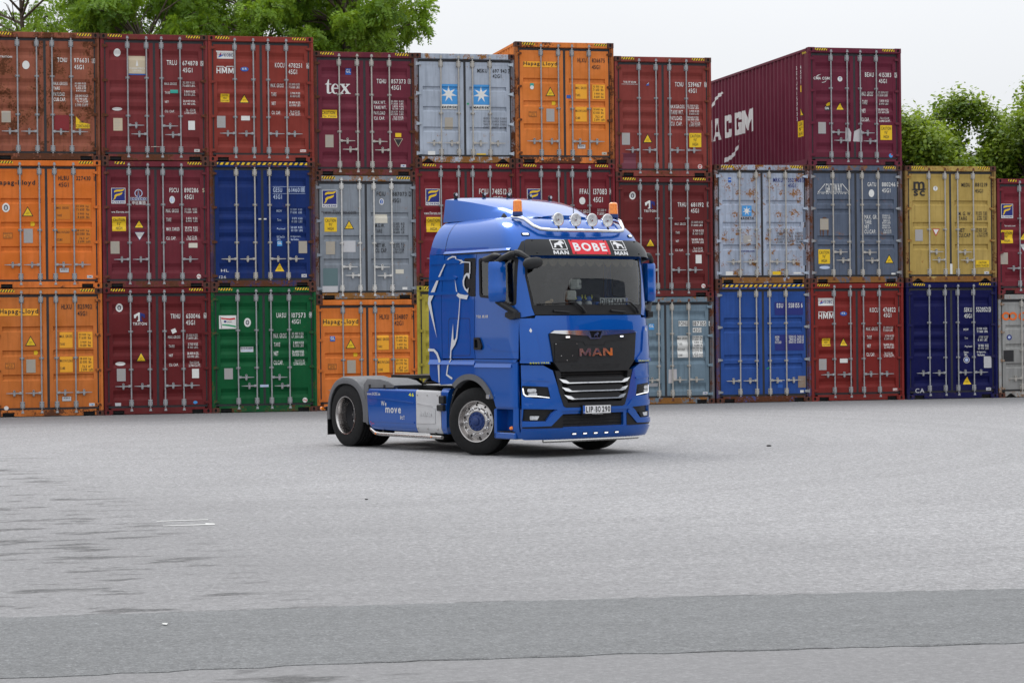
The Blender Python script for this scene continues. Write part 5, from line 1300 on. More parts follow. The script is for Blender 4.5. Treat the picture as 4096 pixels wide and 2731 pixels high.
for i in range(6):
    for k in range((2, 2, 3, 3, 3, 2)[i]):
        plain_container((33.5 - fx * 2.465 * (i - 3), -38.0 - fy * 2.465 * (i - 3), k * HH), 2.15 + math.pi, HH, 'A', SPARE[1] if (i + k) % 3 == 0 else rx.choice(SPARE), 'container in a low row beyond the right picture edge, facing the truck', 'containers beyond the right picture edge')
# ------------------------------------------------------------------ the tractor unit
TX, TY, TH = 8.157, -19.028, -1.19069
BLUE = None
def car_paint(name, c):
    m, n, b = new_mat(name)
    v = obj_vec(n)
    fl = noise(n, v, 900, 2)
    k = mixcol(n, maprange(n, fl, 0.4, 0.7, 0, 0.3), c, tuple(min(1, x * 1.4 + 0.001) for x in c))
    sp_ = n.nodes.new('ShaderNodeSeparateXYZ'); n.links.new(n.nodes.new('ShaderNodeTexCoord').outputs['Object'], sp_.inputs[0])
    dust = math_node(n, 'MULTIPLY', maprange(n, sp_.outputs['Z'], 0.2, 0.8, 0.07, 0.0), maprange(n, noise(n, v, 5, 5, 0.7), 0.35, 0.7, 0.1, 1))
    k = mixcol(n, dust, k, (0.20, 0.19, 0.18))
    n.links.new(k, b.inputs['Base Color'])
    b.inputs['Metallic'].default_value = 0.45
    b.inputs['Specular IOR Level'].default_value = 0.05
    b.inputs['Roughness'].default_value = 0.34
    b.inputs['Coat Weight'].default_value = 1.0; b.inputs['Coat Roughness'].default_value = 0.025; b.inputs['Coat IOR'].default_value = 1.5
    bump(n, b, noise(n, v, 3.5, 2), 0.02, 0.02)
    return m
BLUE = car_paint('blue_metallic_paint', (0.0003, 0.076, 0.36))
SILV = mat('silver_panel_paint', (0.48, 0.48, 0.49), 0.4, 0.15, var=0.05, scale=3)
DKPL = mat('charcoal_plastic', (0.013, 0.0135, 0.015), 0.55, spec=0.3, var=0.15, scale=9)
BLKP = mat('black_plastic', (0.008, 0.008, 0.009), 0.45, spec=0.3, var=0.2, scale=9)
GLBK = mat('gloss_black', (0.006, 0.007, 0.009), 0.16, spec=0.3, var=0.1, scale=9, rvar=0.03)
GREYP = mat('grey_plastic', (0.088, 0.090, 0.097), 0.6, var=0.12, scale=7)
CHROME = mat('chrome', (0.72, 0.72, 0.73), 0.09, 1.0, var=0.04, scale=9, rvar=0.03)
STEEL = mat('brushed_stainless', (0.52, 0.51, 0.49), 0.26, 1.0, var=0.08, scale=20)
POLISH = mat('polished_rim', (0.46, 0.44, 0.43), 0.22, 1.0, var=0.08, scale=12)
TYRE = mat('tyre_rubber', (0.009, 0.009, 0.0095), 0.8, spec=0.25, var=0.3, scale=18)
FRAME = mat('chassis_black', (0.010, 0.010, 0.010), 0.5, var=0.4, scale=12)
GREASE = mat('greasy_steel', (0.016, 0.015, 0.014), 0.35, 0.3, var=0.4, scale=12)
HUBB = mat('blue_hub_paint', (0.003, 0.025, 0.13), 0.5, var=0.2, scale=12)
LEDW = mat('lit_white_lamp', (1.0, 1.0, 0.98), 0.3, emit=0.9)
AMBER = mat('amber_lens', (0.95, 0.22, 0.005), 0.12, var=0.25, scale=30, coat=1.0)
REDL = mat('red_lens', (0.5, 0.01, 0.01), 0.15, coat=1.0)
LENS = mat('reflector', (0.50, 0.51, 0.53), 0.35, 0.0, var=0.45, scale=22, coat=0.6)
WHT = flat_mat('foil_white', (0.68, 0.68, 0.69), 0.4, 0.05)
SILF = flat_mat('foil_silver', (0.50, 0.51, 0.54), 0.35, 0.05)
REDF = flat_mat('sign_red', (0.62, 0.015, 0.03), 0.35, 0.05)
LEMON = flat_mat('foil_lemon', (0.62, 0.62, 0.05), 0.4, 0.05)
INT = mat('cab_interior', (0.034, 0.034, 0.037), 0.8, var=0.2)
CLOTH = mat('pelmet_cloth', (0.10, 0.08, 0.05), 0.9, var=0.3, scale=40)

def glass(name, tint, refl=1.0):
    m = bpy.data.materials.new(name); m.use_nodes = True
    n = m.node_tree; n.nodes.clear()
    out = n.nodes.new('ShaderNodeOutputMaterial'); mx_ = n.nodes.new('ShaderNodeMixShader')
    tr = n.nodes.new('ShaderNodeBsdfTransparent'); gl = n.nodes.new('ShaderNodeBsdfGlossy'); fr = n.nodes.new('ShaderNodeFresnel')
    tr.inputs['Color'].default_value = (*tint, 1); gl.inputs['Roughness'].default_value = 0.01; fr.inputs['IOR'].default_value = 1.52
    v = obj_vec(n)
    dirt = maprange(n, noise(n, v, 6, 6, 0.7), 0.4, 0.8, 0.0, 0.012)
    n.links.new(math_node(n, 'ADD', math_node(n, 'MULTIPLY', fr.outputs[0], refl), dirt), mx_.inputs[0])
    n.links.new(tr.outputs[0], mx_.inputs[1]); n.links.new(gl.outputs[0], mx_.inputs[2]); n.links.new(mx_.outputs[0], out.inputs['Surface'])
    return m
WSG = glass('windscreen_glass', (0.82, 0.86, 0.85), 1.9)
SIDEG = glass('side_window_glass', (0.55, 0.60, 0.60), 1.8)

# ---- cab skin: one plan outline per height; side(x, z) and front(y, z) lie on the same skin
def hermite(pts):
    xs = [p[0] for p in pts]; ys = [p[1] for p in pts]; n = len(xs)
    d = [(ys[i + 1] - ys[i]) / (xs[i + 1] - xs[i]) for i in range(n - 1)]
    m = [d[0]] + [0 if d[i - 1] * d[i] <= 0 else 2 * d[i - 1] * d[i] / (d[i - 1] + d[i]) for i in range(1, n - 1)] + [d[-1]]
    def f(x):
        if x <= xs[0]: return ys[0]
        if x >= xs[-1]: return ys[-1]
        i = 0
        while xs[i + 1] < x: i += 1
        h = xs[i + 1] - xs[i]; t = (x - xs[i]) / h
        return (2 * t**3 - 3 * t**2 + 1) * ys[i] + (t**3 - 2 * t**2 + t) * h * m[i] + (-2 * t**3 + 3 * t**2) * ys[i + 1] + (t**3 - t**2) * h * m[i + 1]
    return f
FX = hermite([(.24, 1.33), (.30, 1.39), (.45, 1.425), (.75, 1.425), (1.36, 1.418), (1.8, 1.40), (2.05, 1.378), (2.95, 1.27), (3.12, 1.21), (3.25, 1.13), (3.36, 1.01), (3.44, .86), (3.50, .62)])
WY = hermite([(.24, 1.17), (.45, 1.22), (2.98, 1.22), (3.12, 1.205), (3.26, 1.17), (3.38, 1.10), (3.46, 1.01), (3.50, .90)])
DEP = 0.45
def front0(y, z):
    r = min(abs(y) / WY(z), 0.9995)
    return Vector((FX(z) - DEP * (1 - (1 - r**3) ** (1 / 3)), y, z))
def fsurf(y, z, off=0.0):
    p = front0(y, z); e = 0.004
    n_ = (front0(y + e, z) - front0(y - e, z)).cross(front0(y, z + e) - front0(y, z - e))
    if n_.x < 0: n_ = -n_
    return p + n_.normalized() * off
def side0(x, z, s):
    t = max(0.0, (x - (FX(z) - DEP)) / DEP)
    return Vector((x, s * WY(z) * max(0.0, 1 - min(t, .999) ** 3) ** (1 / 3), z))
def ssurf(x, z, off=0.0, s=-1):
    p = side0(x, z, s); e = 0.004
    n_ = (side0(x + e, z, s) - side0(x - e, z, s)).cross(side0(x, z + e, s) - side0(x, z - e, s))
    if n_.y * s < 0: n_ = -n_
    return p + n_.normalized() * off
FU = [i * 0.06 for i in range(-20, 21)]; FV = [0.24 + i * 0.06 for i in range(55)]
SU = [-1.1, -.6, -.1, .4, .8] + [0.86 + i * 0.03 for i in range(14)]; SV = [0.3 + i * 0.08 for i in range(40)]

def holed(outer, holes):
    loops = [list(outer)] + [list(h) for h in holes]
    tr = tessellate_polygon([[Vector((p[0], p[1], 0)) for p in l] for l in loops])
    return [tuple(p) for l in loops for p in l], [tuple(t) for t in tr]
truck = tag(empty('tractor_unit', (TX, TY, 0), TH), 'blue two axle tractor unit with high roof cab, parked on the pale asphalt without trailer', 'truck')
def fpanel(name, outer, m, off=0.0, thick=0.02, holes=(), parent=None):
    V, F = holed(outer, holes)
    return surface_sheet(name, [(V, F, m, off)], lambda u, v, h: fsurf(u, v, h), parent or truck, FU, FV, thick)
def tpanel(name, zc, k, outer, m, off=0.0, thick=0.02, parent=None):
    """front piece whose face leans: its offset changes with height"""
    V, F = holed(outer, [])
    return surface_sheet(name, [(V, F, m, off)], lambda u, v, h: fsurf(u, v, h + (v - zc) * k), parent or truck, FU, [zc - .01 + i * .012 for i in range(5)], thick)
def bpanel(name, za, zb, oa, ob, xa, xb, m, s, thick=0.02):
    """bevel strip along the side between heights za (offset oa) and zb (offset ob)"""
    V, F = holed([(xa, za), (xb, za), (xb, zb), (xa, zb)], [])
    return surface_sheet(name, [(V, F, m, 0.0)], lambda u, v, h: ssurf(u, v, h + oa + (ob - oa) * (v - za) / (zb - za), s), truck, SU, [za + (zb - za) * .5], thick)
def spanel(name, outer, m, off=0.0, thick=0.02, holes=(), s=-1, parent=None):
    V, F = holed(outer, holes)
    return surface_sheet(name, [(V, F, m, off)], lambda u, v, h: ssurf(u, v, h, s), parent or truck, SU, SV, thick)
def flayers(name, layers, parent=None, thick=0.0):
    return surface_sheet(name, layers, lambda u, v, h: fsurf(u, v, h), parent or truck, FU, FV, thick)
def slayers(name, layers, s=-1, parent=None, thick=0.0):
    return surface_sheet(name, layers, lambda u, v, h: ssurf(u, v, h, s), parent or truck, SU, SV, thick)
def rnd(pts, r, n=4):
    """round the corners of a polygon"""
    out = []; m = len(pts)
    for i in range(m):
        p = Vector(pts[i]); a = Vector(pts[i - 1]); b = Vector(pts[(i + 1) % m])
        da = (a - p); db = (b - p); k = min(r, da.length * .45, db.length * .45)
        A = p + da.normalized() * k; B = p + db.normalized() * k
        for j in range(n + 1):
            t = j / n
            q = A * (1 - t) ** 2 + p * 2 * t * (1 - t) + B * t * t
            out.append((q.x, q.y))
    return out
def mirror_y(pts): return [(-a, b) for a, b in reversed(pts)]
G = 0.006                                                        # panel gap
# -- sides
ARC = [(0.69 * math.cos(math.radians(a)), 0.5 + 0.69 * math.sin(math.radians(a))) for a in range(128, 17, -6)]
for s in (-1, 1):
    spanel('rear_side_flap', [(-1.115, 1.19), (-1.06, 1.10), (-.81, 1.04), (-.80, 1.17), (-.765, 1.42), (-.775, 2.33), (-.665, 2.975), (-1.075, 2.985), (-1.115, 2.4)], BLUE, 0.0, 0.04, s=s)
    spanel('sleeper_side', [(-.752, 1.425), (.119, 1.425), (.097, 1.56), (.112, 2.33), (.187, 2.972), (-.652, 2.972), (-.762, 2.33)], BLUE, 0.0, 0.04, s=s)
    win = rnd([(.262, 2.335), (.52, 2.31), (.80, 2.245), (.98, 2.195), (1.115, 2.20), (1.10, 2.875), (.252, 2.885)], .05)
    d = spanel('door', [(.131, 1.425), (1.168, 1.425), (1.168, 2.02), (1.155, 2.965), (.199, 2.970), (.124, 2.33), (.109, 1.56)], BLUE, 0.0, 0.04, [win], s=s)
    ring_o = rnd([(.25, 2.325), (.52, 2.30), (.80, 2.235), (.98, 2.185), (1.125, 2.19), (1.11, 2.885), (.242, 2.895)], .05)
    ring_i = rnd([(.29, 2.355), (.53, 2.335), (.81, 2.27), (.99, 2.222), (1.085, 2.225), (1.075, 2.850), (.28, 2.86)], .05)
    spanel('window_seal', ring_o, BLKP, 0.004, 0.03, [ring_i], s=s, parent=d)
    spanel('window_glass', ring_i, SIDEG, -0.012, 0.0, s=s, parent=d)
    hnd = rnd([(.125, 1.555), (.30, 1.555), (.325, 1.61), (.255, 1.735), (.125, 1.735)], .02)
    spanel('door_handle', hnd, BLKP, 0.03, 0.03, [rnd([(.15, 1.585), (.235, 1.585), (.245, 1.62), (.215, 1.705), (.15, 1.705)], .015)], s=s, parent=d)
    spanel('handle_recess', rnd([(.14, 1.575), (.25, 1.575), (.25, 1.71), (.14, 1.71)], .01), GLBK, 0.003, 0.002, s=s, parent=d)
    spanel('crease', [(.419, 1.637), (.43, 1.637), (.548, 1.566), (1.16, 1.540), (1.16, 1.528), (.54, 1.552)], BLUE, 0.008, 0.01, s=s, parent=d)
    spanel('sleeper_window', rnd([(-.132, 2.905), (.168, 2.905), (.150, 2.335), (-.003, 2.342), (-.09, 2.42), (-.172, 2.52)], .02), GLBK, 0.003, 0.01, s=s)
    hatch = rnd([(-.573, 2.026), (-.005, 2.02), (-.004, 1.467), (-.585, 1.466)], .04)
    inner = rnd([(-.567, 2.020), (-.011, 2.014), (-.010, 1.473), (-.579, 1.472)], .04)
    spanel('locker_hatch', hatch, BLKP, 0.0015, 0.002, [inner], s=s)
    for za, zb, xa, xb in ((2.835, 2.875, -1.05, -.23), (2.595, 2.63, -1.06, -.32), (2.375, 2.405, -1.09, -.28)):
        spanel('side_rib', [(xa, za), (xb - .03, za), (xb, zb), (xb - .10, zb + .025), (xa, zb + .015)], BLUE, 0.020, 0.025, s=s)
    low = [(-.785, 1.405), (1.160, 1.385), (1.160, 0.73), (0.655, 0.73)] + list(reversed(ARC)) + [(-.80, 1.03)]
    spanel('lower_side_panel', low, BLUE, 0.012, 0.05, s=s)
    bpanel('shoulder_bevel', 1.335, 1.405, .034, .006, -1.10, .125, BLUE, s)
    bpanel('shoulder_bevel', 1.300, 1.372, .034, .006, .135, 1.06, BLUE, s)
    bpanel('waist_bevel', 2.985, 3.02, .028, .0, -.66, 1.0, BLUE, s, .01)
    spanel('sill_strip', [(.135, 1.418), (1.165, 1.414), (1.14, 1.374), (.135, 1.390)], BLUE, 0.03, 0.03, s=s)
    arc_o = [(0.70 * math.cos(math.radians(a)), 0.5 + 0.70 * math.sin(math.radians(a))) for a in range(30, 131, 5)]
    arc_i = [(0.615 * math.cos(math.radians(a)), 0.5 + 0.615 * math.sin(math.radians(a))) for a in range(128, 31, -5)]
    spanel('wheel_arch_trim', arc_o + arc_i, GREYP, 0.04, 0.10, s=s)
    spanel('marker_lamp', rnd([(.485, .845), (.565, .845), (.565, .905), (.485, .905)], .02), CHROME, 0.065, 0.03, s=s)
    # black gap lines between the fold and the panels above
    spanel('gutter', [(-.668, 2.997), (1.05, 2.982), (1.05, 2.955), (-.668, 2.970)], BLKP, 0.020, 0.03, s=s)
    # entry steps below the door
    mb = MB()
    yo, yi = sorted((s * 1.205, s * 1.02))
    sx = lambda a, b: tuple(sorted((s * a, s * b)))
    mb.cbox(.575, .64, *sx(1.00, 1.215), .272, .70, .012)
    mb.cbox(.575, 1.10, *sx(0.92, 1.215), .268, .365, .015)
    mb.box(.60, 1.10, *sx(0.90, 1.02), .30, .72)
    mb.box(.62, 1.12, *sx(0.98, 1.20), .70, .745)
    mb.obj('entry_step', BLUE, truck)
    MB().box(.65, 1.09, *sx(1.03, 1.208), .366, .378).obj('step_tread', DKPL, truck)
    mb = MB(); mb.lathe([(.0, .03), (.022, .028), (.028, 0)], 12, lambda a, b, h: (1.03 + a, s * (1.215 + h), .43 + b)); mb.obj('side_marker', AMBER, truck)

# lion drawn in silver foil on the visible side
A1 = [(-.329, 2.944), (-.436, 2.95), (-.533, 2.925), (-.621, 2.868), (-.698, 2.781), (-1.091, 2.352), (-1.112, 2.255), (-.877, 1.737), (-1.033, 2.278), (-.965, 2.355), (-.8, 2.61), (-.655, 2.791), (-.588, 2.867), (-.512, 2.91), (-.426, 2.927), (-.355, 2.925), (-.347, 2.887), (-.241, 2.872), (-.182, 2.854), (-.242, 2.826), (-.119, 2.843), (.022, 2.833), (.019, 2.678), (.042, 2.671), (.049, 2.847), (-.135, 2.86), (-.177, 2.883), (-.319, 2.902)]
A2 = [(.019, 2.684), (-.059, 2.686), (-.123, 2.646), (-.163, 2.571), (-.151, 2.499), (-.106, 2.44), (-.023, 2.391), (-.004, 2.475), (-.047, 2.441), (-.089, 2.465), (-.119, 2.511), (-.12, 2.57), (-.092, 2.622), (-.043, 2.659), (.013, 2.592), (.029, 2.648)]
A3 = [(-.368, 2.605), (-.35, 2.468), (-.32, 2.355), (-.244, 2.316), (-.279, 2.088), (-.354, 1.739), (-.402, 1.692), (-.425, 1.71), (-.429, 1.947), (-.472, 1.734), (-.508, 1.567), (-.528, 1.424), (-.495, 1.424), (-.482, 1.543), (-.378, 1.632), (-.322, 1.721), (-.267, 2.029), (-.227, 2.317), (-.056, 2.297), (-.013, 2.361), (-.097, 2.363), (-.234, 2.381), (-.308, 2.408), (-.338, 2.516)]
A4 = [(-1.112, 1.575), (-1.112, 1.533), (-.965, 1.531), (-.889, 1.483), (-.832, 1.387), (-.856, 1.315), (-.832, 1.063), (-.808, 1.055), (-.808, 1.315), (-.775, 1.387), (-.851, 1.513), (-.942, 1.567)]
A5 = [(-.506, 1.418), (-.595, 1.316), (-.632, 1.173), (-.474, 1.109), (-.456, 1.139), (-.597, 1.191), (-.562, 1.317), (-.476, 1.418)]
for s in (-1, 1):
    slayers('lion_outline', [(*poly2d(a), SILF, 0.019 if i < 3 else 0.022) for i, a in enumerate((A1, A2, A3, A4, A5))], s)
    flip = (lambda V: V) if s < 0 else (lambda V: [(.637 - a, b) for a, b in V])
    V, F = text2d('TGX 18.510', .169, 2.062, .468, 2.020, 0.05)
    slayers('model_lettering', [(flip(V), F, CHROME, 0.004)], s)

# -- roof shell
def plan(z, n=9):
    W, F_ = WY(z), FX(z); xr = -1.075 + (z - 2.98) * 0.27; xs = F_ - DEP
    right = [(xr, -W), (xr + .02, -W - .002)] + [(xr + (xs - xr) * i / 6, -W) for i in range(1, 7)]
    arc = []
    for i in range(1, 2 * n):
        a = -math.pi / 2 + math.pi * i / (2 * n)
        arc.append((xs + DEP * abs(math.cos(a)) ** (2 / 3), W * math.copysign(abs(math.sin(a)) ** (2 / 3), a)))
    left = [(x, -y) for x, y in reversed(right)]
    return [(x, y, z) for x, y in right + arc + left]
def loft(rings, cap0=True, cap1=True):
    mb = MB(); n = len(rings[0]); vs = [p for r in rings for p in r]; fs = []
    for i in range(len(rings) - 1):
        for k in range(n):
            l = (k + 1) % n
            fs.append((i * n + k, i * n + l, (i + 1) * n + l, (i + 1) * n + k))
    if cap0: fs.append(tuple(range(n - 1, -1, -1)))
    if cap1: fs.append(tuple((len(rings) - 1) * n + k for k in range(n)))
    return mb.add(vs, fs)
rings = [plan(z) for z in (2.985, 3.03, 3.09, 3.15, 3.21, 3.27, 3.33, 3.38, 3.42, 3.455, 3.48, 3.495)]
loft(rings, False).obj('cab_roof', BLUE, truck, sharp=0.9)
for s in (-1, 1):
    pts = [(-.655 + (z - 2.98) * .10, z) for z in [2.985 + i * .03 for i in range(17)]]
    V = [(x - .004, z) for x, z in pts] + [(x + .004, z) for x, z in reversed(pts)]
    slayers('roof_seam', [(*poly2d(V), BLKP, 0.0022)], s)
# roof air deflector: crest runs back and up, side facets below it
rings = []
for i in range(15):
    t = i / 14; x = -.98 + 1.70 * t
    cw = .985 - .52 * t ** 1.7; zc = 3.495 + .345 * (1 - t ** 1.55); bw = 1.005 - .42 * t ** 2.3
    xc = x + (.10 if t < 0.2 else 0)
    pro = []
    for j in range(13):
        a = j / 12 * 2 - 1
        y = cw * a; z = zc + .028 * (1 - a * a) - (.022 * (abs(a) ** 14))
        pro.append((x + .16 * (1 - a * a) * (1 - t), y, z))
    mid = lambda k: (x, k * (cw + bw) / 2 * 1.01, 3.49 + (zc - 3.49) * .45)
    rings.append([(x - .04 * (1 - t), -bw, 3.475), mid(-1)] + pro + [mid(1), (x - .04 * (1 - t), bw, 3.475)])
loft(rings).obj('roof_deflector', BLUE, truck, sharp=0.55)
for k, y in enumerate((-.885, -.43, 0.0, .43, .885)):
    x = -.88 + .16 * (1 - (y / .985) ** 2)
    mb = MB(); z = 3.855 + .022 * (1 - y * y)
    mb.cbox(x - .03, x + .03, y - .02, y + .02, z - .03, z + .012, .006, 0)
    mb.lathe([(.030, -.02), (.034, .01), (.026, .022), (0, .026)], 12, lambda a, b, h: (x + h, y + a, z + .036 + b), 0)
    mb.lathe([(.022, .0262), (0, .028)], 12, lambda a, b, h: (x + h, y + a, z + .036 + b), 1)
    mb.obj('roof_marker_lamp', [BLKP, LENS], truck)
MB().tube([(.55, .30, 3.49), (.50, .30, 3.95)], .006, 6).obj('aerial', BLKP, truck)
loft([[(.30 + .10 * k * math.cos(a), -.80 + .028 * k * math.sin(a), z) for a in [2 * math.pi * i / 10 for i in range(10)]] for z, k in ((3.46, 1), (3.51, .75), (3.55, .3), (3.562, .06))]).obj('shark_fin', BLKP, truck)

# -- front: pillars, header, flap
def both(fn, name, pts, *a, **k):
    for q in (pts, mirror_y(pts)): fn(name, q, *a, **k)
both(fpanel, 'pillar', [(-1.163, 2.012), (-.972, 2.05), (-1.006, 2.17), (-1.062, 2.60), (-1.048, 2.975), (-1.15, 2.978)], BLUE, 0.0, 0.05)
fpanel('windscreen_header', [(-1.048, 2.872), (1.048, 2.872), (1.13, 2.985), (-1.13, 2.985)], BLUE, -0.004, 0.04)
flap = [(-1.163, 1.40), (-.93, 1.378), (.93, 1.378), (1.163, 1.40), (1.163, 2.004), (.972, 2.004), (.96, 2.04), (-.96, 2.04), (-.972, 2.004), (-1.163, 2.004)]
PAN = [(-.782, 1.775), (-.715, 1.823), (.715, 1.823), (.79, 1.777), (.735, 1.368), (.60, 1.232), (-.62, 1.232), (-.724, 1.368)]
fpanel('front_flap', flap, BLUE, 0.0, 0.05)
# raised corner wings with a lip
both(fpanel, 'corner_wing', rnd([(-1.162, 1.885), (-1.02, 1.878), (-.978, 1.797), (-.925, 1.503), (-.80, 1.40), (-.80, 1.352), (-1.162, 1.372)], .02), BLUE, 0.022, 0.04)
both(fpanel, 'wing_lip', [(-1.163, 1.402), (-.80, 1.385), (-.79, 1.345), (-1.163, 1.362)], BLUE, 0.045, 0.05)
for sx in (-1, 1):
    c = -1.041 * -sx
    flayers('diamond_emblem', [(*poly2d([(c - .018, 1.827), (c, 1.795), (c + .018, 1.827), (c, 1.862)]), WHT, 0.026)])
    V, F = text2d('VR46', -.93 if sx < 0 else .80, 1.375, -.81 if sx < 0 else .92, 1.355, .04)
    pulse = []
    for k in range(4):
        x = (-1.075 if sx < 0 else .93) + k * .033
        pulse.append((*poly2d([(x, 1.362), (x + .012, 1.362), (x + .016, 1.382), (x + .02, 1.348), (x + .024, 1.362), (x + .033, 1.362), (x + .033, 1.366), (x, 1.366)]), LEMON, 0.047))
    flayers('lettering', [(V, F, LEMON, 0.047)] + pulse)
    for z0 in (1.50, 1.58, 1.66, 1.74): pass
# black centre panel, chrome wing, badge, letters
fpanel('grille_panel', PAN, DKPL, 0.026, 0.05)
fpanel('chrome_wing', [(-.774, 1.787), (-.707, 1.823), (.709, 1.823), (.79, 1.781), (.123, 1.744), (.08, 1.696), (-.095, 1.696), (-.138, 1.740)], CHROME, 0.044, 0.03)
fpanel('badge', [(-.105, 1.808), (.115, 1.808), (.072, 1.712), (-.072, 1.712)], GLBK, 0.050, 0.01)
def man2d(x0, z1, x1, z0, f=1):
    """the three broad capitals of the maker's name"""
    Ms = [(0, 0), (0, 1), (.27, 1), (.5, .42), (.73, 1), (1, 1), (1, 0), (.80, 0), (.80, .62), (.58, .10), (.42, .10), (.20, .62), (.20, 0)]
    As = [(0, 0), (.37, 1), (.63, 1), (1, 0), (.76, 0), (.69, .20), (.31, .20), (.24, 0)]
    Ns = [(0, 0), (0, 1), (.27, 1), (.77, .36), (.77, 1), (1, 1), (1, 0), (.73, 0), (.23, .64), (.23, 0)]
    w = x1 - x0; h = z1 - z0; V = []; F = []
    for pts, hole, a, b in ((Ms, None, 0, .34), (As, [(.38, .38), (.62, .38), (.5, .74)], .37, .68), (Ns, None, .71, 1)):
        P_ = [(x0 + w * (a + (b - a) * u), z0 + h * v) for u, v in pts]
        H_ = [[(x0 + w * (a + (b - a) * u), z0 + h * v) for u, v in hole]] if hole else []
        q, t_ = holed(P_, H_); n = len(V); V += q; F += [tuple(i + n for i in f_) for f_ in t_]
    return V, F
LION = [(-.46, -.40), (-.30, -.40), (-.22, -.10), (.02, -.12), (.10, -.42), (.24, -.42), (.22, -.36), (.20, .02), (.30, .06), (.42, .02), (.46, .12), (.40, .22), (.38, .36), (.26, .44), (.12, .40), (.02, .24), (-.18, .14), (-.34, .06), (-.36, -.12), (-.40, -.32), (-.46, -.34)]
def lion(cx, cz, w, h, flip=1): return [(cx + flip * a * w, cz + b * h) for a, b in LION]
flayers('badge_lion', [(*poly2d(lion(.005, 1.757, .105, .085)), CHROME, 0.056)])
V, F = man2d(-.303, 1.560, .296, 1.450)
surface_sheet('chrome_lettering', [(V, F, CHROME, 0.046)], lambda u, v, h: fsurf(u, v, h), truck, (), (), 0.018)
for y0 in (-.535, .44):
    o = fpanel('marker_light', rnd([(y0, 1.712), (y0 + .085, 1.712), (y0 + .085, 1.742), (y0, 1.742)], .012), CHROME, 0.046, 0.02)
    flayers('marker_lens', [(*poly2d(rnd([(y0 + .012, 1.717), (y0 + .073, 1.717), (y0 + .073, 1.737), (y0 + .012, 1.737)], .008)), LEDW, 0.0475)], o)
o = fpanel('blank_plate', rnd([(-.712, 1.378), (-.320, 1.378), (-.318, 1.648), (-.711, 1.648)], .008), BLKP, 0.036, 0.012)
for p in ((-.69, 1.63), (-.34, 1.63), (-.515, 1.395), (-.61, 1.46), (-.42, 1.46)):
    V, F = ell2d(p[0] - .007, p[1] + .007, p[0] + .007, p[1] - .007, 8); flayers('plate_bolt', [(V, F, STEEL, 0.038)], o)
fpanel('panel_crease', [(-.62, 1.70), (-.20, 1.665), (-.17, 1.615), (.16, 1.615), (.19, 1.665), (.62, 1.70), (.62, 1.694), (.20, 1.655), (.175, 1.607), (-.185, 1.607), (-.215, 1.655), (-.62, 1.694)], DKPL, 0.032, 0.01)
fpanel('air_slot', rnd([(-.452, 1.334), (.46, 1.334), (.41, 1.270), (-.418, 1.270)], .01), BLACK, 0.028, 0.004)

# -- bumper with openings
GR = [(-.700, 1.245), (.700, 1.245), (.628, .95), (.545, .735), (.50, .715), (-.52, .715), (-.565, .735), (-.640, .95)]
INT_ = [(-.575, .622), (.455, .622), (.47, .435), (-.575, .435)]
INT_ = [(-.58, .622), (.52, .622), (.52, .435), (-.58, .435)]
FOG = [(-1.147, .705), (-.700, .690), (-.775, .637), (-.855, .527), (-1.160, .532)]
BUMP = [(-1.163, .30), (-1.10, .272), (1.10, .272), (1.163, .30), (1.163, 1.33), (.88, 1.327), (.735, 1.250), (.70, 1.246), (-.70, 1.246), (-.735, 1.250), (-.88, 1.327), (-1.163, 1.335)]
BUMP = [(-1.163, .30), (-1.10, .272), (1.10, .272), (1.163, .30), (1.163, 1.33), (.88, 1.327), (.735, 1.250), (.545, .735), (.50, .712), (-.52, .712), (-.565, .735), (-.735, 1.250), (-.88, 1.327), (-1.163, 1.335)]
HLR = [(-1.158, 1.040), (-.812, 1.018), (-.776, .852), (-1.02, .858), (-1.14, .885), (-1.158, .945)]
fpanel('bumper', BUMP, BLUE, 0.0, 0.06, [FOG, mirror_y(FOG), INT_, rnd(HLR, .015), rnd(mirror_y(HLR), .015)])
for s in (-1, 1):
    spanel('bumper_corner', [(1.06, .275), (1.165, .30), (1.165, 1.335), (1.10, 1.33), (1.075, .75)], BLUE, 0.0, 0.05, s=s)
# shapes pressed into the bumper: lower black frame, crease strips, sill
fpanel('bumper_blade', [(-1.155, .716), (-1.155, .785), (-.70, .80), (-.62, .712), (.60, .712), (.68, .80), (1.155, .785), (1.155, .716), (.70, .694), (.655, .665), (-.66, .665), (-.70, .694)], BLUE, 0.020, 0.03)
both(fpanel, 'bumper_strut', [(-1.158, .520), (-.860, .516), (-.700, .680), (-.60, .655), (-.600, .615), (-.78, .455), (-1.158, .450)], BLUE, 0.022, 0.04)
both(fpanel, 'bumper_shadow_gap', [(-1.158, .449), (-.78, .454), (-.602, .612), (-.582, .612), (-.582, .425), (-1.158, .428)], BLKP, 0.006, 0.02)
fpanel('bumper_sill', [(-1.163, .30), (-1.10, .272), (1.10, .272), (1.163, .30), (1.163, .405), (.53, .418), (-.56, .418), (-1.163, .405)], BLUE, 0.018, 0.04)
both(fpanel, 'bumper_crease', [(-1.155, 1.155), (-.78, 1.13), (-.775, 1.115), (-.79, 1.10), (-1.155, 1.12)], BLUE, 0.014, 0.03)
fpanel('intake_grille', [(-.62, .64), (.56, .64), (.56, .42), (-.62, .42)], BLACK, -0.05, 0.0)
for z in (.48, .53, .58):
    fpanel('intake_slat', [(-.58, z), (.52, z), (.52, z + .012), (-.58, z + .012)], BLKP, -0.035, 0.02)
both(fpanel, 'fog_recess', [(-1.162, .73), (-.68, .71), (-.76, .50), (-1.162, .50)], BLKP, -0.045, 0.0)
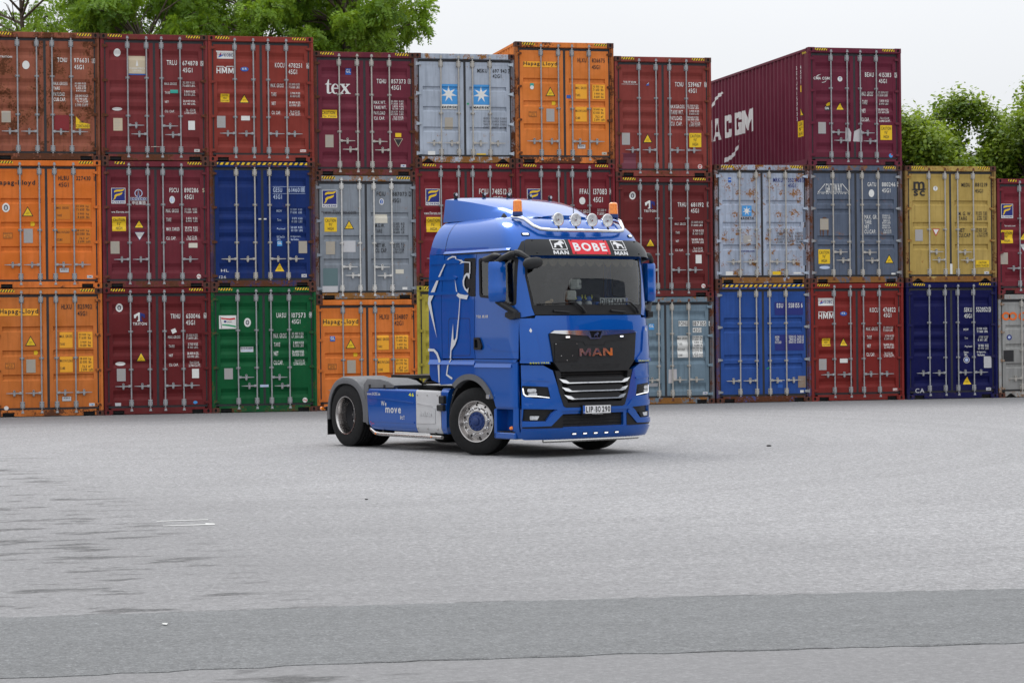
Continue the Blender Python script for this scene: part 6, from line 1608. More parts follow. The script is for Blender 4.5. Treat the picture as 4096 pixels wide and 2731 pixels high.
for k in (1, -1):
    f = (lambda p: p) if k == 1 else mirror_y
    o = fpanel('fog_lamp', f(rnd([(-1.132, .618), (-.850, .607), (-.915, .535), (-1.140, .545)], .012)), GLBK, -0.01, 0.02)
    fpanel('lens', f(rnd([(-1.075, .606), (-.945, .602), (-.975, .548), (-1.075, .552)], .01)), LENS, -0.006, 0.01, parent=o)
    o = fpanel('headlight', f(rnd([(-1.158, 1.035), (-.818, 1.014), (-.782, .856), (-1.02, .862), (-1.138, .888), (-1.156, .945)], .015)), GLBK, -0.004, 0.03)
    for (a, b, c, d) in ((-1.10, .995, -.985, .945), (-1.09, .935, -.975, .895)):
        fpanel('projector_lens', f(rnd([(a, d), (c, d), (c, b), (a, b)], .02)), LENS, 0.000, 0.006, parent=o)
    fpanel('indicator_lens', f(rnd([(-.955, .985), (-.84, .975), (-.825, .90), (-.955, .905)], .02)), BLKP, -0.001, 0.004, parent=o)
    fpanel('light_strip', f([(-1.154, 1.005), (-1.143, 1.005), (-1.134, .922), (-1.108, .898), (-.964, .892), (-.795, .868), (-.793, .858), (-.978, .881), (-1.12, .886), (-1.146, .918)]), LEDW, 0.002, 0.004, parent=o)
# grille: dark well, louvres, chrome bars
fpanel('grille_well', [(-.74, 1.26), (.74, 1.26), (.54, .70), (-.56, .70)], BLACK, -0.09, 0.0)
fpanel('grille_surround', GR, DKPL, 0.010, 0.08, [[(-.615, 1.225), (.615, 1.225), (.565, .98), (.475, .785), (-.495, .785), (-.58, .98)]])
for z in (1.19, 1.155, 1.03, .995, .91, .875, .82):
    w_ = .45 + (z - .78) * .33
    fpanel('louvre', [(-w_, z), (w_, z), (w_, z + .014), (-w_, z + .014)], BLKP, -0.04, 0.03)
for z, wo in ((1.075, .615), (.955, .575), (.843, .535)):
    w_ = wo
    fpanel('grille_slat', [(-w_ + .02, z + .045), (-w_ + .12, z + .075), (w_ - .12, z + .075), (w_ - .02, z + .045), (w_ - .05, z - .01), (-w_ + .05, z - .01)], DKPL, 0.006, 0.05)
    tpanel('chrome_bar', z, -.17, [(-w_ - .03, z + .055), (-w_ + .085, z + .034), (-w_ + .14, z + .000), (w_ - .14, z + .000), (w_ - .085, z + .034), (w_ + .03, z + .055), (w_ - .03, z + .000), (w_ - .10, z - .016), (-w_ + .10, z - .016), (-w_ + .03, z + .000)], CHROME, 0.030, 0.03)
# number plate, lamps in the sill, stainless tube
o = fpanel('number_plate', rnd([(-.276, .603), (.246, .600), (.248, .744), (-.280, .747)], .008), BLKP, 0.052, 0.04)
lay = [([(-.264, .622), (.236, .620), (.238, .733), (-.266, .736)], [(0, 1, 2, 3)], WHT, 0.0535), ([(-.264, .622), (-.226, .622), (-.228, .736), (-.266, .736)], [(0, 1, 2, 3)], pr('blue'), 0.0542)]
for s_, a, b in (('LIP', -.212, -.086), ('BO', -.040, .052), ('290', .078, .226)):
    V, F = text2d(s_, a, .722, b, .636, .035); lay.append((V, F, pr('K'), 0.0550))
V, F = text2d('D', -.254, .650, -.240, .632, .02); lay.append((V, F, WHT, 0.0550))
V, F = ell2d(-.076, .680, -.050, .650, 12); lay.append((V, F, pr('lgrey'), 0.0546))
V, F = text2d('www.MAN-MUELLER.de', -.10, .614, .09, .605, .02); lay.append((V, F, WHT, 0.0546))
flayers('plate_face', lay, o)
for y in (-.388, -.197, -.003, .191, .387):
    o = fpanel('daytime_lamp', rnd([(y - .042, .325), (y + .042, .325), (y + .042, .353), (y - .042, .353)], .008), BLKP, 0.024, 0.01)
    flayers('lamp_lens', [(*poly2d(rnd([(y - .032, .330), (y + .032, .330), (y + .032, .348), (y - .032, .348)], .006)), LEDW, 0.0255)], o)
MB().tube([tuple(fsurf(y, .262, .03)) for y in [-.86 + i * .086 for i in range(21)]], .026, 10).obj('bumper_tube', STEEL, truck)
for y in (-.5, .5):
    p = fsurf(y, .262, 0.0); MB().box(p.x - .06, p.x + .01, y - .02, y + .02, .25, .285).obj('tube_bracket', BLKP, truck)

# -- windscreen, cowl, wipers, sun visor
GLP = [(-.985, 2.165), (.985, 2.165), (1.052, 2.60), (1.036, 2.882), (-1.036, 2.882), (-1.052, 2.60)]
fpanel('windscreen', GLP, WSG, -0.006, 0.0)
fpanel('windscreen_seal', [(-1.010, 2.160), (1.010, 2.160), (1.066, 2.60), (1.050, 2.885), (-1.050, 2.885), (-1.066, 2.60)], BLKP, -0.002, 0.012, [[(-.962, 2.175), (.962, 2.175), (1.03, 2.60), (1.015, 2.88), (-1.015, 2.88), (-1.03, 2.60)]])
fpanel('cowl', [(-.968, 2.052), (.968, 2.052), (1.004, 2.195), (-1.004, 2.195)], BLKP, 0.003, 0.03)
for y0, y1 in ((-.69, -.42), (.33, .60)):
    mb = MB()
    p0 = fsurf(y0, 2.105, .02); p1 = fsurf(y1, 2.085, .02)
    mb.tube([p0, p1], .016, 6); mb.tube([fsurf(y1 + .27, 2.075, .03), fsurf(y1 + .20, 2.15, .05), fsurf(y1 + .09, 2.222, .045), fsurf(y1 - .02, 2.228, .03)], [.022, .018, .014, .010], 6)
    mb.tube([fsurf(y1 + .10, 2.224, .03), fsurf(y1 - .20, 2.215, .022), fsurf(y1 - .50, 2.205, .022)], .009, 6)
    mb.obj('wiper', BLKP, truck)
def vsurf(y, z, h): return fsurf(y, z, .05 + .07 * (3.125 - z) / .25 + h)
VIS = [(-1.050, 2.95), (-1.020, 3.10), (-.98, 3.122), (.98, 3.122), (1.020, 3.10), (1.06, 2.95), (1.07, 2.878), (.98, 2.886), (-.98, 2.886), (-1.06, 2.876)]
surface_sheet('sun_visor', [(*holed(VIS, []), GLBK, 0.0)], vsurf, truck, FU, [2.90 + i * .03 for i in range(8)], 0.012)
both(lambda nm, q: surface_sheet(nm, [(*holed(q, []), GLBK, 0.0)], vsurf, truck, [-1.15 + i * .02 for i in range(7)] + [1.03 + i * .02 for i in range(7)], [2.9, 2.95, 3.0, 3.05, 3.1], 0.012), 'visor_end', [(-1.053, 2.95), (-1.022, 3.10), (-1.06, 3.08), (-1.115, 2.98), (-1.14, 2.865), (-1.063, 2.876)])
lay = [(*poly2d(rnd([(-.345, 2.909), (.345, 2.909), (.345, 3.118), (-.345, 3.118)], .012)), REDF, 0.002)]
V, F = text2d('BOBE', -.295, 3.070, .295, 2.955, 0.035); lay.append((V, F, WHT, 0.0035))
surface_sheet('company_sign', lay, vsurf, truck, FU, [2.93, 2.97, 3.01, 3.05, 3.09])
for c, fl_ in ((-.535, 1), (.545, -1)):
    lay = []
    o_ = rnd([(c - .125, 2.968), (c + .125, 2.968), (c + .125, 3.117), (c - .125, 3.117)], .012); i_ = rnd([(c - .113, 2.978), (c + .113, 2.978), (c + .113, 3.107), (c - .113, 3.107)], .012)
    V, F = holed(o_, [i_]); lay.append((V, F, WHT, 0.002))
    lay.append((*poly2d(lion(c, 3.045, .21, .125, fl_)), WHT, 0.002))
    V, F = man2d(c - .125, 2.955, c + .125, 2.903); lay.append((V, F, WHT, 0.002))
    surface_sheet('lion_emblem', lay, vsurf, truck, FU, [2.93, 2.97, 3.01, 3.05, 3.09])
for y, z in ((-.92, 3.105), (.92, 3.105), (-.90, 2.925), (.90, 2.925), (-.30, 3.105), (.30, 3.105), (-.29, 2.925), (.29, 2.925)):
    p = vsurf(y, z, 0.0); MB().sphere((p.x, p.y, p.z), .013, 8, 6).obj('visor_bolt', BLKP, truck)
# -- roof lamp bar
bar = []
for y in (-.90, -.88, -.84, -.78, -.72, -.66): bar.append(y)
path = [(.66, -.905, 3.485), (.80, -.90, 3.475), (.93, -.875, 3.44), (1.06, -.82, 3.34), (1.14, -.75, 3.292), (1.19, -.62, 3.280), (1.235, -.30, 3.278), (1.245, 0, 3.278)]
path = path + [(x, -y, z) for x, y, z in reversed(path[:-1])]
lb = MB().tube(path, .029, 12).obj('lamp_bar', CHROME, truck)
for y in (-.45, -.15, .15, .45):
    x = 1.235 if abs(y) > .3 else 1.255
    y -= .03
    MB().tube([(x, y, 3.30), (x - .03, y, 3.345)], .014, 6).obj('lamp_foot', BLKP, lb)
    mb = MB(); f3 = lambda a, b, h, x=x, y=y: (x - .03 + h, y + a, 3.432 + b)
    mb.lathe([(0, -.10), (.05, -.095), (.082, -.05), (.096, 0), (.100, .012), (.096, .020), (.088, .021)], 24, f3, 0, caps=False)
    mb.lathe([(.089, .0205), (.060, .008), (.030, -.005), (0, -.006)], 24, f3, 1, caps=False)
    mb.lathe([(.020, .004), (.018, .012), (0, .014)], 12, f3, 0)
    sl_ = mb.obj('spot_lamp', [CHROME, LENS], truck)
for y in (-.88, .88):
    mb = MB(); f3 = lambda a, b, h, y=y: (.76 + a, y + b, 3.50 + h)
    mb.lathe([(.0, .0), (.074, .0), (.076, .012), (.072, .055), (.069, .058)], 20, f3, 0)
    prof = [(.070, .058)] + [(.070 - .007 * i / 12 + (.0025 if i % 2 else 0), .062 + i * .0130) for i in range(12)] + [(.056, .222), (.042, .232), (0, .234)]
    mb.lathe(prof, 20, f3, 1)
    mb.obj('beacon', [HUBB, AMBER], truck)
for s in (-1, 1):
    o = fpanel('roof_light', rnd([(s * .955 - .055, 3.196), (s * .955 + .055, 3.196), (s * .955 + .055, 3.232), (s * .955 - .055, 3.232)], .01), BLKP, 0.012, 0.02)
    flayers('roof_light_lens', [(*poly2d(rnd([(s * .955 - .04, 3.203), (s * .955 + .04, 3.203), (s * .955 + .04, 3.226), (s * .955 - .04, 3.226)], .008)), LEDW, 0.0135)], o)

# -- mirrors
for s in (-1, 1):
    Yr = lambda a, b: tuple(sorted((s * a, s * b)))
    mb = MB()
    rg = []
    for z, k in ((2.245, .72), (2.275, .95), (2.36, 1.0), (2.46, 1.02), (2.47, .99), (2.70, .98), (2.79, .95), (2.82, .80)):
        pts = [(.875, 1.30), (.875, 1.47), (.905, 1.512), (.97, 1.50), (1.035, 1.46), (1.055, 1.40), (1.045, 1.30), (1.00, 1.275), (.92, 1.275)]
        rg.append([(.95 + (x - .95) * k, s * (1.39 + (y - 1.39) * (k * .5 + .5)), z) for x, y in pts])
    o = loft(rg).obj('mirror', BLUE, truck, sharp=0.7)
    MB().box(.862, .874, *Yr(1.30, 1.47), 2.30, 2.78).obj('mirror_glass', CHROME, o)
    mb = MB()
    mb.tube([(1.13, s * 1.19, 2.925), (1.12, s * 1.27, 2.925), (1.05, s * 1.37, 2.87), (.99, s * 1.41, 2.815)], [.05, .045, .035, .032], 8)
    mb.obj('upper_mirror_arm', DKPL, truck); mb = MB()
    mb.tube([(1.15, s * 1.20, 2.075), (1.10, s * 1.26, 2.13), (1.0, s * 1.36, 2.215), (.95, s * 1.40, 2.26)], [.05, .045, .04, .04], 8)
    mb.obj('lower_mirror_arm', DKPL, truck)
    loft([[(x0 + a, s * y0, z0 + b) for a, b in ((-.13, -.03), (.0, -.075), (.13, -.05), (.13, .03), (.02, .055), (-.12, .03))] for x0, y0, z0 in ((1.08, 1.17, 2.06), (1.08, 1.245, 2.06), (1.08, 1.262, 2.06))]).obj('mirror_foot', DKPL, truck)
    # ramp mirror pod over the side window
    rg = []
    for x, k in ((.60, .35), (.63, .8), (.72, 1.0), (.88, .95), (.98, .6), (1.02, .3)):
        rg.append([(x, s * (1.37 + .075 * k * math.cos(a)), 2.865 + .055 * k * math.sin(a) + (.04 if x > .8 else 0)) for a in [2 * math.pi * i / 12 for i in range(12)]])
    loft(rg).obj('ramp_mirror', DKPL, truck, sharp=0.9)
    if s < 0:
        # front mirror on its arm, ahead of the pillar
        MB().tube([(1.13, -1.19, 2.945), (1.24, -1.17, 2.93), (1.36, -1.15, 2.875), (1.43, -1.12, 2.83)], [.05, .045, .035, .03], 8).obj('front_mirror_arm', DKPL, truck)
        rg = []
        for t, k in ((0, .35), (.04, .85), (.12, 1.0), (.24, 1.0), (.30, .85), (.335, .4)):
            rg.append([(1.44 + .055 * k * math.cos(a) - .04 * t, -1.27 + t, 2.775 + .082 * k * math.sin(a) + .09 * t) for a in [2 * math.pi * i / 12 for i in range(12)]])
        loft(rg).obj('front_mirror', DKPL, truck, sharp=0.9)

# -- cab interior
mb = MB()
mb.box(-1.02, 1.05, -1.15, 1.15, 1.40, 1.44); mb.box(-1.06, -1.00, -1.16, 1.16, 1.10, 3.0); mb.box(-1.0, 1.0, -1.15, 1.15, 2.962, 2.98)
mb.box(-1.0, .15, -1.165, -1.15, 1.44, 2.97); mb.box(-1.0, .15, 1.15, 1.165, 1.44, 2.97)
mb.box(.15, 1.10, -1.165, -1.15, 1.44, 2.17); mb.box(.15, 1.10, 1.15, 1.165, 1.44, 2.17)
mb.obj('cab_lining', INT, truck)
mb = MB(); mb.cbox(.78, 1.19, -1.02, 1.02, 1.85, 2.17, .04); mb.cbox(.66, .84, .1, .80, 1.9, 2.24, .04); mb.obj('dashboard', INT, truck)
for y in (-.55, .55):
    mb = MB(); mb.cbox(-.25, .30, y - .26, y + .26, 1.75, 1.92, .06); mb.cbox(-.36, -.20, y - .26, y + .26, 1.88, 2.55, .06); mb.cbox(-.36, -.24, y - .15, y + .15, 2.57, 2.76, .05)
    mb.obj('seat', INT, truck)
mb = MB()
C0 = Vector((.62, .52, 2.16)); ax = Vector((-.80, 0, .60)).normalized(); e1 = Vector((0, 1, 0)); e2 = ax.cross(e1)
mb.tube([C0 + (e1 * math.cos(a) + e2 * math.sin(a)) * .22 for a in [2 * math.pi * i / 24 for i in range(24)]], .018, 8, closed=True)
mb.tube([C0 - e1 * .21, C0 - ax * .04, C0 + e1 * .21], .018, 6); mb.tube([C0 - ax * .03, C0 - e2 * .21], .018, 6); mb.tube([C0, C0 - ax * .25], .04, 8)
mb.obj('steering_wheel', BLKP, truck)
# scalloped pelmet with a fringe along the top of the windscreen
top = []
n_ = 12
for i in range(n_ * 8 + 1):
    u = -1.0 + 2.0 * i / (n_ * 8); ph = (i % 8) / 8
    top.append((u, 2.845 - .075 * math.sin(math.pi * ph) ** .7 - .012 * (i % 2)))
fpanel('pelmet', [(-1.0, 2.93), (-1.0, 2.845)] + top[1:-1] + [(1.0, 2.845), (1.0, 2.93)], CLOTH, -0.07, 0.0)
# -- wheels
def tyre(mb, y0, y1, s, R=0.500, r=0.292):
    w = y1 - y0; f3 = lambda a, b, h: (a, s * (y0 + h * w), b)
    prof = [(r, .06), (r + .02, .0), (r + .09, -.02), (R - .05, .02), (R - .014, .07), (R, .11)]
    for k in range(4):
        a = .11 + .78 * (k + .55) / 4.1
        prof += [(R, a - .028), (R - .013, a - .026), (R - .013, a + .026), (R, a + .028)]
    prof += [(R, .89), (R - .014, .93), (R - .05, .98), (r + .09, 1.02), (r + .02, 1.0), (r, .94)]
    mb.lathe(prof, 56, f3, 0, closed=True)
def wheel_front(s):
    t = MB(); tyre(t, .90, 1.205, s)
    o = empty('wheel', (0, 0, .5), 0); o.parent = truck
    piv = Vector((0, s * 1.0, 0))
    ty_ = t.obj('tyre', TYRE, o, sharp=.5)
    f3 = lambda a, b, h: (a, s * h, b)
    m = MB()
    m.lathe([(.295, .91), (.300, 1.20), (.306, 1.205), (.306, 1.215), (.292, 1.212), (.280, 1.185), (.268, 1.150), (.256, 1.140), (.205, 1.150), (.178, 1.185), (.165, 1.190), (.145, 1.188), (.140, 1.175)], 48, f3, caps=False)
    m.obj('rim', POLISH, o, sharp=.7)
    for k in range(10):
        a = 2 * math.pi * k / 10 + .1; m = MB()
        m.lathe([(.026, 1.14), (.026, 1.158), (.017, 1.160), (.017, 1.195), (.013, 1.206), (0, 1.208)], 8, lambda p, q, h, a=a: (.190 * math.cos(a) + p, s * (h + .015), .190 * math.sin(a) + q))
        m.obj('wheel_nut', CHROME, o)
    m = MB()
    for k in range(10):
        a = 2 * math.pi * (k + .5) / 10 + .1
        m.lathe([(.017, 1.1405), (0, 1.1407)], 10, lambda p, q, h, a=a: (.240 * math.cos(a) + p * 1.0, s * (h + .006), .240 * math.sin(a) + q))
    m.obj('rim_holes', BLACK, o)['kind'] = 'stuff'
    m = MB()
    m.lathe([(.140, 1.16), (.140, 1.185), (.132, 1.192), (.105, 1.190), (.100, 1.200), (.060, 1.205), (.055, 1.222), (.045, 1.228), (0, 1.23)], 32, f3)
    for k in range(12):
        a = 2 * math.pi * k / 12
        m.lathe([(.012, 1.19), (.012, 1.205), (0, 1.207)], 6, lambda p, q, h, a=a: (.118 * math.cos(a) + p, s * h, .118 * math.sin(a) + q))
    m.obj('hub', HUBB, o)
    ang = math.radians(23)
    o.rotation_euler = (0, 0, ang)
    # turn about the king pin near the wheel centre, not about the axle middle
    R = Matrix.Rotation(ang, 3, 'Z'); o.location = Vector((0, 0, .5)) + piv - R @ piv
    return o
def wheel_rear(s):
    o = empty('wheel', (-3.609, 0, .5), 0); o.parent = truck
    t = MB(); tyre(t, .915, 1.215, s); t.obj('tyre', TYRE, o, sharp=.5)
    t = MB(); tyre(t, .575, .875, s); t.obj('inner_tyre', TYRE, o, sharp=.5)
    f3 = lambda a, b, h: (a, s * h, b)
    m = MB(); m.lathe([(.295, .93), (.300, 1.205), (.307, 1.210), (.307, 1.222), (.294, 1.220), (.282, 1.195), (.276, 1.15), (.262, 1.10), (.258, 1.02)], 48, f3, caps=False); m.obj('rim', POLISH, o, sharp=.7)
    m = MB(); m.lathe([(.259, 1.05), (.252, .99), (.235, .955), (.14, .945), (.135, .99), (.12, 1.01), (0, 1.012)], 40, f3, caps=False); m.obj('wheel_disc', mat('dark_wheel_paint', (0.05, 0.05, 0.055), .5, .3), o)
    m = MB()
    for k in range(10):
        a = 2 * math.pi * k / 10
        m.lathe([(.02, .95), (.02, .985), (0, .99)], 8, lambda p, q, h, a=a: (.168 * math.cos(a) + p, s * h, .168 * math.sin(a) + q))
    m.obj('wheel_nuts', STEEL, o)['kind'] = 'stuff'
    m = MB()
    for k in range(8):
        a = 2 * math.pi * (k + .5) / 8
        m.lathe([(.026, .957), (0, .9572)], 12, lambda p, q, h, a=a: (.215 * math.cos(a) + p, s * (h + .004), .215 * math.sin(a) + q))
    m.obj('disc_holes', BLACK, o)['kind'] = 'stuff'
for s in (-1, 1): wheel_front(s); wheel_rear(s)
MB().tube([(0, -.95, .5), (0, .95, .5)], .06, 10).obj('front_axle', FRAME, truck)
MB().tube([(-3.609, -.9, .5), (-3.609, -.25, .5), (-3.609, 0, .52), (-3.609, .25, .5), (-3.609, .9, .5)], [.09, .09, .2, .09, .09], 12).obj('rear_axle', FRAME, truck)
# -- chassis
for s in (-1, 1):
    mb = MB(); pts_o = [(.675 * math.cos(math.radians(a)), .5 + .675 * math.sin(math.radians(a))) for a in range(20, 171, 10)]
    pts_i = [(.640 * math.cos(math.radians(a)), .5 + .640 * math.sin(math.radians(a))) for a in range(170, 19, -10)]
    mb.prism(pts_o + pts_i, .46, 1.17, lambda u, v, t, s=s: (u, s * t, v)); mb.box(-.66, .62, *sorted((s * .44, s * .47)), .45, 1.15)
    mb.obj('wheel_arch_liner', FRAME, truck)
for s in (-1, 1):
    a, b = sorted((s * .38, s * .45)); MB().cbox(-4.28, .9, a, b, .74, .99, .008).obj('frame_rail', FRAME, truck)
mb = MB()
for x in (-4.2, -3.2, -2.4, -1.5, -.6): mb.box(x - .06, x + .06, -.38, .38, .78, .95)
mb.box(-2.5, -.75, -1.0, -.45, .27, .86); mb.box(-2.5, -.75, .45, 1.0, .27, .86); mb.box(-1.0, .9, -.45, .45, .55, 1.15)
mb.box(-2.5, 1.25, -.45, .45, .30, .60); mb.box(.55, 1.22, -.95, .95, .29, .62); mb.box(-4.2, -2.5, -.36, .36, .60, .78)  # underbody boxes added and set low to deepen the shade beneath
mb.obj('chassis_core', FRAME, truck)
MB().cbox(-2.15, -1.05, -.62, .62, .985, 1.005, .004).obj('catwalk', mat('tread_plate', (.30, .30, .30), .5, .5, var=.4, scale=60), truck)
mb = MB()
mb.prism(rnd([(-.50, -.42), (.28, -.46), (.50, -.30), (.50, .30), (.28, .46), (-.50, .42), (-.52, .14), (-.18, .06), (-.10, 0), (-.18, -.06), (-.52, -.14)], .05), 1.085, 1.135, lambda u, v, t: (-3.02 + u, v, t))
mb.obj('fifth_wheel', GREASE, truck)
mb = MB()
for s in (-1, 1):
    mb.prism([(-3.3, 1.0), (-2.7, 1.0), (-2.85, 1.085), (-3.15, 1.085)], .30 * s, .42 * s, lambda u, v, t: (u, t, v))
mb.box(-3.5, -2.5, -.5, .5, .985, 1.005)
mb.obj('fifth_wheel_stand', GREASE, truck)
mb = MB(); lp = [(-3.28 + .11 * math.cos(a), -.60 + .05 * math.sin(a), 1.055 + .018 * math.sin(a)) for a in [2 * math.pi * i / 20 for i in range(20)]]
mb.tube(lp, .011, 6, closed=True); mb.tube([(-3.17, -.58, 1.05), (-2.9, -.4, 1.06)], .013, 6); mb.obj('release_handle', STEEL, truck)
mb = MB()
for k, (y, z) in enumerate(((-.35, 1.25), (-.2, 1.3), (.1, 1.28), (.25, 1.24))):
    pts = []
    for i in range(60):
        a = i * .9; pts.append((-1.14 - .035 * math.sin(a), y + .035 * math.cos(a), z - i * .004))
    mb.tube(pts, .008, 5)
mb.obj('air_lines', BLKP, truck)
# -- rear wheel covers
for s in (-1, 1):
    def fend(u, v, h, s=s):      # u: angle, v: across
        r = .625; cx, cz = -3.609, .50
        return (cx + (r + h) * math.cos(u), s * v, cz + (r + h) * math.sin(u))
    mb = MB()
    ang = [math.radians(a) for a in range(-6, 189, 5)]
    vs = []; fs = []
    for a in ang:
        k = .655 if a < math.pi / 2 else .64
        bulge = .0
        for y, dr in ((.56, 0), (1.16, 0), (1.205, -.02), (1.222, -.06), (1.222, -.115), (1.20, -.115), (1.18, -.05), (1.14, -.03), (.56, -.03)):
            sq = 1.0 if math.sin(a) < .55 else 1.0
            r = .645 + dr
            x = -3.609 + r * math.copysign(abs(math.cos(a)) ** .80, math.cos(a)) * (1.03 if math.cos(a) > 0 else .95); z = .48 + r * math.copysign(abs(math.sin(a)) ** .9, math.sin(a)) * 1.0
            vs.append((x, s * y, z))
    n = 9
    for i in range(len(ang) - 1):
        for k in range(n):
            l = (k + 1) % n
            fs.append((i * n + k, i * n + l, (i + 1) * n + l, (i + 1) * n + k))
    fs.append(tuple(range(n))); fs.append(tuple((len(ang) - 1) * n + k for k in range(n)))
    mb.add(vs, fs); mb.obj('rear_fender', GREYP, truck, sharp=.7)
    a, b = sorted((s * .60, s * 1.19)); mf = MB(); mf.box(-4.235, -4.215, a, b, .17, .62); mf.obj('mud_flap', BLKP, truck)
    mb = MB(); rg = []
    for y, k in ((.70, 1), (1.17, 1), (1.205, .97), (1.215, .90)):
        rg.append([(x0 + (x1 - x0) * 0, s * y, z0) for x0, z0, x1 in ((-2.98, .39, 0), (-2.93, .37, 0), (-2.90, .95, 0), (-2.15, .965, 0), (-2.13, 1.0, 0), (-2.30, 1.065 * (k * .3 + .7), 0), (-2.55, 1.10 * (k * .3 + .7), 0), (-2.95, 1.105 * (k * .3 + .7), 0), (-3.05, 1.0, 0), (-2.99, .8, 0))])
    loft(rg).obj('fender_apron', GREYP, truck, sharp=.6)
    for x in (-2.86, -2.42):
        a, b = sorted((s * 1.19, s * 1.222)); MB().cbox(x - .03, x + .03, a, b, .955, 1.01, .006).obj('fender_clip', BLKP, truck)
    # side skirts: blue locker cover, silver cover, blue end piece
    pl = lambda off: (lambda u, v, h, s=s: (u, s * (1.215 - .10 * max(0, (.40 - v) / .12) ** 2 * .5 - .02 * max(0, (v - .90) / .05) ** 2 + h), v))
    def kp(name, pts, m, off=0.0, th=.03):
        V, F = poly2d(pts)
        return surface_sheet(name, [(V, F, m, off)], pl(0), truck, [], [.30, .33, .36, .39, .42, .89, .91, .93, .95], th)
    kp('side_skirt', rnd([(-2.955, .945), (-1.520, .945), (-1.512, .288), (-2.78, .302), (-2.86, .345), (-2.90, .42)], .03), BLUE, 0, .05)
    kp('skirt_rib', [(-2.90, .805), (-2.25, .79), (-1.57, .755), (-1.57, .735), (-2.25, .77), (-2.90, .79)], BLUE, .010, .02)
    kp('skirt_rib', [(-2.85, .452), (-1.56, .452), (-1.56, .425), (-2.84, .425)], BLUE, .012, .02)
    o = kp('silver_cover', rnd([(-1.506, .940), (-.822, .933), (-.816, .287), (-1.500, .287)], .02), SILV, .004, .05)
    kp('cover_rib', rnd([(-1.48, .76), (-1.02, .715), (-.965, .67), (-.965, .44), (-1.485, .425), (-1.485, .45), (-.99, .465), (-.99, .655), (-1.03, .695), (-1.48, .735)], .004), SILV, .014, .012)
    V, F = man2d(-1.388, .622, -.985, .545)
    if s > 0: V = [(-2.373 - a, b) for a, b in V]
    surface_sheet('embossed_lettering', [(V, F, SILV, .013)], pl(0), truck, (), (), .008)
    for x in (-1.462, -1.187, -.905):
        for z in (.868, .355):
            MB().lathe([(.016, 0), (.016, .006), (.010, .009), (0, .009)], 10, lambda p, q, h, s=s, x=x, z=z: (x + p, s * (1.2185 + h), z + q)).obj('cover_bolt', STEEL, truck)
    kp('skirt_end', rnd([(-.808, .975), (-.60, .980), (-.665, .70), (-.672, .29), (-.808, .287)], .02), BLUE, 0, .08)
    a, b = sorted((s * 1.20, s * 1.275)); MB().cbox(-.80, -.67, a, b, .745, .865, .012).obj('step_grip', DKPL, truck); MB().cbox(-.86, -.69, a, b, .635, .73, .012).obj('step_grip', DKPL, truck)
    tb = MB().tube([(-2.90, s * 1.17, .315), (-2.84, s * 1.20, .295), (-2.70, s * 1.21, .245), (-2.55, s * 1.21, .235), (-.80, s * 1.21, .235)], .029, 10).obj('side_tube', STEEL, truck)
    for x in (-2.66, -1.06):
        MB().lathe([(.014, 0), (.012, .012), (0, .016)], 8, lambda p, q, h, s=s, x=x: (x + p, s * (1.236 + h), .238 + q)).obj('tube_marker', AMBER, tb)
    for x in (-2.5, -1.0): MB().box(x - .02, x + .02, *sorted((s * 1.0, s * 1.20)), .225, .30).obj('tube_bracket', BLKP, truck)
    MB().cbox(-4.30, -4.27, *sorted((s * .62, s * 1.10)), .66, .80, .01).obj('tail_lamp', REDL, truck)
    mb = MB(); mb.tube([(-4.22, s * 1.18, .62), (-4.24, s * 1.27, .60)], .016, 6); mb.lathe([(.0, -.03), (.028, -.02), (.028, .02), (0, .03)], 10, lambda p, q, h, s=s: (-4.24 + h, s * 1.285 + p, .60 + q), 1); mb.obj('width_marker', [BLKP, AMBER], truck)
    flp = (lambda V: V) if s < 0 else (lambda V: [(-4.45 - a, b) for a, b in V])
    lay = []
    for txt, a, z1, b, z0, m_, w_ in (('www.BOBE.de', -2.940, .885, -2.545, .838, SILF, .012), ('46', -1.716, .892, -1.568, .838, LEMON, .03), ('We', -2.524, .752, -2.366, .678, SILF, .02), ('move', -2.395, .655, -1.940, .572, SILF, .025), ('it!', -1.966, .545, -1.845, .478, SILF, .02)):
        V, F = text2d(txt, a, z1, b, z0, w_); lay.append((flp(V), F, m_, .0035))
    surface_sheet('skirt_lettering', lay, pl(0), truck, (), [.89, .91], 0)
    lay = [(flp(poly2d(q)[0]), poly2d(q)[1], pr('red'), .0035) for q in ([(-2.855, .42), (-2.835, .435), (-2.80, .43), (-2.82, .422), (-2.845, .405)], [(-2.80, .40), (-2.73, .392), (-2.73, .385), (-2.805, .390)], [(-2.83, .41), (-2.82, .41), (-2.835, .345), (-2.842, .345)])]
    surface_sheet('signature', lay, pl(0), truck, (), [], 0)
mb = MB(); mb.cbox(-4.30, -4.22, -1.1, 1.1, .64, .82, .01); mb.obj('rear_crossmember', FRAME, truck)

# -- loose things in the cab
def world_of(p): 
    c, s = math.cos(TH), math.sin(TH); return (TX + p[0] * c - p[1] * s, TY + p[0] * s + p[1] * c, p[2])
def in_cab(name, p, label, cat, rz=0, group=None):
    return tag(empty(name, world_of(p), TH + rz), label, cat, group)
t = in_cab('name_plate', (1.08, .62, 2.172), 'white name plate with blue end strip leaning behind the lower right of the windscreen', 'sign')
MB().box(-.006, .006, -.26, .26, .01, .125).obj('plate_back', BLKP, t)
lay = [([(-.26, .01), (.26, .01), (.26, .125), (-.26, .125)], [(0, 1, 2, 3)], WHT, 0.0), ([(.22, .01), (.26, .01), (.26, .125), (.22, .125)], [(0, 1, 2, 3)], pr('blue'), .001)]
V, F = text2d('DIETMAR', -.245, .112, .205, .028, .04); lay.append((V, F, pr('K'), .0015))
surface_sheet('plate_face', lay, lambda u, v, h: (.0075 + h, u, v), t)
PLUSH = mat('white_plush', (.55, .55, .52), .95, var=.15, scale=30)
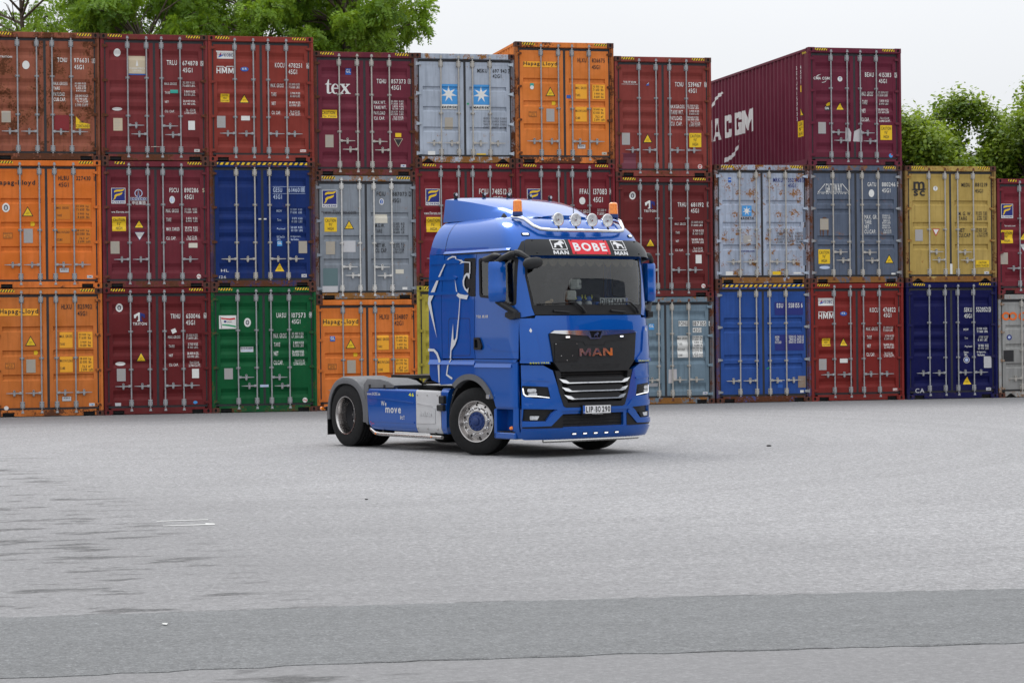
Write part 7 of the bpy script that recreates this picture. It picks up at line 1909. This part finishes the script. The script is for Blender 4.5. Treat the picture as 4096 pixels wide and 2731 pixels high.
for k, (dy, z, lab) in enumerate(((.02, 2.50, 'upper of two white plush dice hanging behind the windscreen'), (-.07, 2.335, 'lower of two white plush dice hanging behind the windscreen'))):
    t = in_cab('plush_die', (1.02, dy - .06, z), lab, 'plush die', .6 + .5 * k, 'plush dice in the windscreen')
    MB().cbox(-.075, .075, -.075, .075, -.075, .075, .02).obj('die_body', PLUSH, t)
    MB().tube([(0, 0, .07), (0, 0, .40)], .003, 4).obj('cord', BLKP, t)
    V, F = text2d('MAN', -.05, .02, .05, -.015, .05); surface_sheet('lettering', [(V, F, pr('dgrey'), 0)], lambda u, v, h: (.0765, u, v), t)
for k, (y, lab) in enumerate(((-.04, 'small figure with a horned blue and yellow helmet on the dashboard, left of its twin'), (.14, 'small figure with a horned blue and yellow helmet on the dashboard, right of its twin'))):
    t = in_cab('dash_figure', (1.10, y, 2.172), lab, 'figurine', 0, 'helmeted figurines on the dashboard')
    MB().sphere((0, 0, .045), .05, 12, 8, sc=(1, 1, .85)).obj('body', WHT, t)
    mb = MB(); mb.lathe([(.045, .085), (.048, .10), (.040, .13), (.020, .15), (0, .155)], 12, lambda a, b, h: (a, b, h)); mb.obj('helmet', pr('blue'), t)
    for s in (-1, 1): MB().tube([(0, s * .04, .11), (0, s * .065, .13), (0, s * .06, .175)], [.012, .010, .003], 6).obj('horn', LEMON, t)
t = in_cab('toy_lion', (1.08, -.58, 2.172), 'small tan toy lion standing on the left of the dashboard', 'toy')
mb = MB(); mb.sphere((0, 0, .055), .03, 10, 8, sc=(1, 2.0, 1)); mb.sphere((0, .06, .085), .028, 10, 8)
for y in (-.04, .04):
    for x in (-.014, .014): mb.tube([(x, y, .05), (x, y, .0)], .009, 6)
mb.obj('body', mat('toy_tan', (.38, .26, .14), .7), t)
t = in_cab('packet', (1.02, .40, 2.172), 'small blue packet lying on the dashboard left of the steering wheel', 'packet')
MB().cbox(-.05, .05, -.10, .10, 0, .07, .006).obj('carton', pr('blue'), t)
# ------------------------------------------------------------------ trees behind the stacks
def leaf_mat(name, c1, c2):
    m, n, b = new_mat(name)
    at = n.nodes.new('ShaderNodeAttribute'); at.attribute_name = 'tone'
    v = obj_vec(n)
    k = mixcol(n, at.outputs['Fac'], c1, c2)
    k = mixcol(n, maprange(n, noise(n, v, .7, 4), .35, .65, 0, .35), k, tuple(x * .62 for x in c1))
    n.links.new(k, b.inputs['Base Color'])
    b.inputs['Roughness'].default_value = 0.5
    b.inputs['Specular IOR Level'].default_value = 0.35
    tr = n.nodes.new('ShaderNodeBsdfTranslucent'); mx_ = n.nodes.new('ShaderNodeMixShader')
    n.links.new(mixcol(n, 0.5, k, (0.30, 0.42, 0.02)), tr.inputs['Color'])
    mx_.inputs[0].default_value = 0.38
    out = n.nodes['Material Output']
    n.links.new(b.outputs[0], mx_.inputs[1]); n.links.new(tr.outputs[0], mx_.inputs[2]); n.links.new(mx_.outputs[0], out.inputs['Surface'])
    return m
BARK = mat('bark', (0.085, 0.065, 0.048), 0.9, var=0.4, scale=10)
LOCUST = leaf_mat('locust_leaves', (0.060, 0.150, 0.012), (0.25, 0.41, 0.03))
LINDEN = leaf_mat('linden_leaves', (0.058, 0.120, 0.012), (0.34, 0.44, 0.04))

def quads(name, C, U, V, tone, m, parent):
    """many small leaf faces in one mesh: centre, half-length vector, half-width vector"""
    n = len(C)
    v = np.empty((n, 4, 3), np.float32)
    v[:, 0] = C - U; v[:, 1] = C - U * .1 + V; v[:, 2] = C + U; v[:, 3] = C - U * .1 - V
    me = bpy.data.meshes.new(name)
    me.vertices.add(n * 4); me.vertices.foreach_set('co', v.ravel())
    me.loops.add(n * 4); me.loops.foreach_set('vertex_index', np.arange(n * 4, dtype=np.int32))
    me.polygons.add(n); me.polygons.foreach_set('loop_start', np.arange(0, n * 4, 4, dtype=np.int32))
    at = me.attributes.new('tone', 'FLOAT', 'FACE'); at.data.foreach_set('value', tone.astype(np.float32))
    me.materials.append(m); me.update(); me.validate()
    o = link_mesh(name, me, parent); o['kind'] = 'stuff'
    return o

def tree(name, loc, H, R, z_lo, kind, label, seed, dens=1.0, lean=(0, 0), trunk_r=.18, gaps=.0, clumps=60, group=None):
    rg = np.random.default_rng(seed)
    t = tag(empty(name, loc), label, 'tree', group)
    mb = MB()
    # trunk and limbs
    tips = []
    top = Vector((lean[0], lean[1], H * .78))
    tr = [Vector((0, 0, 0)), Vector((lean[0] * .1 + .1, lean[1] * .1, H * .22)), Vector((lean[0] * .4 - .1, lean[1] * .4, H * .48)), top]
    mb.tube(tr, [trunk_r * 1.25, trunk_r, trunk_r * .7, trunk_r * .2], 9)
    def pt(f):
        k = f * 3; i = min(2, int(k)); return tr[i].lerp(tr[i + 1], k - i)
    cents = []
    for i in range(clumps):
        # clump centres fill an uneven egg, thinner inside
        while True:
            d = rg.normal(size=3); d /= np.linalg.norm(d)
            r = rg.uniform(.45, 1.0) ** .6
            p = d * r
            if p[2] > -.95: break
        zc = (z_lo + H) / 2; hz = (H - z_lo) / 2
        wob = 1 + (.22 if kind == 'locust' else .17) * math.sin(3.1 * d[0] + seed) * math.cos(2.3 * d[1] + 1.7 * seed) + rg.uniform(-.14, .14)
        c = np.array([lean[0] * .7 + p[0] * R * wob, lean[1] * .7 + p[1] * R * wob, zc + p[2] * hz * wob])
        cents.append(c)
    limbs = []
    for i, c in enumerate(cents):
        f = min(.98, max(.30, (c[2] - .25 * np.hypot(c[0], c[1])) / (H * .80) ))
        a = pt(f); b = Vector(c)
        mid = a.lerp(b, .5) + Vector((rg.uniform(-.3, .3), rg.uniform(-.3, .3), rg.uniform(-.1, .45)))
        mb.tube([a, mid, b], [trunk_r * .24, trunk_r * .13, trunk_r * .04], 5)
        for q in range(3):
            e = b + Vector(rg.normal(0, .30, 3)); mb.tube([mid.lerp(b, .5), b.lerp(e, .4), e], [trunk_r * .10, trunk_r * .06, .006], 4)
    mb.obj('branches', BARK, t)
    # leaves: sprays hanging from the clumps
    C = []; U = []; Vv = []; T = []
    for c in cents:
        rc = rg.uniform(.55, 1.05) * R * .30
        if rg.random() < gaps: continue
        if kind == 'locust':
            ns = int(165 * dens * (rc / .9) ** 2)
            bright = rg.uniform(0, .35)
            for s_ in range(ns):
                d = rg.normal(size=3); d /= np.linalg.norm(d); d[2] = d[2] * .75
                p0 = c + d * rc * rg.uniform(.35, 1.0)
                ax = d * .5 + np.array([rg.normal(0, .5), rg.normal(0, .5), rg.uniform(-.9, .1)]); ax /= np.linalg.norm(ax)
                side = np.cross(ax, rg.normal(size=3)); side /= np.linalg.norm(side)
                Ls = rg.uniform(.20, .34); nl = 7
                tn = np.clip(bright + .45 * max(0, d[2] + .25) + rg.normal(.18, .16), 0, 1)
                up = np.cross(side, ax)
                for j in range(nl):
                    q = p0 + ax * Ls * (j / (nl - 1)) - np.array([0, 0, .10 * (j / nl) ** 2])
                    for sg in (-1, 1):
                        l = .066 * rg.uniform(.8, 1.2)
                        dirv = side * sg * .9 + ax * .35 + up * rg.uniform(-.25, .25)
                        dirv /= np.linalg.norm(dirv)
                        C.append(q + dirv * l); U.append(dirv * l); Vv.append(np.cross(dirv, up + rg.normal(0, .3, 3)) * l * .42 + ax * .004); T.append(tn)
        else:
            rc *= 1.15
            nl = int(900 * dens * (rc / .8) ** 2)
            d = rg.normal(size=(nl, 3)); d /= np.linalg.norm(d, axis=1)[:, None]
            rr = np.abs(rg.normal(.75, .33, nl))                 # soft edge, no ball outline
            q = c + d * rc * rr[:, None] * np.array([1, 1, .85])
            bright = rg.uniform(0, .3)
            for j in range(nl):
                nrm = np.array([0, 0, 1.0]) + rg.normal(0, .55, 3) + d[j] * .5; nrm /= np.linalg.norm(nrm)
                u = np.cross(nrm, rg.normal(size=3)); u /= np.linalg.norm(u); l = rg.uniform(.045, .105)
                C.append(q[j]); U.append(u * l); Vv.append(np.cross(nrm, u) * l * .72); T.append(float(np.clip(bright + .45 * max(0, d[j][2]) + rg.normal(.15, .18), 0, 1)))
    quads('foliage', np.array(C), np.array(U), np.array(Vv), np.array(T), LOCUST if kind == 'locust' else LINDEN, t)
    return t
GL_ = 'trees behind the left stacks'; GR_ = 'trees behind the right stacks'
tree('locust_tree', (1.9, 19.5, 0), 16.5, 3.6, 9.3, 'locust', 'thin tree with bare forked trunk showing above the far left container', 11, .58, (-.6, 0), .19, .52, 46, GL_)
tree('locust_tree', (5.0, 18.0, 0), 14.0, 2.5, 7.6, 'locust', 'dense leafy tree above the beige logo container, between the thin tree and the sky gap', 5, 1.1, (0, 0), .2, .02, 52, GL_)
tree('locust_tree', (8.6, 19.0, 0), 16.0, 3.1, 7.4, 'locust', 'tall feathery tree rising out of the picture above the brick red container', 23, 1.05, (.2, 0), .22, .03, 68, GL_)
tree('locust_tree', (11.1, 17.6, 0), 15.2, 2.4, 7.6, 'locust', 'rightmost feathery tree of the left group, its drooping sprays reaching over the wine red container', 31, 1.0, (.2, 0), .2, .05, 56, GL_)
tree('linden_tree', (30.7, 18.6, 0), 9.1, 2.2, 3.2, 'linden', 'low broadleaf tree beside the lone wine red container on top', 41, 1.0, (0, 0), .13, .04, 74, GR_)
tree('linden_tree', (32.7, 20.6, 0), 9.5, 2.3, 3.2, 'linden', 'broadleaf tree above the left door of the mustard yellow container', 47, 1.0, (0, 0), .14, .04, 74, GR_)
tree('linden_tree', (34.9, 18.9, 0), 9.3, 2.2, 3.0, 'linden', 'broadleaf tree above the right door of the mustard yellow container', 61, 1.0, (0, 0), .14, .04, 74, GR_)
tree('linden_tree', (37.4, 20.4, 0), 10.6, 2.4, 3.6, 'linden', 'taller broadleaf tree at the right picture edge', 53, 1.0, (0, 0), .16, .04, 80, GR_)
# ------------------------------------------------------------------ litter on the yard
t = tag(empty('paper_scrap', (1.11, -37.47, .004)), 'white scrap of paper on the dark asphalt strip', 'litter')
me_ = surface_sheet('paper', [(*poly2d([(-.014, -.02), (.008, -.024), (.018, .0), (.010, .026), (-.010, .030), (-.02, .006)]), flat_mat('paper', (.5, .5, .48)), 0)], lambda u, v, h: (u, v, .006 + .012 * math.sin(u * 60) ** 2), t)
for i, (x, y, lab) in enumerate(((11.81, -19.06, 'dark scrap of rubber on the pale asphalt right of the truck'), (4.08, -27.56, 'small dark pebble in the middle of the pale asphalt'))):
    t = tag(empty('rubber_scrap' if i == 0 else 'pebble', (x, y, 0)), lab, 'debris')
    mb = MB(); mb.sphere((0, 0, .012), (.028 if i == 0 else .014), 7, 5, sc=(1.6, .8, .5)); mb.obj('lump', mat('dark_lump', (.02, .02, .02), .9), t)
